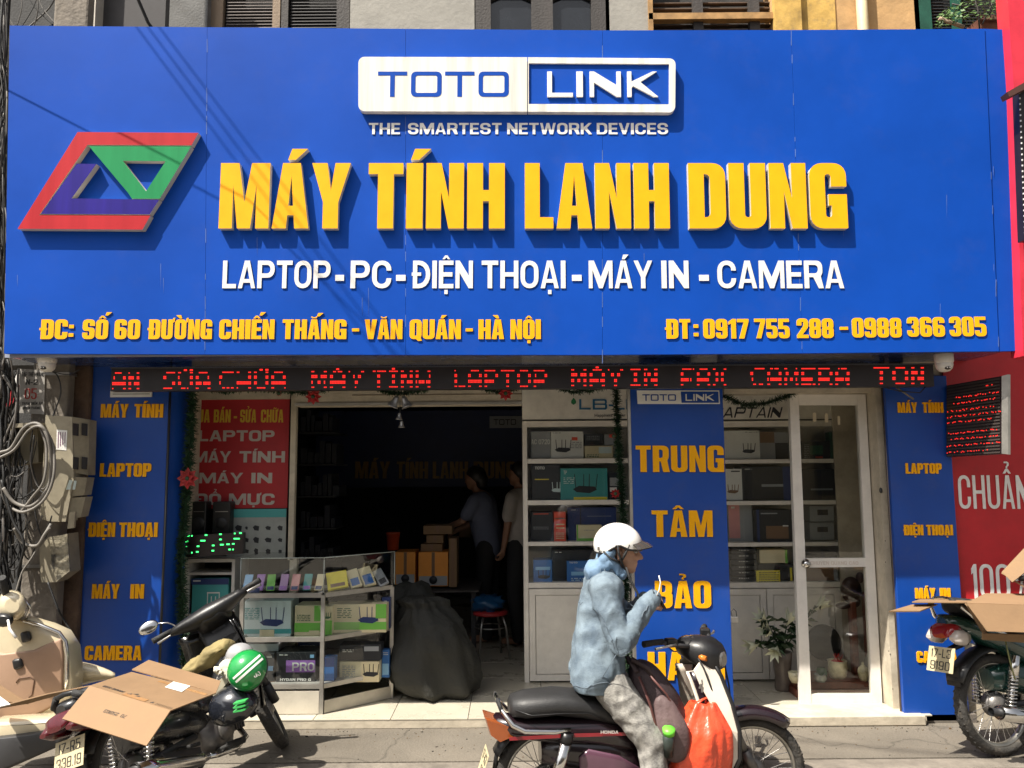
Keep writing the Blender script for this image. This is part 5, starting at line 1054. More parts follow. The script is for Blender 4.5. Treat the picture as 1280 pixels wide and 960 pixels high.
bells = thing('silver_bells', 'cluster of silver bells hanging from the middle of the garland', 'decoration', P(500, 490, 5.28)); silv = M('bell_silver', (.50, .48, .45), .3, .8, var=.3, scale=20)
for px, py, s_, rot in ((493, 503, .9, 25), (507, 503, .9, -22), (499, 521, .5, 4), (502, 531, .5, 2)):
    b = MB(); b.lathe([(0, .05), (.012, .048), (.02, .03), (.025, 0), (.04, -.03), (.046, -.036), (.04, -.034), (.0, -.02)], 18, 0, Matrix.Translation(P(px, py, 5.27)) @ Matrix.Rotation(R(rot), 4, 'Y') @ Matrix.Scale(s_*1.05, 4)); b.build('bell', silv, bells)
b = MB(); b.tube([P(500, 490, 5.27), P(500, 531, 5.27)], .002, 5); b.build('cord', dark, bells); finish(bells)
# ---------------------------------------------------------------- houses across the street (seen only as reflections and as the shade they give)
for k, (x0, x1, h, c) in enumerate(((-14, -5.2, 5.2, (.30, .26, .2)), (-5, 3.2, 6.4, (.24, .24, .25)), (3.4, 13, 4.8, (.34, .28, .18)))):
    t = thing('opposite_house', ('low ochre', 'tall grey', 'low tan')[k]+' house across the street, seen mirrored in the shop glass', 'house', ((x0+x1)/2, -9, -.22), 'houses across the street')
    b = MB(); b.box(x0, -13, -.22, x1, -9, h); b.build('wall', M('opposite_render_%d' % k, c, .85, var=.15), t)
    wm = None
    for fl_ in range(1):
        for j in range(3):
            wx = x0+(x1-x0)*(j+.5)/3; b = MB(); b.box(wx-.6, -9.02, 1+fl_*3, wx+.6, -8.96, 2.6+fl_*3); b.build('window', walldk, t)
    finish(t)
# ---------------------------------------------------------------- utility pole with boxes and cables
pl = thing('utility_pole', 'square concrete utility pole with white number plate N-2 05 at the left', 'pole', (P(50, 700, 5.255).x, 5.255, 0))
b = MB(); a = P(27, 700, 5.255); c = P(74, 700, 5.255); b.box(a.x, 5.255, 0, c.x, 5.34, 7.0, b=.015); b.build('shaft', concrete, pl)
b = MB(); ppoly(b, [(25, 461), (56, 463), (55, 518), (23, 516)], 5.247, .006); npl = b.build('number_plate', M('plate_white_grey', (.42, .40, .37), .5, dirt=.15), pl)
kk = M('plate_black_print', (.03, .03, .03), .6); kr = M('plate_red_print', (.40, .04, .03), .6)
ptext('TẬP THỂ HVANQ', 'arial', 27, 55, 470.5, 465.5, 5.2465, .001, kk, npl, 'print', split=False); ptext('N-2', 'arial', 32, 47, 481, 474, 5.2465, .001, kk, npl)
ptext('05', 'thin', 30.5, 45.5, 499, 485.5, 5.2465, .001, kr, npl); ptext('TRẠM BIẾN ÁP', 'arial', 27, 53, 506, 502.5, 5.2465, .001, kk, npl, 'print', split=False); ptext('CHIẾN THẮNG', 'arial', 28, 50, 511.5, 508.5, 5.2465, .001, kk, npl, 'print', split=False)
b = MB()
for z in (1.05, 1.75, 2.3, 3.2): b.box(a.x-.006, 5.247, z, c.x+.006, 5.345, z+.02)
tag(b.build('steel_band', steel, pl), kind='stuff'); finish(pl)
brk = thing('brown_trunk', 'rough brown timber post between the utility pole and the blue panel', 'post', (P(88, 700, 5.38).x, 5.38, 0)); b = MB(); x0 = P(66, 700, 5.36).x; x1 = P(101, 700, 5.36).x
b.box(x0, 5.36, 0, x1, 5.45, 3.2, b=.02); b.build('shaft', M('rough_brown_wood', (.12, .075, .05), .9, var=.35, bump=.6, bscale=25, dirt=.2), brk); finish(brk)
mbx = M('meter_box_beige', (.30, .265, .19), .6, var=.2, dirt=.55); win = M('meter_window', (.03, .03, .03), .2)
def mbox(label, front, Y, d, side=None, windows=()):
    t = thing('meter_box', label, 'meter box', P(front[2][0], front[2][1], Y), 'meter boxes on the utility pole')
    b = MB(); ppoly(b, front, Y, d); b.build('box_body', mbx, t)
    for w in windows: b = MB(); ppoly(b, w, Y-.012, .011); b.build('meter_window', win, t)
    return t
t = mbox('small square beige meter box wrapped in cables at the far left', [(8, 533), (47, 531), (48, 578), (10, 583)], 5.175, .10)
b = MB(); ppoly(b, [(6, 530), (49, 528), (49, 533), (7, 535)], 5.055, .12); b.build('lid', mbx, t); finish(t)
t = mbox('tall beige meter box with four dark windows on the pole', [(57, 519), (90, 521), (92, 600), (82, 652), (62, 652), (50, 648)], 5.115, .14)
b = MB(); b.prism([P(90, 521, 5.115), P(112, 525, 5.215), P(110, 594, 5.215), P(89, 590, 5.115)], (.0, .09, 0)); b.build('meter_face', mbx, t)
for x in (92, 103):
    for y in (529, 571): b = MB(); yf = lambda xx: 5.115+(xx-90)*.0045-.004; v = [P(x, y, yf(x)), P(x+6.5, y+1, yf(x+6.5)), P(x+6, y+16, yf(x+6)), P(x-.3, y+15, yf(x-.3))]; b.prism([q-Vector((0, .008, 0)) for q in v], (0, .009, 0)); b.build('meter_window', win, t)
b = MB(); b.prism([P(86, 596, 5.105), P(109, 597, 5.175), P(105, 619, 5.175), P(78, 622, 5.105)], (0, .09, 0)); b.prism([P(77, 623, 5.105), P(107, 621, 5.175), P(101, 646, 5.175), P(73, 651, 5.105)], (0, .09, 0)); b.prism([P(87, 640, 5.095), P(94, 640, 5.105), P(92, 660, 5.105), P(84, 661, 5.095)], (0, .02, 0)); tag(b.build('lower_flaps', mbx, t), kind='stuff')
b = MB(); ppoly(b, [(71, 537), (84, 538), (83, 563), (70, 562)], 5.113, .0015); lab = b.build('paper_sticker', whiteA, t)
b = MB()
for k in range(4): ppoly(b, [(72.5+k*2.8, 540), (73.6+k*2.8, 540), (73.1+k*2.8, 560-k*2), (72+k*2.8, 560-k*2)], 5.1125, .001)
b.build('fine_print', M('sticker_print', (.15, .05, .12), .6), lab); b = MB(); v = [P(87, 600, 5.103), P(96, 601, 5.135), P(94, 612, 5.135), P(83, 612, 5.103)]; b.prism([q-Vector((0, .004, 0)) for q in v], (0, .003, 0)); b.build('blue_sticker', cb['pale'], t)
finish(t)
t = mbox('low beige meter box wrapped in clear plastic below the tall one', [(49, 685), (60, 672), (84, 667), (87, 715), (70, 728), (51, 728)], 5.145, .13)
b = MB(); ppoly(b, [(62, 671), (84, 668), (87, 714), (72, 726), (64, 700)], 5.13, .014); b.build('plastic_wrap', M('dirty_plastic_wrap', (.30, .27, .20), .15, var=.4, scale=25, bump=.8, bscale=25), t)
ptext('010', 'thin', 63, 68, 712, 693, 5.127, .001, kk, t); finish(t)
# cables: the ones that can be told apart are things, the far tangle is one mass
rc = random.Random(21)
def curve_pts(ctrl, Y, n=10, w=.0, wy=.05):
    c = [P(x, y, Y+(rc.uniform(-wy, wy))) for x, y in ctrl]; c = [c[0]*2-c[1]]+c+[c[-1]*2-c[-2]]; out = []
    for i in range(1, len(c)-2):
        for k in range(n):
            t = k/n; out.append(.5*((2*c[i])+(c[i+1]-c[i-1])*t+(2*c[i-1]-5*c[i]+4*c[i+1]-c[i+2])*t*t+(3*c[i]-c[i-1]-3*c[i+1]+c[i+2])*t**3))
    out.append(c[-2]); return out
for lab_, ctrl, r, m_ in (
    ('thick grey cable arching over the small meter box', [(0, 566), (14, 560), (30, 535), (48, 530), (60, 548), (64, 580), (60, 610), (40, 632), (18, 628), (4, 610)], .011, cableg),
    ('second grey cable arching beside the tall meter box', [(0, 572), (18, 562), (36, 538), (52, 534), (66, 556), (67, 596), (54, 626), (30, 640), (10, 632), (0, 618)], .009, cableg),
    ('grey cable dropping from the arch down the pole', [(50, 533), (58, 560), (55, 600), (40, 622), (26, 640)], .008, cableg),
    ('pale cable looping under the tall meter box', [(18, 660), (28, 678), (46, 682), (56, 668), (64, 655)], .010, cableg),
    ('thin pale cable running down to the low bundle', [(62, 660), (50, 680), (38, 700), (28, 715), (20, 740)], .006, cableg),
    ('black cable swinging below the low meter box', [(2, 600), (16, 650), (30, 680), (22, 720), (28, 760)], .008, cable),
    ('black cable drooping past the brown post', [(60, 728), (72, 760), (80, 775), (96, 800)], .006, cable),
    ('black cable leaving the dome camera at the left', [(60, 462), (72, 470), (76, 490), (70, 510), (66, 520)], .004, cable),
    ('thin cable strung from the camera to the panel', [(66, 465), (85, 468), (100, 462)], .003, cable)):
    b = MB(); b.tube(curve_pts(ctrl, 5.02, wy=.02), r, 7); o = b.build('cable', m_); tag(o, lab_, 'cable', 'cables on the utility pole')
b = MB()
for k in range(46):
    x = rc.uniform(-14, 20); y0 = rc.uniform(430, 470); pts = [(x+rc.gauss(0, 5), y0)]
    n_ = rc.randint(4, 7); yy = y0
    for i in range(n_): yy += rc.uniform(30, 75); pts.append((max(-20, min(22 if yy < 530 else 36, x+rc.gauss(0, 9)))+(4 if yy > 700 else 0), yy))
    b.tube(curve_pts(pts, 5.08, 6, wy=.06), rc.uniform(.004, .009), 5, rc.choice((0, 0, 0, 1)))
for k in range(16):
    x = rc.uniform(4, 50); y0 = rc.uniform(520, 600); w_ = rc.uniform(-40, 10); d_ = rc.uniform(40, 130)
    b.tube(curve_pts([(x, y0), (x+w_*.3-6, y0+d_*.5), (x+w_*.6, y0+d_), (x+w_*.5+10, y0+d_*1.15), (x+w_*.3+20, y0+d_*.9)], 5.06, 7, wy=.03), rc.uniform(.002, .005), 5, rc.choice((0, 1)))
tag(b.build('cable_tangle', [cable, M('cable_mid_grey', (.12, .11, .10), .6)]), 'dense tangle of black and grey cables hanging down the left edge', 'cables', kind='stuff')
b = MB()
for k in range(26):
    x = rc.uniform(-10, 14); pts = [(x, -30)]; yy = -30
    while yy < 440: yy += rc.uniform(50, 110); pts.append((max(-20, min(9, x+rc.gauss(0, 7))), yy))
    b.tube(curve_pts(pts, 5.1, 6, wy=.12), rc.uniform(.003, .008), 5, rc.choice((0, 0, 1)))
for k in range(12):
    x = rc.uniform(0, 122); pts = [(x, -30), (x+rc.gauss(0, 14), 5), (x+rc.gauss(0, 24), 45)]; b.tube(curve_pts(pts, 5.6, 6, wy=.05), rc.uniform(.002, .006), 5, rc.choice((0, 1)))
tag(b.build('cable_tangle', [cable, MATS['cable_mid_grey']]), 'loose cables running up beside and above the left end of the sign', 'cables', kind='stuff')
t = thing('street_banner', 'scrap of a red and white banner behind the cables at the far left', 'banner', P(10, 740, 5.6)); b = MB(); ppoly(b, [(-20, 476), (24, 468), (24, 505), (-20, 520)], 5.7, .01); ppoly(b, [(-20, 660), (2, 668), (8, 700), (4, 740), (-20, 760)], 5.5, .01); tag(b.build('banner_cloth', redb, t), kind='stuff')
b = MB(); ppoly(b, [(10, 470), (24, 468), (24, 481), (10, 483)], 5.69, .008); b.build('white_stripe', whiteA, t); finish(t)
# plants on the ledge at the top right
rp3 = random.Random(4); b = MB()
for k in range(520):
    x = rp3.uniform(1172, 1258); lim = 30-22*min(1, (x-1172)/50); y = rp3.uniform(lim-12-(x > 1200)*20, 26 if x > 1200 else lim+6)
    p = P(x, y, 5.55+rp3.uniform(-.12, .12)); d = Vector((rp3.gauss(0, 1), rp3.gauss(0, .6), rp3.gauss(0, .7))).normalized(); s_ = d.orthogonal().normalized(); L_ = rp3.uniform(.02, .045); b.add([p, p+d*L_*.5+s_*L_*.3, p+d*L_, p+d*L_*.5-s_*L_*.3], [(0, 1, 2, 3)])
t = thing('potted_plant', 'leafy green plant on the tiled ledge above the right end of the sign', 'plant', P(1230, 25, 5.55)); tag(b.build('leaves', leaf, t), kind='stuff')
for c_ in ([(1225, 40), (1222, 10), (1215, -10)], [(1222, 20), (1205, 8), (1190, 5)], [(1228, 30), (1240, 5), (1248, -15)], [(1236, 20), (1246, -4), (1243, -20)]): b = MB(); b.tube([P(x, y, 5.55) for x, y in c_], .006, 6); b.build('stem', wooddk, t)
finish(t); t = thing('timber_offcut', 'short dry stick leaning on the tiled ledge above the sign', 'stick', P(1175, 22, 5.5)); b = MB(); b.tube([P(1174, 23, 5.5), P(1205, 34, 5.5)], .014, 8); b.build('stick', woodtan, t); finish(t)
# ---------------------------------------------------------------- underbone motorcycles: one builder, local x forward, y left, z up
tyre = M('tyre_rubber', (.045, .042, .038), .85, var=.35, bump=.4, bscale=60, dirt=.5); rimm = M('rim_steel', (.40, .39, .36), .3, .9, var=.2); spk = M('spoke_steel', (.55, .53, .5), .3, .9)
lensR = M('lens_red', (.30, .012, .018), .12, coat=.5); lensW = M('lens_clear', (.55, .50, .46), .12, coat=.5); lensO = M('lens_orange', (.60, .17, .02), .12, coat=.5); lensD = M('lens_dark_red', (.075, .004, .008), .2, coat=.5); lensA = M('lens_amber_brown', (.30, .075, .018), .15, coat=.6); plateM = M('plate_cream', (.52, .45, .28), .5, dirt=.25); plateK = M('plate_dark', (.05, .045, .04), .6)
engm = M('engine_alloy', (.20, .19, .18), .45, .7, var=.3, dirt=.2); seatm = M('seat_vinyl', (.022, .022, .023), .5, var=.2, bump=.12, bscale=120)
def place(b, mt):
    b.v = [tuple(mt @ Vector(v)) for v in b.v]; return b
def sup(x, z, hy, hz, n=18, e=2.6, tilt=0.):
    out = []
    for k in range(n):
        a = 2*math.pi*k/n; c, s_ = math.cos(a), math.sin(a); out.append(Vector((x+tilt*hz*(abs(s_)**(2/e))*(1 if s_ > 0 else -1), hy*(abs(c)**(2/e))*(1 if c > 0 else -1), z+hz*(abs(s_)**(2/e))*(1 if s_ > 0 else -1))))
    return out
def wheel(root, cx, r=.28, w=.035, steer=None, rr=.225):
    mt = Matrix.Translation((cx, 0, r)) @ Matrix.Rotation(R(90), 4, 'X')
    if steer is not None: mt = steer @ mt
    b = MB(); b.lathe([(rr-.012, -w*.45), (rr, -w*.55), (rr+.01, -w*.5), (rr+.01, w*.5), (rr, w*.55), (rr-.012, w*.45), (rr-.016, 0), (rr-.012, -w*.45)], 48, 0, mt); whl = b.build('wheel', rimm, root)
    b = MB(); pr = []
    for k in range(13): a = math.pi*(k/12-.5)*1.5; pr.append((rr+.012+(r-rr-.012)*(.5+.5*math.cos(a*.72)) if 0 else r-.030+.030*math.cos(a), w*1.05*math.sin(a)))
    pr = [(rr+.006, -w*.5)]+pr+[(rr+.006, w*.5)]; b.lathe(pr, 56, 0, mt)
    for k in range(44):
        a = 2*math.pi*k/44
        for sd_ in (-1, 1):
            T = mt @ Matrix.Rotation(a+sd_*.03, 4, 'Z') @ Matrix.Translation((r-.004, 0, sd_*.014)) @ Matrix.Rotation(sd_*.5, 4, 'X'); b.box(-.004, -.006, -.009, .0035, .006, .009, mat=T)
    b.build('tyre', tyre, whl)
    b = MB()
    for k in range(32):
        a = 2*math.pi*k/32; sd_ = 1 if k % 2 else -1; da = .5*(1 if (k//2) % 2 else -1); b.tube([mt @ Vector((.042*math.cos(a+da), .042*math.sin(a+da), sd_*.028)), mt @ Vector((rr*math.cos(a), rr*math.sin(a), 0))], .0019, 4, cap=False)
    tag(b.build('spokes', spk, whl), kind='stuff'); b = MB(); b.lathe([(0, -.05), (.05, -.045), (.066, -.03), (.066, .02), (.045, .045), (0, .055)], 24, 0, mt); b.lathe([(.068, -.028), (.071, -.028), (.071, .018), (.068, .018)], 24, 0, mt); b.build('hub', engm, whl)
    return whl
def bike(label, loc, yaw, lean, steer=0., body=None, shield=None, tailc=None, plate=(), stripe=None, rack=False, black_front=False, mirrors=False, wide=False, tz=0., sweep=0., short=False, squash=False, bars=None, apron=False, railm=None, redm=None, sdz=0., lampm=None, group=None):
    t = thing('motorcycle', label, 'motorcycle', loc, group, (R(lean), 0, R(yaw))); t.rotation_mode = 'XYZ'
    t.rotation_euler = (Matrix.Rotation(R(yaw), 3, 'Z') @ Matrix.Rotation(-R(lean), 3, 'X')).to_euler()
    FX, RX = .57, -.56
    def rear(b):
        b.v = [(x if x > -.78 or not (short or squash) else -.78+(x+.78)*.62, y, z+tz*max(0, min(1, (-.25-x)/.5))) for x, y, z in b.v]; return b
    head = Vector((.335, 0, .80)); axis = (Vector((FX-.03, 0, .28))-head).normalized()
    S = Matrix.Translation(head) @ Matrix.Rotation(-R(steer), 4, axis) @ Matrix.Translation(-head)
    wheel(t, RX); wheel(t, FX, steer=S)
    # rear end
    b = MB(); secs = []
    for k in range(15): a = R(28+k*9.5); c = Vector((RX-math.cos(a)*.315, 0, .28+math.sin(a)*.315)); secs.append((c, a))
    vs = []; 
    for c, a in secs:
        d = Vector((-math.cos(a), 0, math.sin(a))); vs.append([c+Vector((0, y, 0))+d*(.012 if abs(y) < .04 else -.012) for y in (-.062, -.035, 0, .035, .062)]+[c+Vector((0, y, 0))+d*(.006 if abs(y) < .04 else -.018) for y in (.060, .033, 0, -.033, -.060)])
    b.loft(vs); b.build('rear_fender', black, t)
    b = MB(); b.loft([sup(-.90, .60, .03, .03), sup(-.86, .60, .075, .05), sup(-.74, .585, .10, .055), sup(-.55, .56, .115, .07), sup(-.30, .53, .12, .08), sup(-.14, .48, .11, .07), sup(-.06, .44, .06, .05)]); bodyo = rear(b).build('body_cover', body, t)
    b = MB(); b.loft([sup(-.60, .42, .06, .06), sup(-.45, .42, .095, .09), sup(-.25, .40, .105, .10), sup(-.08, .36, .09, .08), sup(.02, .32, .05, .05)]); b.build('side_cover', body, t)
    b = MB()
    for sy in (-1, 1): b.prism([(-.775, sy*.110, .545), (-.45, sy*.129, .535), (-.12, sy*.121, .515), (-.10, sy*.12, .530), (-.45, sy*.129, .553), (-.775, sy*.110, .562)], (0, sy*.002, 0))
    if stripe: st_ = rear(b).build('side_stripe', stripe, t)
    b = MB(); secs = [sup(-.765, .685, .06, .03), sup(-.75, .69, .095, .05), sup(-.68, .69, .125, .062), sup(-.52, .69, .135, .062, tilt=0), sup(-.38, .665, .13, .065), sup(-.27, .625, .115, .06), sup(-.19, .585, .085, .045), sup(-.14, .56, .05, .025)]
    b.loft(secs); place(b, Matrix.Translation((0, 0, sdz))); seat = rear(b).build('seat', seatm, t); b = MB()
    for sy in (-1, 1): b.tube([(-.74, sy*.10, .69), (-.66, sy*.134, .665), (-.5, sy*.137, .66), (-.36, sy*.132, .645), (-.26, sy*.115, .59)], .003, 5)
    place(b, Matrix.Translation((0, 0, sdz))); rear(b).build('seat_piping', black, seat)
    b = MB(); b.tube([(-.46, -.145, .575), (-.55, -.16, .58), (-.70, -.165, .60), (-.76, -.15, .63), (-.84, -.11, .70), (-.86, -.05, .735), (-.865, 0, .74), (-.86, .05, .735), (-.84, .11, .70), (-.76, .15, .63), (-.70, .165, .60), (-.55, .16, .58), (-.46, .145, .575)], .013, 10); place(b, Matrix.Translation((0, 0, sdz))); rail = rear(b).build('grab_rail', railm or chrome, t)
    b = MB(); b.tube([(-.835, -.115, .695), (-.862, -.055, .735)], .0165, 10); b.tube([(-.862, .055, .735), (-.835, .115, .695)], .0165, 10); place(b, Matrix.Translation((0, 0, sdz))); tag(rear(b).build('rubber_sleeves', blackm, rail), kind='stuff')
    # tail lamp
    if short:
        b = MB(); secs = [[Vector((x, y, z)) for x, z in ((-.90, .625), (-.75, .572), (-.742, .525), (-.82, .497), (-.872, .535))] for y in (-.088, -.06, .06, .088)]
        for i_, k_ in ((0, .9), (3, .9)):
            c_ = sum(secs[i_], Vector())/5; secs[i_] = [c_+(q-c_)*k_ for q in secs[i_]]
        b.loft(secs, sm=False); b.build('tail_lamp', redm, t)
    b = MB(); b.loft([sup(-.955, .53, .045, .012), sup(-.93, .555, .08, .035), sup(-.86, .565, .088, .045), sup(-.80, .565, .08, .04)]); tl = None if short else rear(b).build('tail_lamp', redm or lensR, t)
    for sy in (() if short else (-1, 1)): b = MB(); b.loft([sup(-.95, .52, .02, .01), sup(-.90, .525, .035, .04), sup(-.82, .52, .03, .045), sup(-.76, .52, .015, .025)]); place(b, Matrix.Translation((0, sy*.085, 0))); rear(b).build('indicator', lampm or lensO, tl)
    # plate
    Tp = Matrix.Translation((-.90, 0, .40+tz)) @ Matrix.Rotation(R(18), 4, 'Y')
    b = MB(); b.box(-.003, -.095, -.07, .0, .095, .07, mat=Tp); pp = b.build('number_plate', plateM, t)
    ax = Vector((0, -1, 0)); up = (Tp.to_3x3() @ Vector((0, 0, 1))); fw = (Tp.to_3x3() @ Vector((-1, 0, 0)))
    for i, s_ in enumerate(plate):
        w_ = .07 if len(s_) < 6 else .08; z = .01 if i == 0 else -.058; p0 = Tp @ Vector((-.0031, w_, z)); p1 = Tp @ Vector((-.0031, -w_, z)); text(s_, 'plate', p0, p1, .048, .0015, plateK, pp, 'character', up=up, fwd=fw)
    b = MB(); b.box(-.93+.06, -.05, .25, -.86, .05, .36, b=.01); b.tube([(-.70, 0, .5), (-.86, 0, .45), (-.89, 0, .33)], .02, 8); rear(b).build('plate_bracket', black, t)
    # shocks
    for sy in (-1, 1):
        if short:
            b = MB(); p0, p1 = Vector((-.485, sy*.14, .50)), Vector((-.55, sy*.125, .27)); b.tube([p0, p1], .030, 16); b.tube([p0+Vector((.01, 0, .05)), p0], .034, 12, 1); b.build('shock_absorber', [chrome, black], t); continue
        b = MB(); p0, p1 = Vector((-.50, sy*.135, .56)), Vector((-.565, sy*.11, .27)); b.tube([p0, p0.lerp(p1, .45)], .027, 14); b.tube([p0.lerp(p1, .45), p1], .014, 10); sh_ = b.build('shock_absorber', chrome if not black_front else steel, t)
        b = MB(); pts = []
        for k in range(90): u = k/89; q = p0.lerp(p1, .35+.6*u); a = u*9*2*math.pi; pts.append(q+Vector((math.cos(a)*.026, math.sin(a)*.026, 0)))
        b.tube(pts, .005, 6); b.build('spring', chrome, sh_)
    b = MB()
    for sy in (-1, 1): b.tube([(-.18, sy*.08, .30), (-.56, sy*.085, .28)], .018, 8)
    b.build('swing_arm', dark, t)
    b = MB(); b.tube([(-.10, .105, .27), (-.57, .105, .28)], [.045, .05], 12, flat=.35); b.build('chain_case', dark, t)
    # engine
    b = MB(); b.loft([sup(-.14, .28, .08, .08), sup(-.05, .26, .12, .10), sup(.08, .25, .11, .095), sup(.14, .27, .07, .06)]); b.tube([(.08, 0, .28), (.26, 0, .31)], [.058, .062], 12); en = b.build('engine', engm, t)
    b = MB()
    for k in range(6): b.box(.12+k*.022, -.072, .235, .128+k*.022, .072, .375)
    tag(b.build('cooling_fins', engm, en), kind='stuff'); b = MB(); b.lathe([(0, .02), (.05, .018), (.062, 0)], 24, 0, Matrix.Translation((0.02, -.12, .27)) @ Matrix.Rotation(R(90), 4, 'X')); b.build('clutch_cover', engm, en)
    b = MB(); b.tube([(.22, -.03, .26), (.20, -.09, .18), (.05, -.13, .15), (-.12, -.145, .165), (-.2, -.15, .18)], .017, 10); b.tube([(-.2, -.15, .18), (-.28, -.155, .19), (-.6, -.17, .25), (-.72, -.175, .275)], [.02, .042, .047, .04], 16); b.lathe([(.034, .0), (.03, -.01), (.022, -.01), (.022, .05)], 16, 1, Matrix.Translation((-.728, -.175, .277)) @ Matrix.Rotation(R(-82), 4, 'Y')); ex = b.build('exhaust', [chrome, dark], t)
    b = MB(); b.prism([(-.30, -.198, .215), (-.56, -.215, .27), (-.58, -.215, .30), (-.30, -.2, .25)], (0, -.006, 0)); b.build('heat_shield', black, ex)
    b = MB()
    for sy in (-1, 1): b.tube([(-.05, 0, .17), (-.05, sy*.20, .19)], .012, 8); b.tube([(-.05, sy*.17, .19), (-.05, sy*.28, .19)], .019, 10); b.tube([(-.32, 0, .28), (-.34, sy*.18, .27), (-.34, sy*.24, .27)], .011, 8)
    tag(b.build('foot_pegs', blackm, t), kind='stuff')
    b = MB(); b.tube([(-.1, .09, .2), (-.07, .20, .03), (-.07, .23, .008)], .011, 8); b.tube([(-.15, -.10, .18), (-.33, -.14, .10)], .012, 8); b.build('side_stand', dark, t)
    # central tunnel and leg shield
    b = MB(); b.loft([sup(-.14, .46, .055, .05), sup(.0, .44, .06, .055), sup(.14, .46, .06, .06), sup(.24, .56, .062, .07), sup(.31, .68, .065, .07), sup(.325, .78, .06, .04)]); b.build('frame_tunnel', shield, t)
    nz, ny = 12, 13
    def shf(u, v, off=0):
        z = .30+(.56 if apron else .52)*v; wid = (.23 if apron else .20)*(1-(.12 if apron else .55)*max(0, v-.45)/.55*1.0)*(.75+.25*min(1, v*3)); y = (u*2-1)*wid; x = .335+.105*(1-v)**.8+.015-abs(u*2-1)**2.0*.17+off; return Vector((x, y, z))
    b = MB(); vs = [shf(j/(ny-1), i/(nz-1)) for i in range(nz) for j in range(ny)]+[shf(j/(ny-1), i/(nz-1), .012) for i in range(nz) for j in range(ny)]; fs = []; mi = []
    N_ = nz*ny
    for i in range(nz-1):
        for j in range(ny-1): a = i*ny+j; fs.append((a, a+1, a+ny+1, a+ny)); fs.append((N_+a, N_+a+ny, N_+a+ny+1, N_+a+1))
    for j in range(ny-1): fs += [(j, N_+j, N_+j+1, j+1), ((nz-1)*ny+j, (nz-1)*ny+j+1, N_+(nz-1)*ny+j+1, N_+(nz-1)*ny+j)]
    for i in range(nz-1): a = i*ny; fs += [(a, a+ny, N_+a+ny, N_+a), (a+ny-1, N_+a+ny-1, N_+a+2*ny-1, a+2*ny-1)]
    b.add(vs, fs, 0, True); ls = b.build('leg_shield', shield, t)
    b = MB(); vs = [shf(j/(ny-1), i/(nz-1), .016)+Vector((0, (j/(ny-1)-.5)*.02, 0)) for i in range(nz) for j in range(ny)]+[shf(j/(ny-1), i/(nz-1), .055-.04*abs(j/(ny-1)*2-1))+Vector((0, (j/(ny-1)-.5)*.03, 0)) for i in range(nz) for j in range(ny)]; b.add(vs, fs, 0, True); b.build('front_cover', body, t)
    # steering group
    SF = S
    b = MB()
    for sy in (-1, 1): b.tube([(.375, sy*.07, .70), (FX-.015, sy*.075, .30)], .024, 12); b.tube([(FX-.06, sy*.075, .40), (FX, sy*.075, .28)], [.030, .028], 12)
    b.tube([(.375, -.09, .69), (.375, .09, .69)], .025, 8); place(b, S); b.build('front_fork', engm if not black_front else dark, t)
    b = MB(); vs = []
    for k in range(13):
        a = R(38+k*7.6); c = Vector((FX-math.cos(a)*.315+.0, 0, .285+math.sin(a)*.315)); d = Vector((-math.cos(a), 0, math.sin(a))); w_ = 1 if 0 < k < 12 else .7
        vs.append([c+Vector((0, y*w_, 0))+d*o_ for y, o_ in ((-.062, -.04), (-.05, .0), (0, .016), (.05, .0), (.062, -.04))]+[c+Vector((0, y*w_, 0))+d*o_ for y, o_ in ((.058, -.042), (.046, -.006), (0, .008), (-.046, -.006), (-.058, -.042))])
    b.loft(vs); place(b, S); b.build('front_fender', body, t)
    if bars: S = bars
    b = MB(); b.loft([sup(.17, .925, .05, .025), sup(.20, .925, .09, .05), sup(.27, .915, .115, .07), sup(.345, .90, .11, .085), sup(.40, .885, .085, .075), sup(.43, .88, .05, .05)]); b.loft([sup(.27, .80, .05, .04), sup(.29, .86, .06, .05), sup(.31, .90, .06, .03)]); 
    if wide:
        secs = []
        for y_, rx, rz, cx, cz in ((-.25, .03, .02, .235, .955), (-.19, .055, .035, .25, .955), (-.11, .10, .055, .27, .945), (0, .125, .07, .275, .94), (.11, .10, .055, .27, .945), (.19, .055, .035, .25, .955), (.25, .03, .02, .235, .955)):
            secs.append([Vector((cx+rx*math.cos(a*.3927), y_, cz+rz*math.sin(a*.3927))) for a in range(16)])
        b.loft(secs); b.loft([sup(.25, .74, .10, .03), sup(.29, .82, .12, .07), sup(.33, .88, .12, .06), sup(.36, .90, .10, .05)])
    place(b, S); hs = b.build('headset', black, t)
    b = MB(); b.loft([sup(.40, .885, .055, .05), sup(.425, .88, .05, .045), sup(.44, .875, .03, .03)]); place(b, S); b.build('headlight', M('lens_smoked', (.22, .21, .20), .1, .3, coat=.8), hs)
    b = MB(); b.loft([sup(.19, .955, .03, .012), sup(.22, .965, .06, .014), sup(.28, .972, .065, .012), sup(.32, .972, .04, .005)]); place(b, S); b.build('speedometer', M('dial_cover', (.05, .05, .05), .12, coat=.6), hs)
    for sy in (-1, 1):
        b = MB(); sw = sweep; b.tube([(.30, sy*.05, .93), (.27-sw*.2, sy*.18, .955), (.215-sw*.7, sy*.26, .965+sw*.2), (.19-sw, sy*.345, .962+sw*.2)], .011, 10); place(b, S); hb = b.build('handlebar', dark, t)
        b = MB(); b.tube([(.225-sw*.6, sy*.235, .965+sw*.2), (.205-sw*.8, sy*.29, .965+sw*.2), (.19-sw, sy*.35, .962+sw*.2)], [.017, .0165, .018], 12); place(b, S); b.build('grip', blackm, hb)
        b = MB(); b.cbox((.245-sw*.4, sy*.20, .962+sw*.15), (.055, .06, .045), (0, 0, sy*.6), b=.008); place(b, S); b.build('switch_box', black, hb)
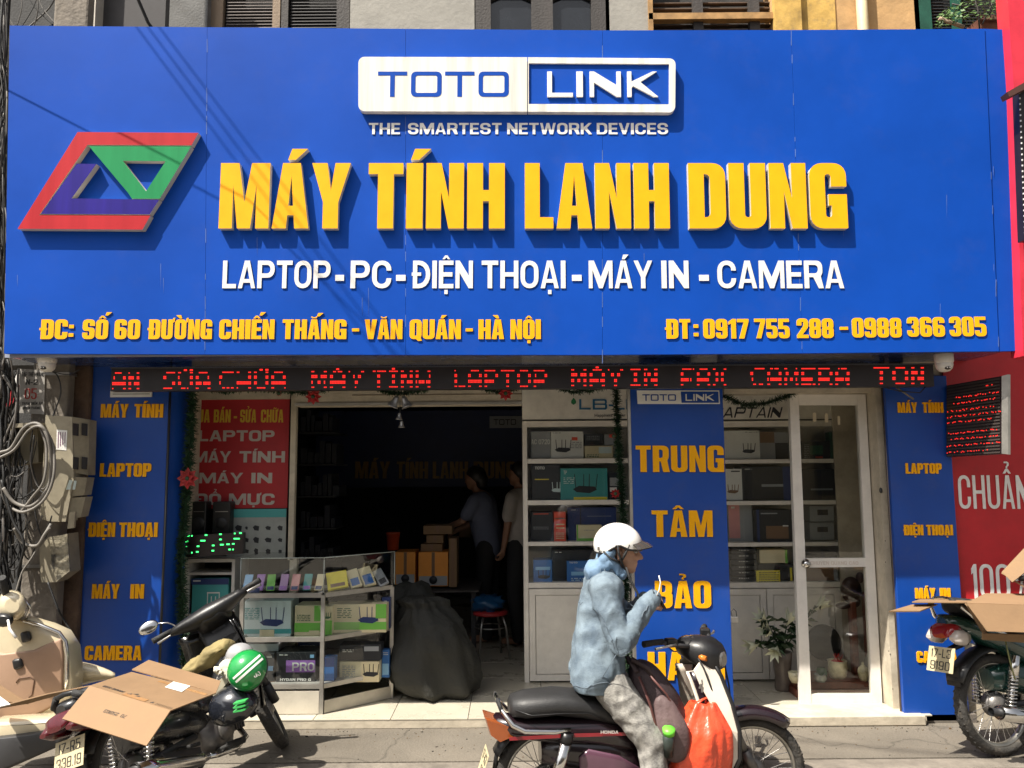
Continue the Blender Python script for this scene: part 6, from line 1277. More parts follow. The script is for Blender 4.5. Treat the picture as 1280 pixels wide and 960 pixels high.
        b = MB(); b.tube([(.275-sw*.4, sy*.20, .96), (.285-sw*.7, sy*.25, .955+sw*.2), (.255-sw, sy*.34, .945+sw*.2)], [.007, .006, .008], 8); place(b, S); b.build('lever', steel, hb)
        b = MB(); b.loft([sup(.375, .895, .018, .010), sup(.39, .892, .024, .016), sup(.415, .888, .018, .012)]); place(b, S @ Matrix.Translation((-.03, sy*.095, 0))); b.build('indicator', lensO, hs)
        if mirrors and sy == mirrors:
            b = MB(); b.tube([(.255, sy*.20, .98), (.26, sy*.24, 1.03), (.25, sy*.30, 1.06)], .005, 6); place(b, S); mr_ = b.build('mirror', chrome, t); b = MB(); b.ell((.25, sy*.345, 1.06), (.016, .06, .038), 18, 10); place(b, S); b.build('mirror_head', chrome, mr_)
    b = MB(); b.tube([(.30, -.09, .93), (.38, -.12, .84), (.42, -.09, .70), (.40, -.06, .60)], .005, 6); b.tube([(.30, .09, .93), (.37, .13, .86), (.42, .09, .72), (.44, .08, .50)], .005, 6); place(b, S); tag(b.build('control_cables', cable, t), kind='stuff')
    return t
plum = M('paint_plum', (.013, .006, .009), .22, var=.1, coat=.7); bikeblk = M('paint_black', (.014, .014, .015), .25, var=.15, coat=.6, dirt=.05); bikegrn = M('paint_dark_green', (.008, .045, .035), .2, var=.1, coat=.8); shw = M('legshield_ivory', (.64, .58, .49), .35, var=.06, dirt=.08)
bredm = M('stripe_red', (.24, .012, .02), .3, coat=.5)
rb_loc = Vector((P(820, 960, 4.5).x-.03, 4.5, -.25))
rbk = bike('plum and ivory motorcycle ridden by the man in the denim jacket', rb_loc, 7, 0, -10, plum, shw, None, ('17-K3', '4871'), bredm, sweep=.04, short=True, tz=-.03, redm=lensA, lampm=lensA, bars=Matrix.Translation((.30, 0, .90)) @ Matrix.Rotation(R(-47), 4, 'Z') @ Matrix.Rotation(R(-1), 4, 'X') @ Matrix.Translation((-.30, 0, -.90)))
for o in text('HONDA', 'ext', (-.30, -.1335, .535), (-.205, -.1315, .530), .015, .001, lensW, rbk, 'side_letter', up=(0, 0, 1), fwd=(0, -1, 0)): pass
b = MB(); b.loft([sup(-.41, .40, .008, .07), sup(-.36, .41, .012, .10), sup(-.2, .385, .012, .085), sup(-.05, .33, .006, .05)]); place(b, Matrix.Translation((0, -.108, -.055))); scv = b.build('side_badge_panel', M('paint_plum_pale', (.10, .045, .07), .15, coat=.8), rbk)
b = MB(); b.prism([(-.36, -.124, .40), (-.2, -.124, .39), (-.06, -.118, .34), (-.10, -.118, .32), (-.33, -.124, .34)], (0, -.003, 0)); place(b, Matrix.Translation((0, 0, -.055))); b.build('red_flash', bredm, scv)
b = MB(); b.prism([(-.36, -.125, .412), (-.2, -.125, .402), (-.05, -.119, .352), (-.05, -.119, .345), (-.2, -.125, .392), (-.36, -.125, .403)], (0, -.003, 0)); place(b, Matrix.Translation((0, 0, -.055))); b.build('gold_line', M('gold_line', (.6, .4, .15), .3, .5), scv)
F_ = G(359, 938)+Vector((-.05, 0, 0)); hd0 = R(71)
lbk = bike('black motorcycle parked left of the entrance under a cardboard sheet', (F_.x-.53*math.cos(hd0), F_.y-.53*math.sin(hd0), 0), 71, 20, 36, bikeblk, bikeblk, None, ('17-R5', '338.19'), None, black_front=True, mirrors=1, wide=True, tz=.06, apron=True, sdz=-.065, railm=black, redm=lensD, lampm=lensD, group='motorcycles parked on the pavement')
gbk = bike('dark green motorcycle parked under cardboard at the right edge', (2.80+.56*math.cos(R(17)), 4.80+.56*math.sin(R(17)), 0), 17, 6, 5, bikegrn, bikegrn, None, ('17-L3', '9190'), None, lampm=lensW, tz=.15, squash=True, group='motorcycles parked on the pavement')
lbk.scale = (.93, .93, .93)
# ivory wings of the leg shield, swept back beside the rider's knees
for sy in (-1, 1):
    b = MB(); wv = [(.235, .83), (.29, .885), (.335, .88), (.375, .80), (.415, .66), (.435, .53), (.43, .40), (.39, .33), (.36, .42), (.34, .56), (.30, .68), (.26, .76)]
    b.prism([(x-.02, sy*(.10+.11*min(1, (.9-z)/.35)), z) for x, z in wv], (.0, -sy*.014, 0)); o = b.build('shield_wing', shw, rbk); m = o.modifiers.new('b', 'BEVEL'); m.width = .006; m.segments = 2; bake(o)
    b = MB(); b.tube([(x-.012, sy*(.10+.11*min(1, (.9-z)/.35)), z) for x, z in wv[2:8]], .011, 8); b.build('edge_moulding', black, o)
# ---------------------------------------------------------------- cardboard sheets, helmets and the cream scooter
def V3(px, py, z): return G(px, py, z)
def sheet(b, pts, th=.005, mi=0):
    p = [Vector(q) for q in pts]; n = (p[1]-p[0]).cross(p[2]-p[0]).normalized(); n = n if n.z > 0 or (abs(n.z) < .1 and n.y < 0) else -n
    # keep the far corner in the plane of the first three
    p = p[:3]+[q-n*((q-p[0]).dot(n)) for q in p[3:]]
    b.prism(p, -n*th, mi); return p, n
cs = thing('cardboard_sheet', 'large flattened carton with a white label lying on the black motorcycle seat', 'cardboard', P(165, 880, 3.7))
A_, B_, C_, D_ = P(165, 836.5, 3.95), P(270, 866, 3.78), P(213, 888, 3.46), P(112, 857, 3.66)
b = MB(); p, n1 = sheet(b, [D_, C_, B_, A_]); b.build('main_panel', card, cs)
b = MB(); A2, B2 = P(186, 824, 4.12), P(276, 851, 3.95); sheet(b, [A_, B_, B2, A2]); b.build('top_flap', cardw, cs)
b = MB(); F_, E_ = P(79, 901, 3.50), P(183, 932, 3.30); q2, n2 = sheet(b, [D_, C_, E_, F_]); b.build('front_flap', cardw, cs)
O = p[0]; ux = (p[1]-p[0]); uy = (p[3]-p[0])
def onp(u, v, h=.001): return O+ux*u+uy*v+n1*h
def patch(us, mt, name, par=cs, f=onp, h=.001):
    b = MB(); b.prism([f(u, v, h) for u, v in us], n1*.0006); return b.build(name, mt, par)
tapem = M('brown_tape', (.36, .20, .09), .25); inkm = M('carton_ink', (.07, .055, .045), .7)
def onpx(px, py, h=.0022):
    d = (P(px, py, 4)-EYE); return EYE+d*((O-EYE).dot(n1)/d.dot(n1))+n1*h
b = MB(); b.prism([onpx(*q) for q in ((206, 859.5), (221, 850), (241.5, 855.5), (227, 865.5))], n1*.0006); b.build('white_label', whiteA, cs)
b = MB(); b.prism([onpx(*q, h=.0034) for q in ((225, 852.6), (228, 853.5), (227, 854.2), (224, 853.4))], n1*.0006); b.build('print', M('carton_ink', (.07, .055, .045), .7), cs); patch([(.40, .02), (.68, .02), (.68, .13), (.40, .13)], tapem, 'tape'); patch([(.40, .90), (1.0, .90), (1.0, .985), (.40, .985)], tapem, 'tape', h=.0006)
text('GEN BOOM', 'thin', onp(.10, .10), onp(.36, .10), .018, .0006, inkm, cs, 'print', up=uy, fwd=n1, split=False)
for k, (u, v) in enumerate(((.42, .10), (.47, .16), (.52, .10))): patch([(u, v), (u+.05, v+.01), (u+.035, v+.06), (u+.02, v+.03)], inkm, 'print', h=.0018)
patch([(.73, .05), (.77, .05), (.75, .11)], inkm, 'print')
for k in range(9): patch([(.80+k*.022, .03), (.803+k*.022, .03), (.803+k*.022, .10), (.80+k*.022, .10)], inkm, 'print')
Of, fx, fy = q2[0], q2[1]-q2[0], q2[3]-q2[0]; nf = n2 if n2.y < 0 else -n2
text('704258103Z', 'plate', Of+fx*.62+fy*.44+nf*.001, Of+fx*.33+fy*.46+nf*.001, .016, .0006, inkm, cs, 'print', up=fy, fwd=nf, split=False)
finish(cs)
# khaki cloth and white rag behind the cardboard
def cloth(name, label, pts, r, m_, seed, cat='cloth'):
    b = MB(); c = [Vector(p) for p in pts]; vs = []; n = 16
    b.tube([c[0].lerp(c[1], t/6) for t in range(7)]+[c[1].lerp(c[2], t/6) for t in range(1, 7)], [r*(.6+.5*math.sin(math.pi*k/12)) for k in range(13)], 22, flat=.6); me = b.mesh(name, m_)
    bm = bmesh.new(); bm.from_mesh(me); bmesh.ops.subdivide_edges(bm, edges=bm.edges[:], cuts=1, use_grid_fill=True); bm.to_mesh(me); bm.free()
    for v in me.vertices: k = noise.noise(v.co*14+Vector((seed, 0, 0)))*.03+abs(noise.noise(v.co*30))*.014; v.co += v.normal*k
    for p_ in me.polygons: p_.use_smooth = True
    return tag(link(name, me), label, cat)
khaki = M('khaki_cloth', (.24, .19, .08), .85, var=.2, bump=.2)
cloth('khaki_cloth', 'crumpled khaki cloth heaped behind the cardboard on the black motorcycle', [P(232, 842, 4.55), P(262, 822, 4.55), P(286, 806, 4.5)], .07, khaki, 2)
cloth('white_rag', 'white and cream crumpled rag under the green helmet', [P(270, 838, 4.42), P(284, 834, 4.4), P(292, 846, 4.38)], .05, M('rag_cream', (.60, .56, .46), .85, bump=.2), 5)
b = MB(); b.prism([P(262, 862, 4.38), P(283, 842, 4.38), P(286, 851, 4.38), P(268, 873, 4.38)], (.01, .03, 0)); tag(b.build('book', M('book_cream', (.5, .45, .33), .7)), 'thin cream paper packet tucked under the rag by the green helmet', 'packet')
def halfhelmet(t, c, r, mt, tm=lambda a: R(100), rot=None, name='shell', rim=black):
    rot = rot or Matrix.Identity(4); T = Matrix.Translation(c) @ rot; n, m = 40, 16; vs = []; fs = []
    for sc_ in (1.0, .93):
        for k in range(n):
            a = 2*math.pi*k/n
            for i in range(m+1): th = tm(a)*i/m; vs.append(T @ Vector((r[0]*sc_*math.sin(th)*math.cos(a), r[1]*sc_*math.sin(th)*math.sin(a), r[2]*sc_*math.cos(th))))
    N_ = n*(m+1)
    for k in range(n):
        k2 = (k+1) % n
        for i in range(m): a, b_, c_, d = k*(m+1)+i, k2*(m+1)+i, k2*(m+1)+i+1, k*(m+1)+i+1; fs.append((a, b_, c_, d)); fs.append((N_+a, N_+d, N_+c_, N_+b_))
    b = MB(); b.add(vs, fs, 0, True); sh_ = b.build(name, mt, t)
    b = MB(); b.tube([T @ Vector((r[0]*.975*math.sin(tm(2*math.pi*k/n))*math.cos(2*math.pi*k/n), r[1]*.975*math.sin(tm(2*math.pi*k/n))*math.sin(2*math.pi*k/n), r[2]*.975*math.cos(tm(2*math.pi*k/n)))) for k in range(n)], .0065, 8, closed=True); b.build('rim', rim, sh_)
    return sh_, T
gh = thing('helmet', 'shiny green half helmet with twin white stripes on the black motorcycle', 'helmet', P(311, 860, 4.34)); hc = P(310, 838, 4.34); hr = .105
rotH = Matrix.Rotation(R(62), 4, 'X') @ Matrix.Rotation(R(-20), 4, 'Y')
shl, T = halfhelmet(gh, hc, (hr, hr, hr), M('helmet_green', (.012, .26, .055), .16, var=.12, coat=.9), lambda a: R(102), rotH)
b = MB(); view = (EYE-hc).normalized(); sx = view.cross(Vector((0, 0, 1))).normalized()*-1; sx = Vector((1, 0, 0)); sx = (sx-view*sx.dot(view)).normalized(); su = view.cross(sx)*1; su = su if su.z > 0 else -su
def onball(u, v, e=.0015): 
    w2 = 1-u*u-v*v; return hc+(sx*u+su*v+view*math.sqrt(max(0, w2)))*(hr+e)
for off in (-.10, .12):
    pr_ = [(-.80+.1*k) for k in range(17)]; vs = []
    for s_ in pr_:
        cx_, cz_ = s_*.72-off*.62, s_*.68+off*.72+.08; 
        for w_ in (-.055, .055): vs.append(onball(cx_-w_*.66, cz_+w_*.72))
    keep = [(i, i+1, i+3, i+2) for i in range(0, len(vs)-2, 2)]; b.add(vs, keep, 0, True)
b.build('white_stripes', whiteA, shl)['kind'] = 'stuff'
for ch, u0, u1, v in (('G', .34, .47, -.34), ('O', .52, .62, -.27)): text(ch, 'thin', onball(u0, v, .002), onball(u1, v+.06, .002), .022, .001, whiteA, shl, 'helmet_letter', up=su, fwd=view)
b = MB(); 
for k in range(9): 
    pass
finish(gh)
dh = thing('helmet', 'dark grey half helmet with three green claw marks hanging below the green one', 'helmet', P(292, 885, 4.34)); hc2 = P(292, 882, 4.36)
shl2, T2 = halfhelmet(dh, hc2, (.13, .11, .10), M('helmet_charcoal', (.012, .014, .020), .18, var=.15, coat=.8), lambda a: R(100), Matrix.Rotation(R(35), 4, 'X') @ Matrix.Rotation(R(-12), 4, 'Y'))
clawm = M('claw_green', (.05, .42, .10), .4, emit=None)
v2 = (EYE-hc2).normalized()
for k in range(3):
    b = MB(); q = P(299, 878.5+k*5, 4.19); b.prism([q+Vector((-.032, .0, -.004)), q+Vector((.03, .0, .010)), q+Vector((.032, 0, .004)), q+Vector((.012, 0, -.004)), q+Vector((-.03, 0, -.010))], (0, .05, 0)); b.build('claw_mark', clawm, dh)
finish(dh)
b = MB(); b.ell((0, 0, 0), (.075, .07, .06), 20, 12); o = b.build('grey_cap', M('cap_grey', (.30, .30, .31), .5)); o.location = P(300, 818, 4.5); tag(o, 'pale grey helmet crown peeping out behind the green helmet', 'helmet')
# cardboard on the right motorcycle
rc_ = thing('cardboard_sheet', 'folded cardboard carton laid over the seat of the green motorcycle', 'cardboard', P(1235, 790, 4.7))
def pp(pts, Y, mt, name, d=(0, .006, 0), par=rc_):
    b = MB(); q = [P(x, y, Y[i] if isinstance(Y, (list, tuple)) else Y) for i, (x, y) in enumerate(pts)]; n = (q[1]-q[0]).cross(q[2]-q[0]).normalized(); n = n if n.y < 0 else -n
    q = q[:3]+[r_-n*((r_-q[0]).dot(n)) for r_ in q[3:]]; b.prism(q, -n*.006); return b.build(name, mt, par)
pp([(1208, 754), (1234, 789), (1300, 791), (1300, 757)], (4.55, 4.5, 4.5, 4.55), cardw, 'front_panel')
pp([(1208, 753.5), (1300, 756.5), (1300, 742), (1232, 753)], (4.555, 4.555, 4.95, 4.9), cardw, 'top_panel')
pp([(1207, 754), (1210, 757), (1235, 792), (1226, 797)], (4.56, 4.55, 4.6, 4.7), card, 'corner_flap')
pp([(1228, 792), (1300, 794), (1300, 805), (1226, 797)], (4.58, 4.58, 4.62, 4.62), card, 'lower_panel')
pp([(1140, 753.5), (1210, 754), (1232, 750), (1150, 751)], (4.6, 4.58, 4.95, 4.9), cardw, 'back_panel')
pp([(1111, 764), (1140, 755.5), (1172, 755), (1150, 768)], (4.52, 4.66, 4.66, 4.52), card, 'back_flap')
finish(rc_)
rc2 = thing('cardboard_sheet', 'second carton standing tilted behind the folded one at the right edge', 'cardboard', P(1270, 740, 4.9)); b = MB(); pp([(1252, 715), (1300, 664), (1300, 700), (1262, 722)], (4.9, 4.9, 4.8, 4.8), card, 'side_panel', par=rc2); pp([(1252, 715.5), (1262, 722), (1300, 745), (1300, 719)], (4.9, 4.86, 4.8, 4.85), cardw, 'front_panel', par=rc2); finish(rc2)
st2 = MB(); st2.tube([P(1256, 797, 4.68), P(1262, 825, 4.66), P(1269, 850, 4.66)], .004, 6); tag(st2.build('string', M('string_green', (.25, .26, .10), .7)), 'thin green string hanging from the cardboard on the green motorcycle', 'string')
# ---------------------------------------------------------------- cream scooter at the left edge
sc_c = M('scooter_cream', (.60, .52, .36), .22, var=.06, coat=.7, dirt=.06); sc_b = M('scooter_tan_panel', (.33, .21, .14), .55, var=.08)
sct = thing('scooter', 'cream scooter with a tan inner leg shield at the left edge', 'scooter', (-2.75, 4.75, 0), 'motorcycles parked on the pavement' if 0 else None)
def plate3(pts, Y, d, mt, name, par, bul=0.):
    b = MB(); q = [P(x, y, Yk) for (x, y, Yk) in pts] if len(pts[0]) == 3 else [P(x, y, Y) for x, y in pts]; b.prism(q, (0, d, 0)); o = b.build(name, mt, par); m = o.modifiers.new('b', 'BEVEL'); m.width = .018; m.segments = 3; m.limit_method = 'ANGLE'; m.angle_limit = R(40); bake(o)
    for p_ in o.data.polygons: p_.use_smooth = True
    return o
YSC = 4.62
ls = plate3([(-20, 768), (28, 776), (52, 783), (74, 793), (86, 812), (90, 850), (85, 895), (60, 908), (-20, 905)], YSC, .13, sc_c, 'leg_shield', sct)
plate3([(-20, 815), (8, 817), (40, 813), (76, 797), (79, 820), (78, 862), (72, 880), (40, 898), (20, 915), (-20, 912)], YSC-.012, .03, sc_b, 'inner_panel', sct)
b = MB(); b.tube([P(x, y, YSC-.004) for x, y in ((30, 776), (52, 782), (74, 791), (82, 802), (84, 820), (84, 845), (82, 862))], .011, 10); b.build('chrome_edge', chrome, sct)
for x, y in ((30, 797), (20, 831)): o = plate3([(x-7, y-6), (x+5, y-8), (x+8, y+4), (x-4, y+8)], YSC-.03, .03, black, 'vent_grille', sct)
b = MB(); b.tube([P(x, y, YSC-.014) for x, y in ((20, 853), (24, 848), (38, 846), (43, 850), (40, 868), (36, 872))], .0035, 6); b.build('pocket_seam', M('seam_brown', (.14, .08, .05), .7), sct)
b = MB(); b.loft([[P(15+18*math.cos(a*.3927)*s_, 757+18*math.sin(a*.3927)*s_, Yq) for a in range(16)] for s_, Yq in ((.5, 4.48), (.9, 4.5), (1.05, 4.56), (1.1, 4.64), (.9, 4.74), (.5, 4.8))]); hd_ = b.build('headset', sc_c, sct)
b = MB(); b.loft([[P(4+13*math.cos(a*.3927)*s_, 775+9*math.sin(a*.3927)*s_, Yq) for a in range(16)] for s_, Yq in ((.5, 4.42), (1, 4.45), (1, 4.55))]); b.build('dial', black, hd_)
b = MB(); b.tube([P(8, 745, 4.52), P(6, 735, 4.5), P(2, 722, 4.45)], [.016, .02, .021], 12); b.build('grip', blackm, hd_)
b = MB(); b.tube([P(10, 775, 4.42), P(12, 786, 4.40), P(20, 797, 4.38)], [.006, .007, .008], 8); b.build('lever', whiteA, hd_)
b = MB(); b.tube([P(30, 748, 4.6), P(38, 760, 4.62), P(32, 775, 4.62)], .008, 8); b.build('chrome_bow', chrome, hd_)
# front mudguard and floor
b = MB(); secs = []
for k in range(11):
    u = k/10; cx_ = 92+52*u; top = 826+3*u+12*u*u; hgt = (36*(1-u*.75)); secs.append([P(cx_, top+hgt*(.5-.5*math.cos(a*.3927)), 4.86+.09*math.sin(a*.3927)*(1-u*.6)) for a in range(16)])
b.loft(secs); b.build('front_mudguard', sc_c, sct)
plate3([(-20, 905), (60, 900), (112, 893), (116, 902), (60, 925), (-20, 950)], 4.45, .16, sc_c, 'floor_board', sct)
plate3([(-20, 925), (40, 918), (100, 903), (70, 935), (-20, 975)], 4.40, .10, dark, 'floor_skirt', sct)
wheel(sct, 0, .23, .045); wh = [o for o in col.objects if o.parent == sct and o.name.startswith('wheel')][-1]; wh.matrix_local = Matrix.Translation((-2.12, 5.02, 0)) @ Matrix.Rotation(R(70), 4, 'Z')
finish(sct)
cs3 = thing('cardboard_sheet', 'cardboard flap with a white label over the cream scooter at the left edge', 'cardboard', P(10, 880, 4.3))
pp([(-25, 846), (0, 856), (36, 879), (-25, 893)], (4.45, 4.42, 4.3, 4.2), card, 'main_panel', par=cs3); pp([(-25, 868), (-2, 869), (13, 880), (-25, 889)], (4.29, 4.28, 4.215, 4.175), whiteA, 'white_label', par=cs3)
pp([(-25, 890), (36, 879.5), (112, 858), (60, 879)], (4.2, 4.28, 4.3, 4.22), card, 'long_flap', par=cs3); finish(cs3)
# ---------------------------------------------------------------- people
skin = M('skin', (.36, .19, .12), .5, var=.08, scale=30); skinr = M('skin_rider', (.46, .26, .175), .5, var=.08, scale=30)
def denim_mat():
    m = M('washed_denim', (.165, .215, .255), .85, var=.15, scale=10, bump=.25, bscale=190, dark=(.075, .108, .145)); return m
denim = denim_mat(); hoodm = M('hood_blue', (.17, .27, .40), .85, var=.2, bump=.2); acid = M('acid_wash_jeans', (.30, .29, .265), .85, var=.3, scale=24, bump=.3, bscale=150, dark=(.115, .11, .105)); hairm = M('hair_black', (.012, .010, .009), .5)
LX = rb_loc.x; LZ = rb_loc.z
def L(x, y, z): return Vector((LX+x, 4.5+y, LZ+z))
rd = thing('person', 'rider in a washed denim jacket, grey acid wash jeans and white half helmet, looking down at his hands', 'person', L(-.3, 0, .0))
rd['label'] = 'rider in washed denim jacket, grey jeans and white helmet sitting on the ivory motorcycle'
hcn = L(-0.145, 0, 1.49)
# face profile points along local x (looks to +x, slightly down)
caps = [(L(-0.29, 0, .86), L(-0.245, 0, 1.10), .115, .12), (L(-0.245, 0, 1.10), L(-0.225, 0, 1.27), .12, .10), (L(-0.225, -.12, 1.255), L(-0.225, .12, 1.255), .055, .055), (L(-0.215, 0, 1.28), L(-0.185, 0, 1.42), .055, .05),
    (L(-0.165, 0, 1.505), L(-0.135, 0, 1.50), .094, .088), (L(-0.13, 0, 1.45), L(-0.098, 0, 1.385), .074, .050), (L(-0.09, 0, 1.355), L(-0.074, 0, 1.350), .027, .022),
    (L(-0.068, 0, 1.485), L(-0.062, 0, 1.475), .030, .024), (L(-0.054, 0, 1.462), L(-0.022, 0, 1.414), .011, .0135), (L(-0.06, -.018, 1.420), L(-0.038, 0, 1.410), .012, .011), (L(-0.06, .018, 1.420), L(-0.038, 0, 1.410), .012, .011),
    (L(-0.057, -.015, 1.386), L(-0.057, .015, 1.386), .0135, .0135), (L(-0.059, -.012, 1.373), L(-0.059, .012, 1.373), .0125, .0125), (L(-0.073, -.032, 1.478), L(-0.073, .032, 1.478), .022, .022), (L(-0.15, -.086, 1.45), L(-0.155, -.088, 1.42), .016, .012), (L(-0.15, .086, 1.45), L(-0.155, .088, 1.42), .016, .012)]
def arm(sh, el, wr, s_=1): return [(sh, el, .052, .042), (el, wr, .042, .028)]
RS, RE, RW = L(-.255, -.17, 1.25), L(-.172, -.235, 1.0), L(-.04, -.165, 1.165); LS_, LE, LW = L(-.235, .17, 1.25), L(-.09, .21, 1.03), L(.005, .045, 1.17)
caps += arm(RS, RE, RW)+arm(LS_, LE, LW)
RK, RA = L(-0.015, -.185, .50), L(-0.02, -.235, .10); LK, LA = L(-0.015, .185, .50), L(-0.02, .235, .10)
for hp, kn, an in ((L(-0.28, -.09, .86), RK, RA), (L(-0.28, .09, .86), LK, LA)): caps += [(hp, kn, .085, .058), (kn, an, .056, .036), (an, an+Vector((.16, 0, -.05)), .036, .030)]
def hand(wr, d, up, side, curl=1., k=1.):
    """five separate curled fingers and a thumb from the side of the palm"""
    d = d.normalized(); up = (up-d*up.dot(d)).normalized(); sd_ = d.cross(up)*side; out = [(wr, wr+d*.05, .024, .026)]
    for i in range(4):
        b0 = wr+d*.075+sd_*(.024-.016*i); out.append((wr+d*.02+sd_*(.018-.012*i), b0, .014, .0115)); ln = (.034, .040, .037, .028)[i]
        b1 = b0+(d*.75-up*.65*curl).normalized()*ln; b2 = b1+(d*.1-up*curl).normalized()*ln*.75; b3 = b2+(-d*.6-up*.6*curl).normalized()*ln*.55; out += [(b0, b1, .0098, .009), (b1, b2, .009, .0082), (b2, b3, .0082, .0072)]
    t0 = wr+d*.025+sd_*.024; t1 = t0+(d*.6+sd_*.55-up*.3).normalized()*.038; t2 = t1+(d*.75-up*.7).normalized()*.03; out += [(t0, t1, .0125, .0105), (t1, t2, .0105, .0085)]
    return out
hd1 = (L(.035, -.10, 1.225)-RW); hd2 = (L(.05, -.03, 1.205)-LW)
caps += hand(RW, hd1, Vector((-.3, -.6, .6)), 1) + hand(LW, hd2, Vector((-.3, .5, .6)), -1)
body = fleshy('body', caps, skinr, rd, vox=.0065, smooth=2)
# eyes, brows
for sy in (-1, 1):
    b = MB(); b.ell(L(-0.056, sy*.031, 1.448), (.012, .014, .007), 14, 8); b.build('eye', M('eye_white', (.5, .48, .45), .2), rd)
    b = MB(); b.ell(L(-0.0465, sy*.031, 1.446), (.004, .006, .0045), 10, 6); b.build('iris', hairm, rd)
    b = MB(); b.tube([L(-0.047, sy*.014, 1.472), L(-0.05, sy*.032, 1.477), L(-0.064, sy*.049, 1.470)], [.004, .005, .003], 6); b.build('eyebrow', hairm, rd)
def folds(amp, f, ax=Vector((1, 1, .5)), seed=0):
    def g(co):
        q = Vector((co.x*ax.x, co.y*ax.y, co.z*ax.z))*f+Vector((seed, seed, 0)); n_ = noise.noise(q); m_ = noise.noise(q*2.3+Vector((4, 1, 2)))
        return amp*((1-abs(n_)*3.2)*1.0+(.5-abs(m_)*1.8)*.28)
    return g
def crease(co):
    q = Vector((co.x, co.y, co.z*.75))*7.5; w_ = noise.noise(q*.6+Vector((7, 0, 0)))*.8; n1_ = 1-abs(noise.noise(q+Vector((w_, w_, 0))))*3.4; n2_ = 1-abs(noise.noise(q*2.1+Vector((3, 9, w_*2))))*3
    return .0105*max(-.7, n1_)+.0035*max(-.4, n2_)+.0006*noise.noise(co*60)
jk = [(L(-0.28, -.085, .80), L(-0.262, -.04, 1.02), .142, .128), (L(-0.28, .085, .80), L(-0.262, .04, 1.02), .142, .128), (L(-0.262, -.03, 1.02), L(-0.245, -.03, 1.22), .128, .108), (L(-0.262, .03, 1.02), L(-0.245, .03, 1.22), .128, .108),
    (L(-0.235, -.145, 1.255), L(-0.235, .145, 1.255), .092, .092), (L(-0.23, 0, 1.28), L(-0.22, 0, 1.345), .10, .086),
    (RS, RE, .072, .060), (RE, RE.lerp(RW, .5), .060, .055), (RE.lerp(RW, .5), RW, .055, .046), (RW, RW+hd1.normalized()*.06, .047, .047), (RW+hd1.normalized()*.06, RW+hd1.normalized()*.088, .047, .042), (LS_, LE, .078, .066), (LE, LW, .066, .048), (LW, LW+hd2.normalized()*.03, .046, .040)]
jo = fleshy('jacket', jk, denim, rd, vox=.008, smooth=5, dfun=crease)
me = jo.data
for v in me.vertices:  # cut the hem level
    if v.co.z < LZ+.735 and v.co.x < LX-.05: v.co.z = LZ+.735+(v.co.z-LZ-.735)*.10
b = MB(); ring_ = [jo.closest_point_on_mesh(L(-.305+.3*math.cos(a*.1309), .35*math.sin(a*.1309), .775))[1] for a in range(48)]; b.tube(ring_, .0024, 6, closed=True); b.build('hem_seam', M('seam_thread', (.10, .13, .16), .8), rd)
thr = M('seam_thread', (.10, .13, .16), .8)
def seam(pts, r=.0019, cl=False, name='seam', mt=None, ob=None):
    pts = [Vector(p) for p in pts]; out = []
    for i in range(len(pts)-(0 if cl else 1)):
        for k in range(8): out.append((ob or jo).closest_point_on_mesh(pts[i].lerp(pts[(i+1) % len(pts)], k/8))[1])
    b = MB(); b.tube(out, r, 5, closed=cl); b.build(name, mt or thr, rd)
for sy in (-1, 1):
    seam([L(-0.26, sy*.11, 1.40), L(-0.16, sy*.13, 1.30), L(-0.115, sy*.15, 1.19), L(-0.205, sy*.16, 1.10), L(-0.315, sy*.15, 1.17), L(-0.345, sy*.13, 1.29)], cl=True)
    seam([L(-0.365, sy*.30, 1.20), L(-0.305, sy*.34, 1.08), L(-0.225, sy*.34, .96), L(-0.16, sy*.30, .88)]) if sy < 0 else None
    seam([L(-0.245, sy*.4, 1.10), L(-0.235, sy*.4, .95), L(-0.28, sy*.4, .80)])
seam([L(-0.445, -.12, 1.22), L(-0.465, 0, 1.21), L(-0.445, .12, 1.22)]); seam([L(-0.065, -.30, 1.03), L(-0.015, -.30, 1.07)]); seam([RW+Vector((.0, -.1, -.03)), RW+Vector((.02, -.1, .06))], .004)
seam([L(-0.23, -.4, .86), L(-0.145, -.4, .92), L(-0.095, -.35, .96)])
b = MB()
b.ell(RW+hd1.normalized()*.03+Vector((0.0, -.044, .0)), (.008, .004, .008), 10, 6); b.build('cuff_button', steel, rd)
hood = fleshy('hood', [(L(-0.28, -.045, 1.345), L(-0.28, .045, 1.345), .055, .055), (L(-0.27, -.05, 1.36), L(-0.195, -.075, 1.40), .045, .028), (L(-0.27, .05, 1.36), L(-0.195, .075, 1.40), .045, .028), (L(-0.23, -.07, 1.41), L(-0.195, -.088, 1.455), .03, .022), (L(-0.23, .07, 1.41), L(-0.195, .088, 1.455), .03, .022), (L(-0.195, -.075, 1.40), L(-0.135, -.06, 1.33), .028, .026), (L(-0.195, .075, 1.40), L(-0.135, .06, 1.33), .028, .026)], hoodm, rd, vox=.008, smooth=4, dfun=folds(.008, 17))
tr = []
for hp, kn, an in ((L(-0.28, -.095, .85), RK, RA), (L(-0.28, .095, .85), LK, LA)):
    tr += [(hp, hp.lerp(kn, .5), .104, .098), (hp.lerp(kn, .5), kn, .098, .082), (kn, kn.lerp(an, .5), .078, .068), (kn.lerp(an, .5), an+Vector((0, 0, .03)), .068, .058)]
tr += [(L(-0.3, -.06, .85), L(-0.3, .06, .85), .11, .11)]
to = fleshy('trousers', tr, acid, rd, vox=.010, smooth=5, dfun=folds(.0045, 9, Vector((1.3, 1, 1.6)), 3))
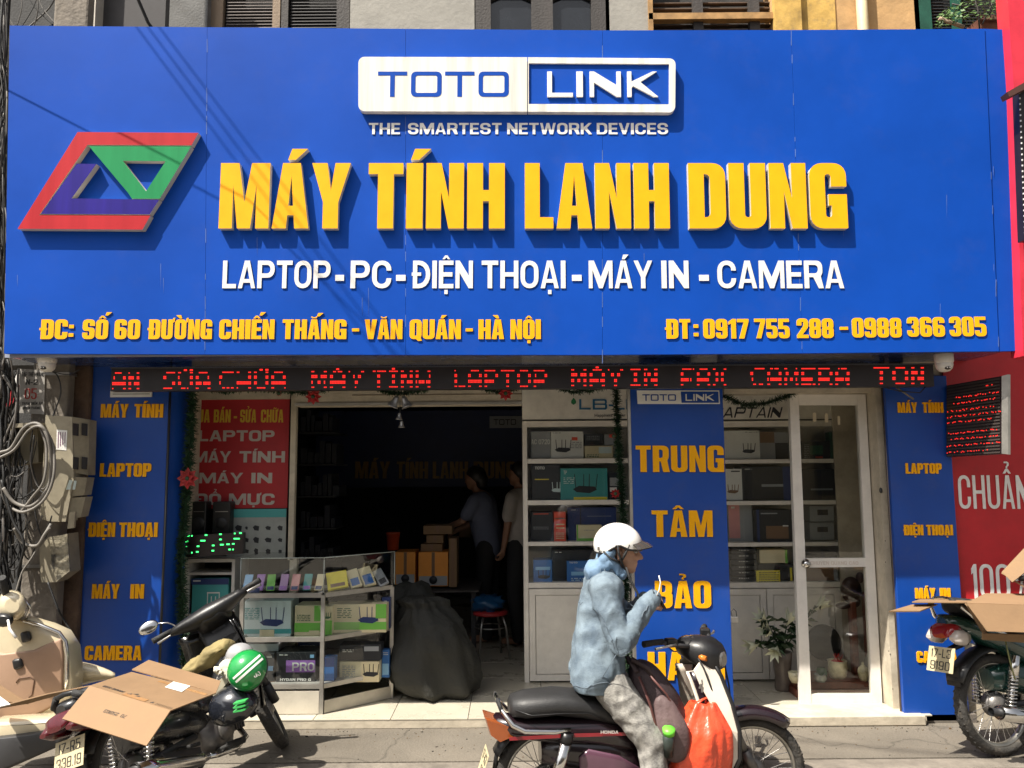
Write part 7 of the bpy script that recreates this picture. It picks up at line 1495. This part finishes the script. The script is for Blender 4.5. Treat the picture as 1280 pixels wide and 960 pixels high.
for an in (RA, LA): b = MB(); b.loft([[an+Vector((x, .045*math.cos(a*.3927)*w_, -.055+h_*(.5+.5*math.sin(a*.3927)))) for a in range(16)] for x, w_, h_ in ((-.07, .5, .06), (-.05, .9, .09), (.02, 1, .09), (.10, 1, .06), (.17, .9, .045), (.20, .4, .03))]); b.build('shoe', blackm, rd)
# helmet (worn) with visor peak and straps
hm = bpy.data.objects.new('helmet', None); col.objects.link(hm); hm.parent = rd
def tmf(a): 
    c = math.cos(a); return R(96 if c > .35 else (88+8*max(0, c)/.35 if c > -.15 else 88+26*min(1, (-c-.15)/.5)))
shl3, T3 = halfhelmet(hm, hcn+Vector((-.004, 0, -.006)), (.136, .122, .122), M('helmet_white', (.80, .78, .74), .2, var=.03, coat=.8), tmf, Matrix.Rotation(R(6), 4, 'Y'), 'helmet_shell')
b = MB(); vs = []; nn_ = 14
for rr_, dz in ((.134, .0), (.165, -.014), (.192, -.032)):
    for k in range(nn_): a = R(-62+124*k/(nn_-1)); vs.append(hcn+Vector((-.005+rr_*math.cos(a)*(1.0), rr_*.80*math.sin(a), .020+dz-.010*math.sin(a)**2)))
fs = [(i*nn_+k, i*nn_+k+1, (i+1)*nn_+k+1, (i+1)*nn_+k) for i in range(2) for k in range(nn_-1)]; b.add(vs, fs, 0, True); b.add([v+Vector((0, 0, -.004)) for v in vs], [f[::-1] for f in fs], 0, True)
b.build('visor_peak', M('visor_smoke', (.06, .055, .05), .15, coat=.8), hm)
for sy in (-1, 1):
    b = MB(); b.tube([hcn+Vector((-.02, sy*.118, .0)), hcn+Vector((-.015, sy*.115, -.04)), hcn+Vector((.0, sy*.10, -.085)), L(-0.11, sy*.05, 1.335)], [.012, .014, .014, .011], 8, flat=.45); b.tube([hcn+Vector((-.095, sy*.098, -.03)), hcn+Vector((-.06, sy*.112, -.065)), hcn+Vector((-.01, sy*.10, -.09))], .010, 8, flat=.45); b.tube([hcn+Vector((.045, sy*.108, .005)), hcn+Vector((.02, sy*.105, -.045)), hcn+Vector((.0, sy*.10, -.085))], [.008, .018, .01], 8, flat=.5); b.build('chin_strap', blackm, hm)
b = MB(); b.tube([L(-0.12, -.105, 1.375), L(-0.105, -.115, 1.32), L(-0.065, -.125, 1.24), L(-0.05, -.13, 1.17)], [.011, .012, .013, .012], 8, flat=.5); b.build('loose_strap', blackm, hm)
for q in (hcn+Vector((-.03, -.123, .0)), hcn+Vector((-.115, -.07, -.035))): b = MB(); b.ell(q, (.004, .003, .004), 8, 6); b.build('rivet', dark, hm)
b = MB(); b.box(0, 0, 0, .018, .001, .02); o = b.build('small_sticker', steel, hm); o.location = hcn+Vector((-.125, -.075, -.028)); o.rotation_euler = (0, 0, R(-55))
finish(rd)
ph = thing('phone', 'dark phone held between the sleeve covered hands of the rider', 'phone', L(.05, -.06, 1.20)); b = MB(); b.cbox(L(.060, -.06, 1.195), (.010, .068, .10), (0, R(-30), R(10)), b=.003); b.build('phone_body', black, ph); finish(ph)
b = MB(); b.tube([L(.030, -.15, 1.225), L(.047, -.15, 1.262), L(.055, -.15, 1.30), L(.047, -.15, 1.335)], .0035, 6); tag(b.build('earphone_wire', whiteA), 'thin white earphone wire sticking up from the hands of the rider', 'wire')
b = MB(); b.tube([L(.02, -.15, 1.235), L(.010, -.15, 1.272)], .002, 5); tag(b.build('earphone_wire', cable), 'tiny black wire end beside the white one at the rider hands', 'wire')
# backpack between knees and leg shield
bpm = M('backpack_plum_black', (.045, .028, .032), .7, var=.3, bump=.25, bscale=90); bpm2 = M('backpack_plum', (.11, .07, .07), .6, var=.2, bump=.2)
bk_ = thing('backpack', 'dark plum backpack with a green bottle cap between the rider and the handlebar', 'backpack', L(.04, -.05, .40))
def blob(secs, mt, name, par, amp=.01, f=9, n=28):
    b = MB(); full = []
    for c, rx, ry, ax_ in secs: full.append([Vector(c)+Vector((rx*math.cos(2*math.pi*k/n)*(abs(math.cos(2*math.pi*k/n))**-.15 if abs(math.cos(2*math.pi*k/n)) > .05 else 1), ry*math.sin(2*math.pi*k/n), rx*math.cos(2*math.pi*k/n)*ax_)) for k in range(n)])
    b.loft(full); o = b.build(name, mt, par); m = o.modifiers.new('s', 'SUBSURF'); m.levels = 2; bake(o)
    for v in o.data.vertices: v.co += v.normal*(amp*noise.noise(v.co*f)+amp*.6*abs(noise.noise(v.co*f*2.5)))
    for p_ in o.data.polygons: p_.use_smooth = True
    return o
blob([(L(.10, -.06, .36), .06, .06, .3), (L(.09, -.06, .40), .12, .12, .3), (L(.07, -.06, .52), .135, .135, .3), (L(.03, -.06, .66), .13, .135, .3), (L(-.02, -.06, .78), .10, .12, .3), (L(-.06, -.06, .85), .06, .09, .3), (L(-.08, -.06, .875), .02, .04, .3)], bpm, 'pack_body', bk_)
blob([(L(.11, -.20, .40), .03, .02, .2), (L(.10, -.215, .46), .075, .03, .2), (L(.085, -.215, .56), .085, .035, .2), (L(.055, -.20, .66), .065, .03, .2), (L(.03, -.18, .73), .03, .02, .2)], bpm2, 'side_pocket', bk_)
b = MB(); b.tube([L(-.02, -.195, .83), L(.06, -.205, .74), L(.13, -.19, .60), (L(.15, -.17, .48))], .006, 6); b.tube([L(-.075, -.17, .82), L(-.03, -.21, .70), L(.01, -.225, .55), L(.03, -.21, .44)], .010, 8, flat=.5); b.build('zip_line', M('zip_dark_red', (.10, .035, .03), .5), bk_)
b = MB(); b.tube([L(-.09, -.10, .86), L(-.10, -.14, .90), L(-.03, -.16, .86), L(.0, -.15, .80)], .022, 10, flat=.5); b.tube([L(-.10, -.05, .86), L(-.12, -.10, .90), L(-.08, -.16, .84)], .02, 10, flat=.5); b.build('shoulder_strap', bpm, bk_)
finish(bk_)
bt = thing('bottle', 'green capped bottle standing in the side pocket of the backpack', 'bottle', L(.075, -.25, .58)); o = L(.055, -.262, .56); b = MB(); b.lathe([(0, 0), (.03, 0), (.032, .03), (0, .03)], 22, 0, Matrix.Translation(o+Vector((0, 0, .0))) @ Matrix.Rotation(R(18), 4, 'X')); b.build('cap', M('cap_bright_green', (.15, .62, .05), .4), bt); b = MB(); b.lathe([(0, -.12), (.028, -.12), (.03, -.002), (0, -.002)], 20, 0, Matrix.Translation(o) @ Matrix.Rotation(R(18), 4, 'X')); b.build('bottle_body', M('bottle_dark', (.03, .04, .035), .3), bt); finish(bt)
# orange plastic bag
ob = thing('plastic_bag', 'bulging orange red plastic bag hanging behind the ivory leg shield', 'bag', L(.2, -.07, .2)); n = 48; secs = []; b = MB()
for i in range(26):
    t = i/25; z = .17+.50*t; rx = .17*math.sin(math.pi*min(1, .22+t*.62))**.7*(1 if t < .75 else 1-(t-.75)*1.5); ry = .13*math.sin(math.pi*min(1, .2+t*.62))**.7*(1 if t < .75 else 1-(t-.75)*1.8); cx_ = .21+.07*t
    ring_ = []
    for k in range(n):
        a = 2*math.pi*k/n; pl_ = noise.noise(Vector((a*2.2, t*1.5, 1)))*.022+abs(noise.noise(Vector((math.cos(a)*4, math.sin(a)*4, t*1.6))))*.032*(.4+t)+.006*math.sin(a*13+t*3)*t; ring_.append(L(cx_+(rx+pl_)*math.cos(a), -.10+(ry+pl_)*math.sin(a), z+.01*math.sin(a*5)))
    secs.append(ring_)
b.loft(secs); bagm = M('bag_orange_red', (.72, .075, .028), .28, var=.10, scale=9, bump=.5, bscale=20, coat=.4); b.build('bag_film', bagm, ob)
b = MB(); b.tube([L(.26, -.10, .66), L(.30, -.08, .70), L(.33, -.07, .69)], [.03, .014, .012], 8, flat=.5); b.tube([L(.20, -.13, .65), L(.26, -.13, .69), L(.32, -.09, .70)], [.025, .012, .01], 8, flat=.5); b.build('bag_handles', bagm, ob); finish(ob)
ky = thing('key_ring', 'small keys dangling below the dashboard of the ivory motorcycle', 'keys', L(.27, -.1, .74)); b = MB(); b.tube([L(.262, -.11, .80), L(.265, -.115, .775), L(.262, -.115, .75)], .002, 5); b.cbox(L(.265, -.118, .74), (.012, .003, .03)); b.cbox(L(.255, -.118, .755), (.01, .003, .025), (0, .4, 0)); tag(b.build('keys', steel, ky), kind='stuff'); finish(ky)
# two people deep inside the shop
def stander(label, x, Y, h, yaw, shirt, trs, bend=0., reach=(0, 0, 0), arm2=(0, 0, 0)):
    t = thing('person', label, 'person', (x, Y, FZ), None, (0, 0, 0)); T = Matrix.Translation((x, Y, FZ)) @ Matrix.Rotation(R(yaw), 4, 'Z') @ Matrix.Scale(h/1.7, 4); q = lambda a, b_, c: T @ Vector((a+bend*max(0, c-.95), b_, c)); k = h/1.7
    cp_ = [(q(0, 0, .95), q(0, 0, 1.35), .12*k, .13*k), (q(0, 0, 1.38), q(.02, 0, 1.52), .055*k, .05*k), (q(.02, 0, 1.60), q(.03, 0, 1.585), .095*k, .09*k), (q(.07, 0, 1.53), q(.09, 0, 1.52), .05*k, .03*k), (q(.115, 0, 1.575), q(.13, 0, 1.56), .012*k, .012*k)]
    for s_, r_ in ((-1, reach), (1, arm2)):
        sh, el, wr = q(0, s_*.17, 1.38), q(.03+r_[0]*.4, s_*.22, 1.12+r_[2]*.3), q(.08+r_[0], s_*.2+r_[1], .90+r_[2]); cp_ += [(sh, el, .045*k, .038*k), (el, wr, .036*k, .026*k)]; cp_ += hand(wr, wr-el, T.to_3x3() @ Vector((0, 0, 1)) if abs(r_[2]) > .05 else T.to_3x3() @ Vector((-1, 0, 0)), s_, .7)
        cp_ += [(q(0, s_*.09, .92), q(.03, s_*.1, .50), .08*k, .055*k), (q(.03, s_*.1, .5), q(-.01, s_*.11, .08), .052*k, .035*k), (q(0, s_*.11, .05), q(.14, s_*.12, .04), .035*k, .03*k)]
    fleshy('body', cp_, skin, t, vox=.011, smooth=2)
    fleshy('shirt', [(q(0, -.04, .92), q(0, -.04, 1.33), .13*k, .14*k), (q(0, .04, .92), q(0, .04, 1.33), .13*k, .14*k), (q(0, -.15, 1.37), q(0, .15, 1.37), .075*k, .075*k), (q(0, -.17, 1.37), q(.02+reach[0]*.25, -.215, 1.2+reach[2]*.2), .068*k, .062*k), (q(0, .17, 1.37), q(.02+arm2[0]*.25, .215, 1.2+arm2[2]*.2), .068*k, .062*k)], shirt, t, vox=.016, smooth=4, dfun=folds(.006, 9))
    fleshy('trousers', [c for s_ in (-1, 1) for c in ((q(0, s_*.085, .93), q(.03, s_*.1, .5), .105*k, .078*k), (q(.03, s_*.1, .5), q(-.01, s_*.11, .08), .076*k, .06*k))]+[(q(0, -.06, .95), q(0, .06, .95), .115*k, .115*k)], trs, t, vox=.016, smooth=4)
    fleshy('hair', [(q(-.015, 0, 1.625), q(.0, 0, 1.63), .10*k, .098*k), (q(-.05, 0, 1.58), q(-.045, 0, 1.54), .075*k, .06*k)], hairm, t, vox=.012, smooth=2)
    finish(t)
stander('dim standing shopper in a dark blue grey shirt bending over the table', P(612, 700, 7.75).x, 7.75, 1.62, 160, M('shirt_blue_grey', (.16, .18, .26), .8), M('trousers_black', (.02, .02, .022), .8), .22, (.32, .05, .16), (.3, 0, .2))
stander('dim standing shopper in a pale shirt half hidden by the cabinet', P(653, 700, 7.6).x, 7.6, 1.66, 150, M('shirt_pale', (.48, .44, .40), .8), MATS['trousers_black'], .02, (.04, 0, .02), (0, .02, 0))
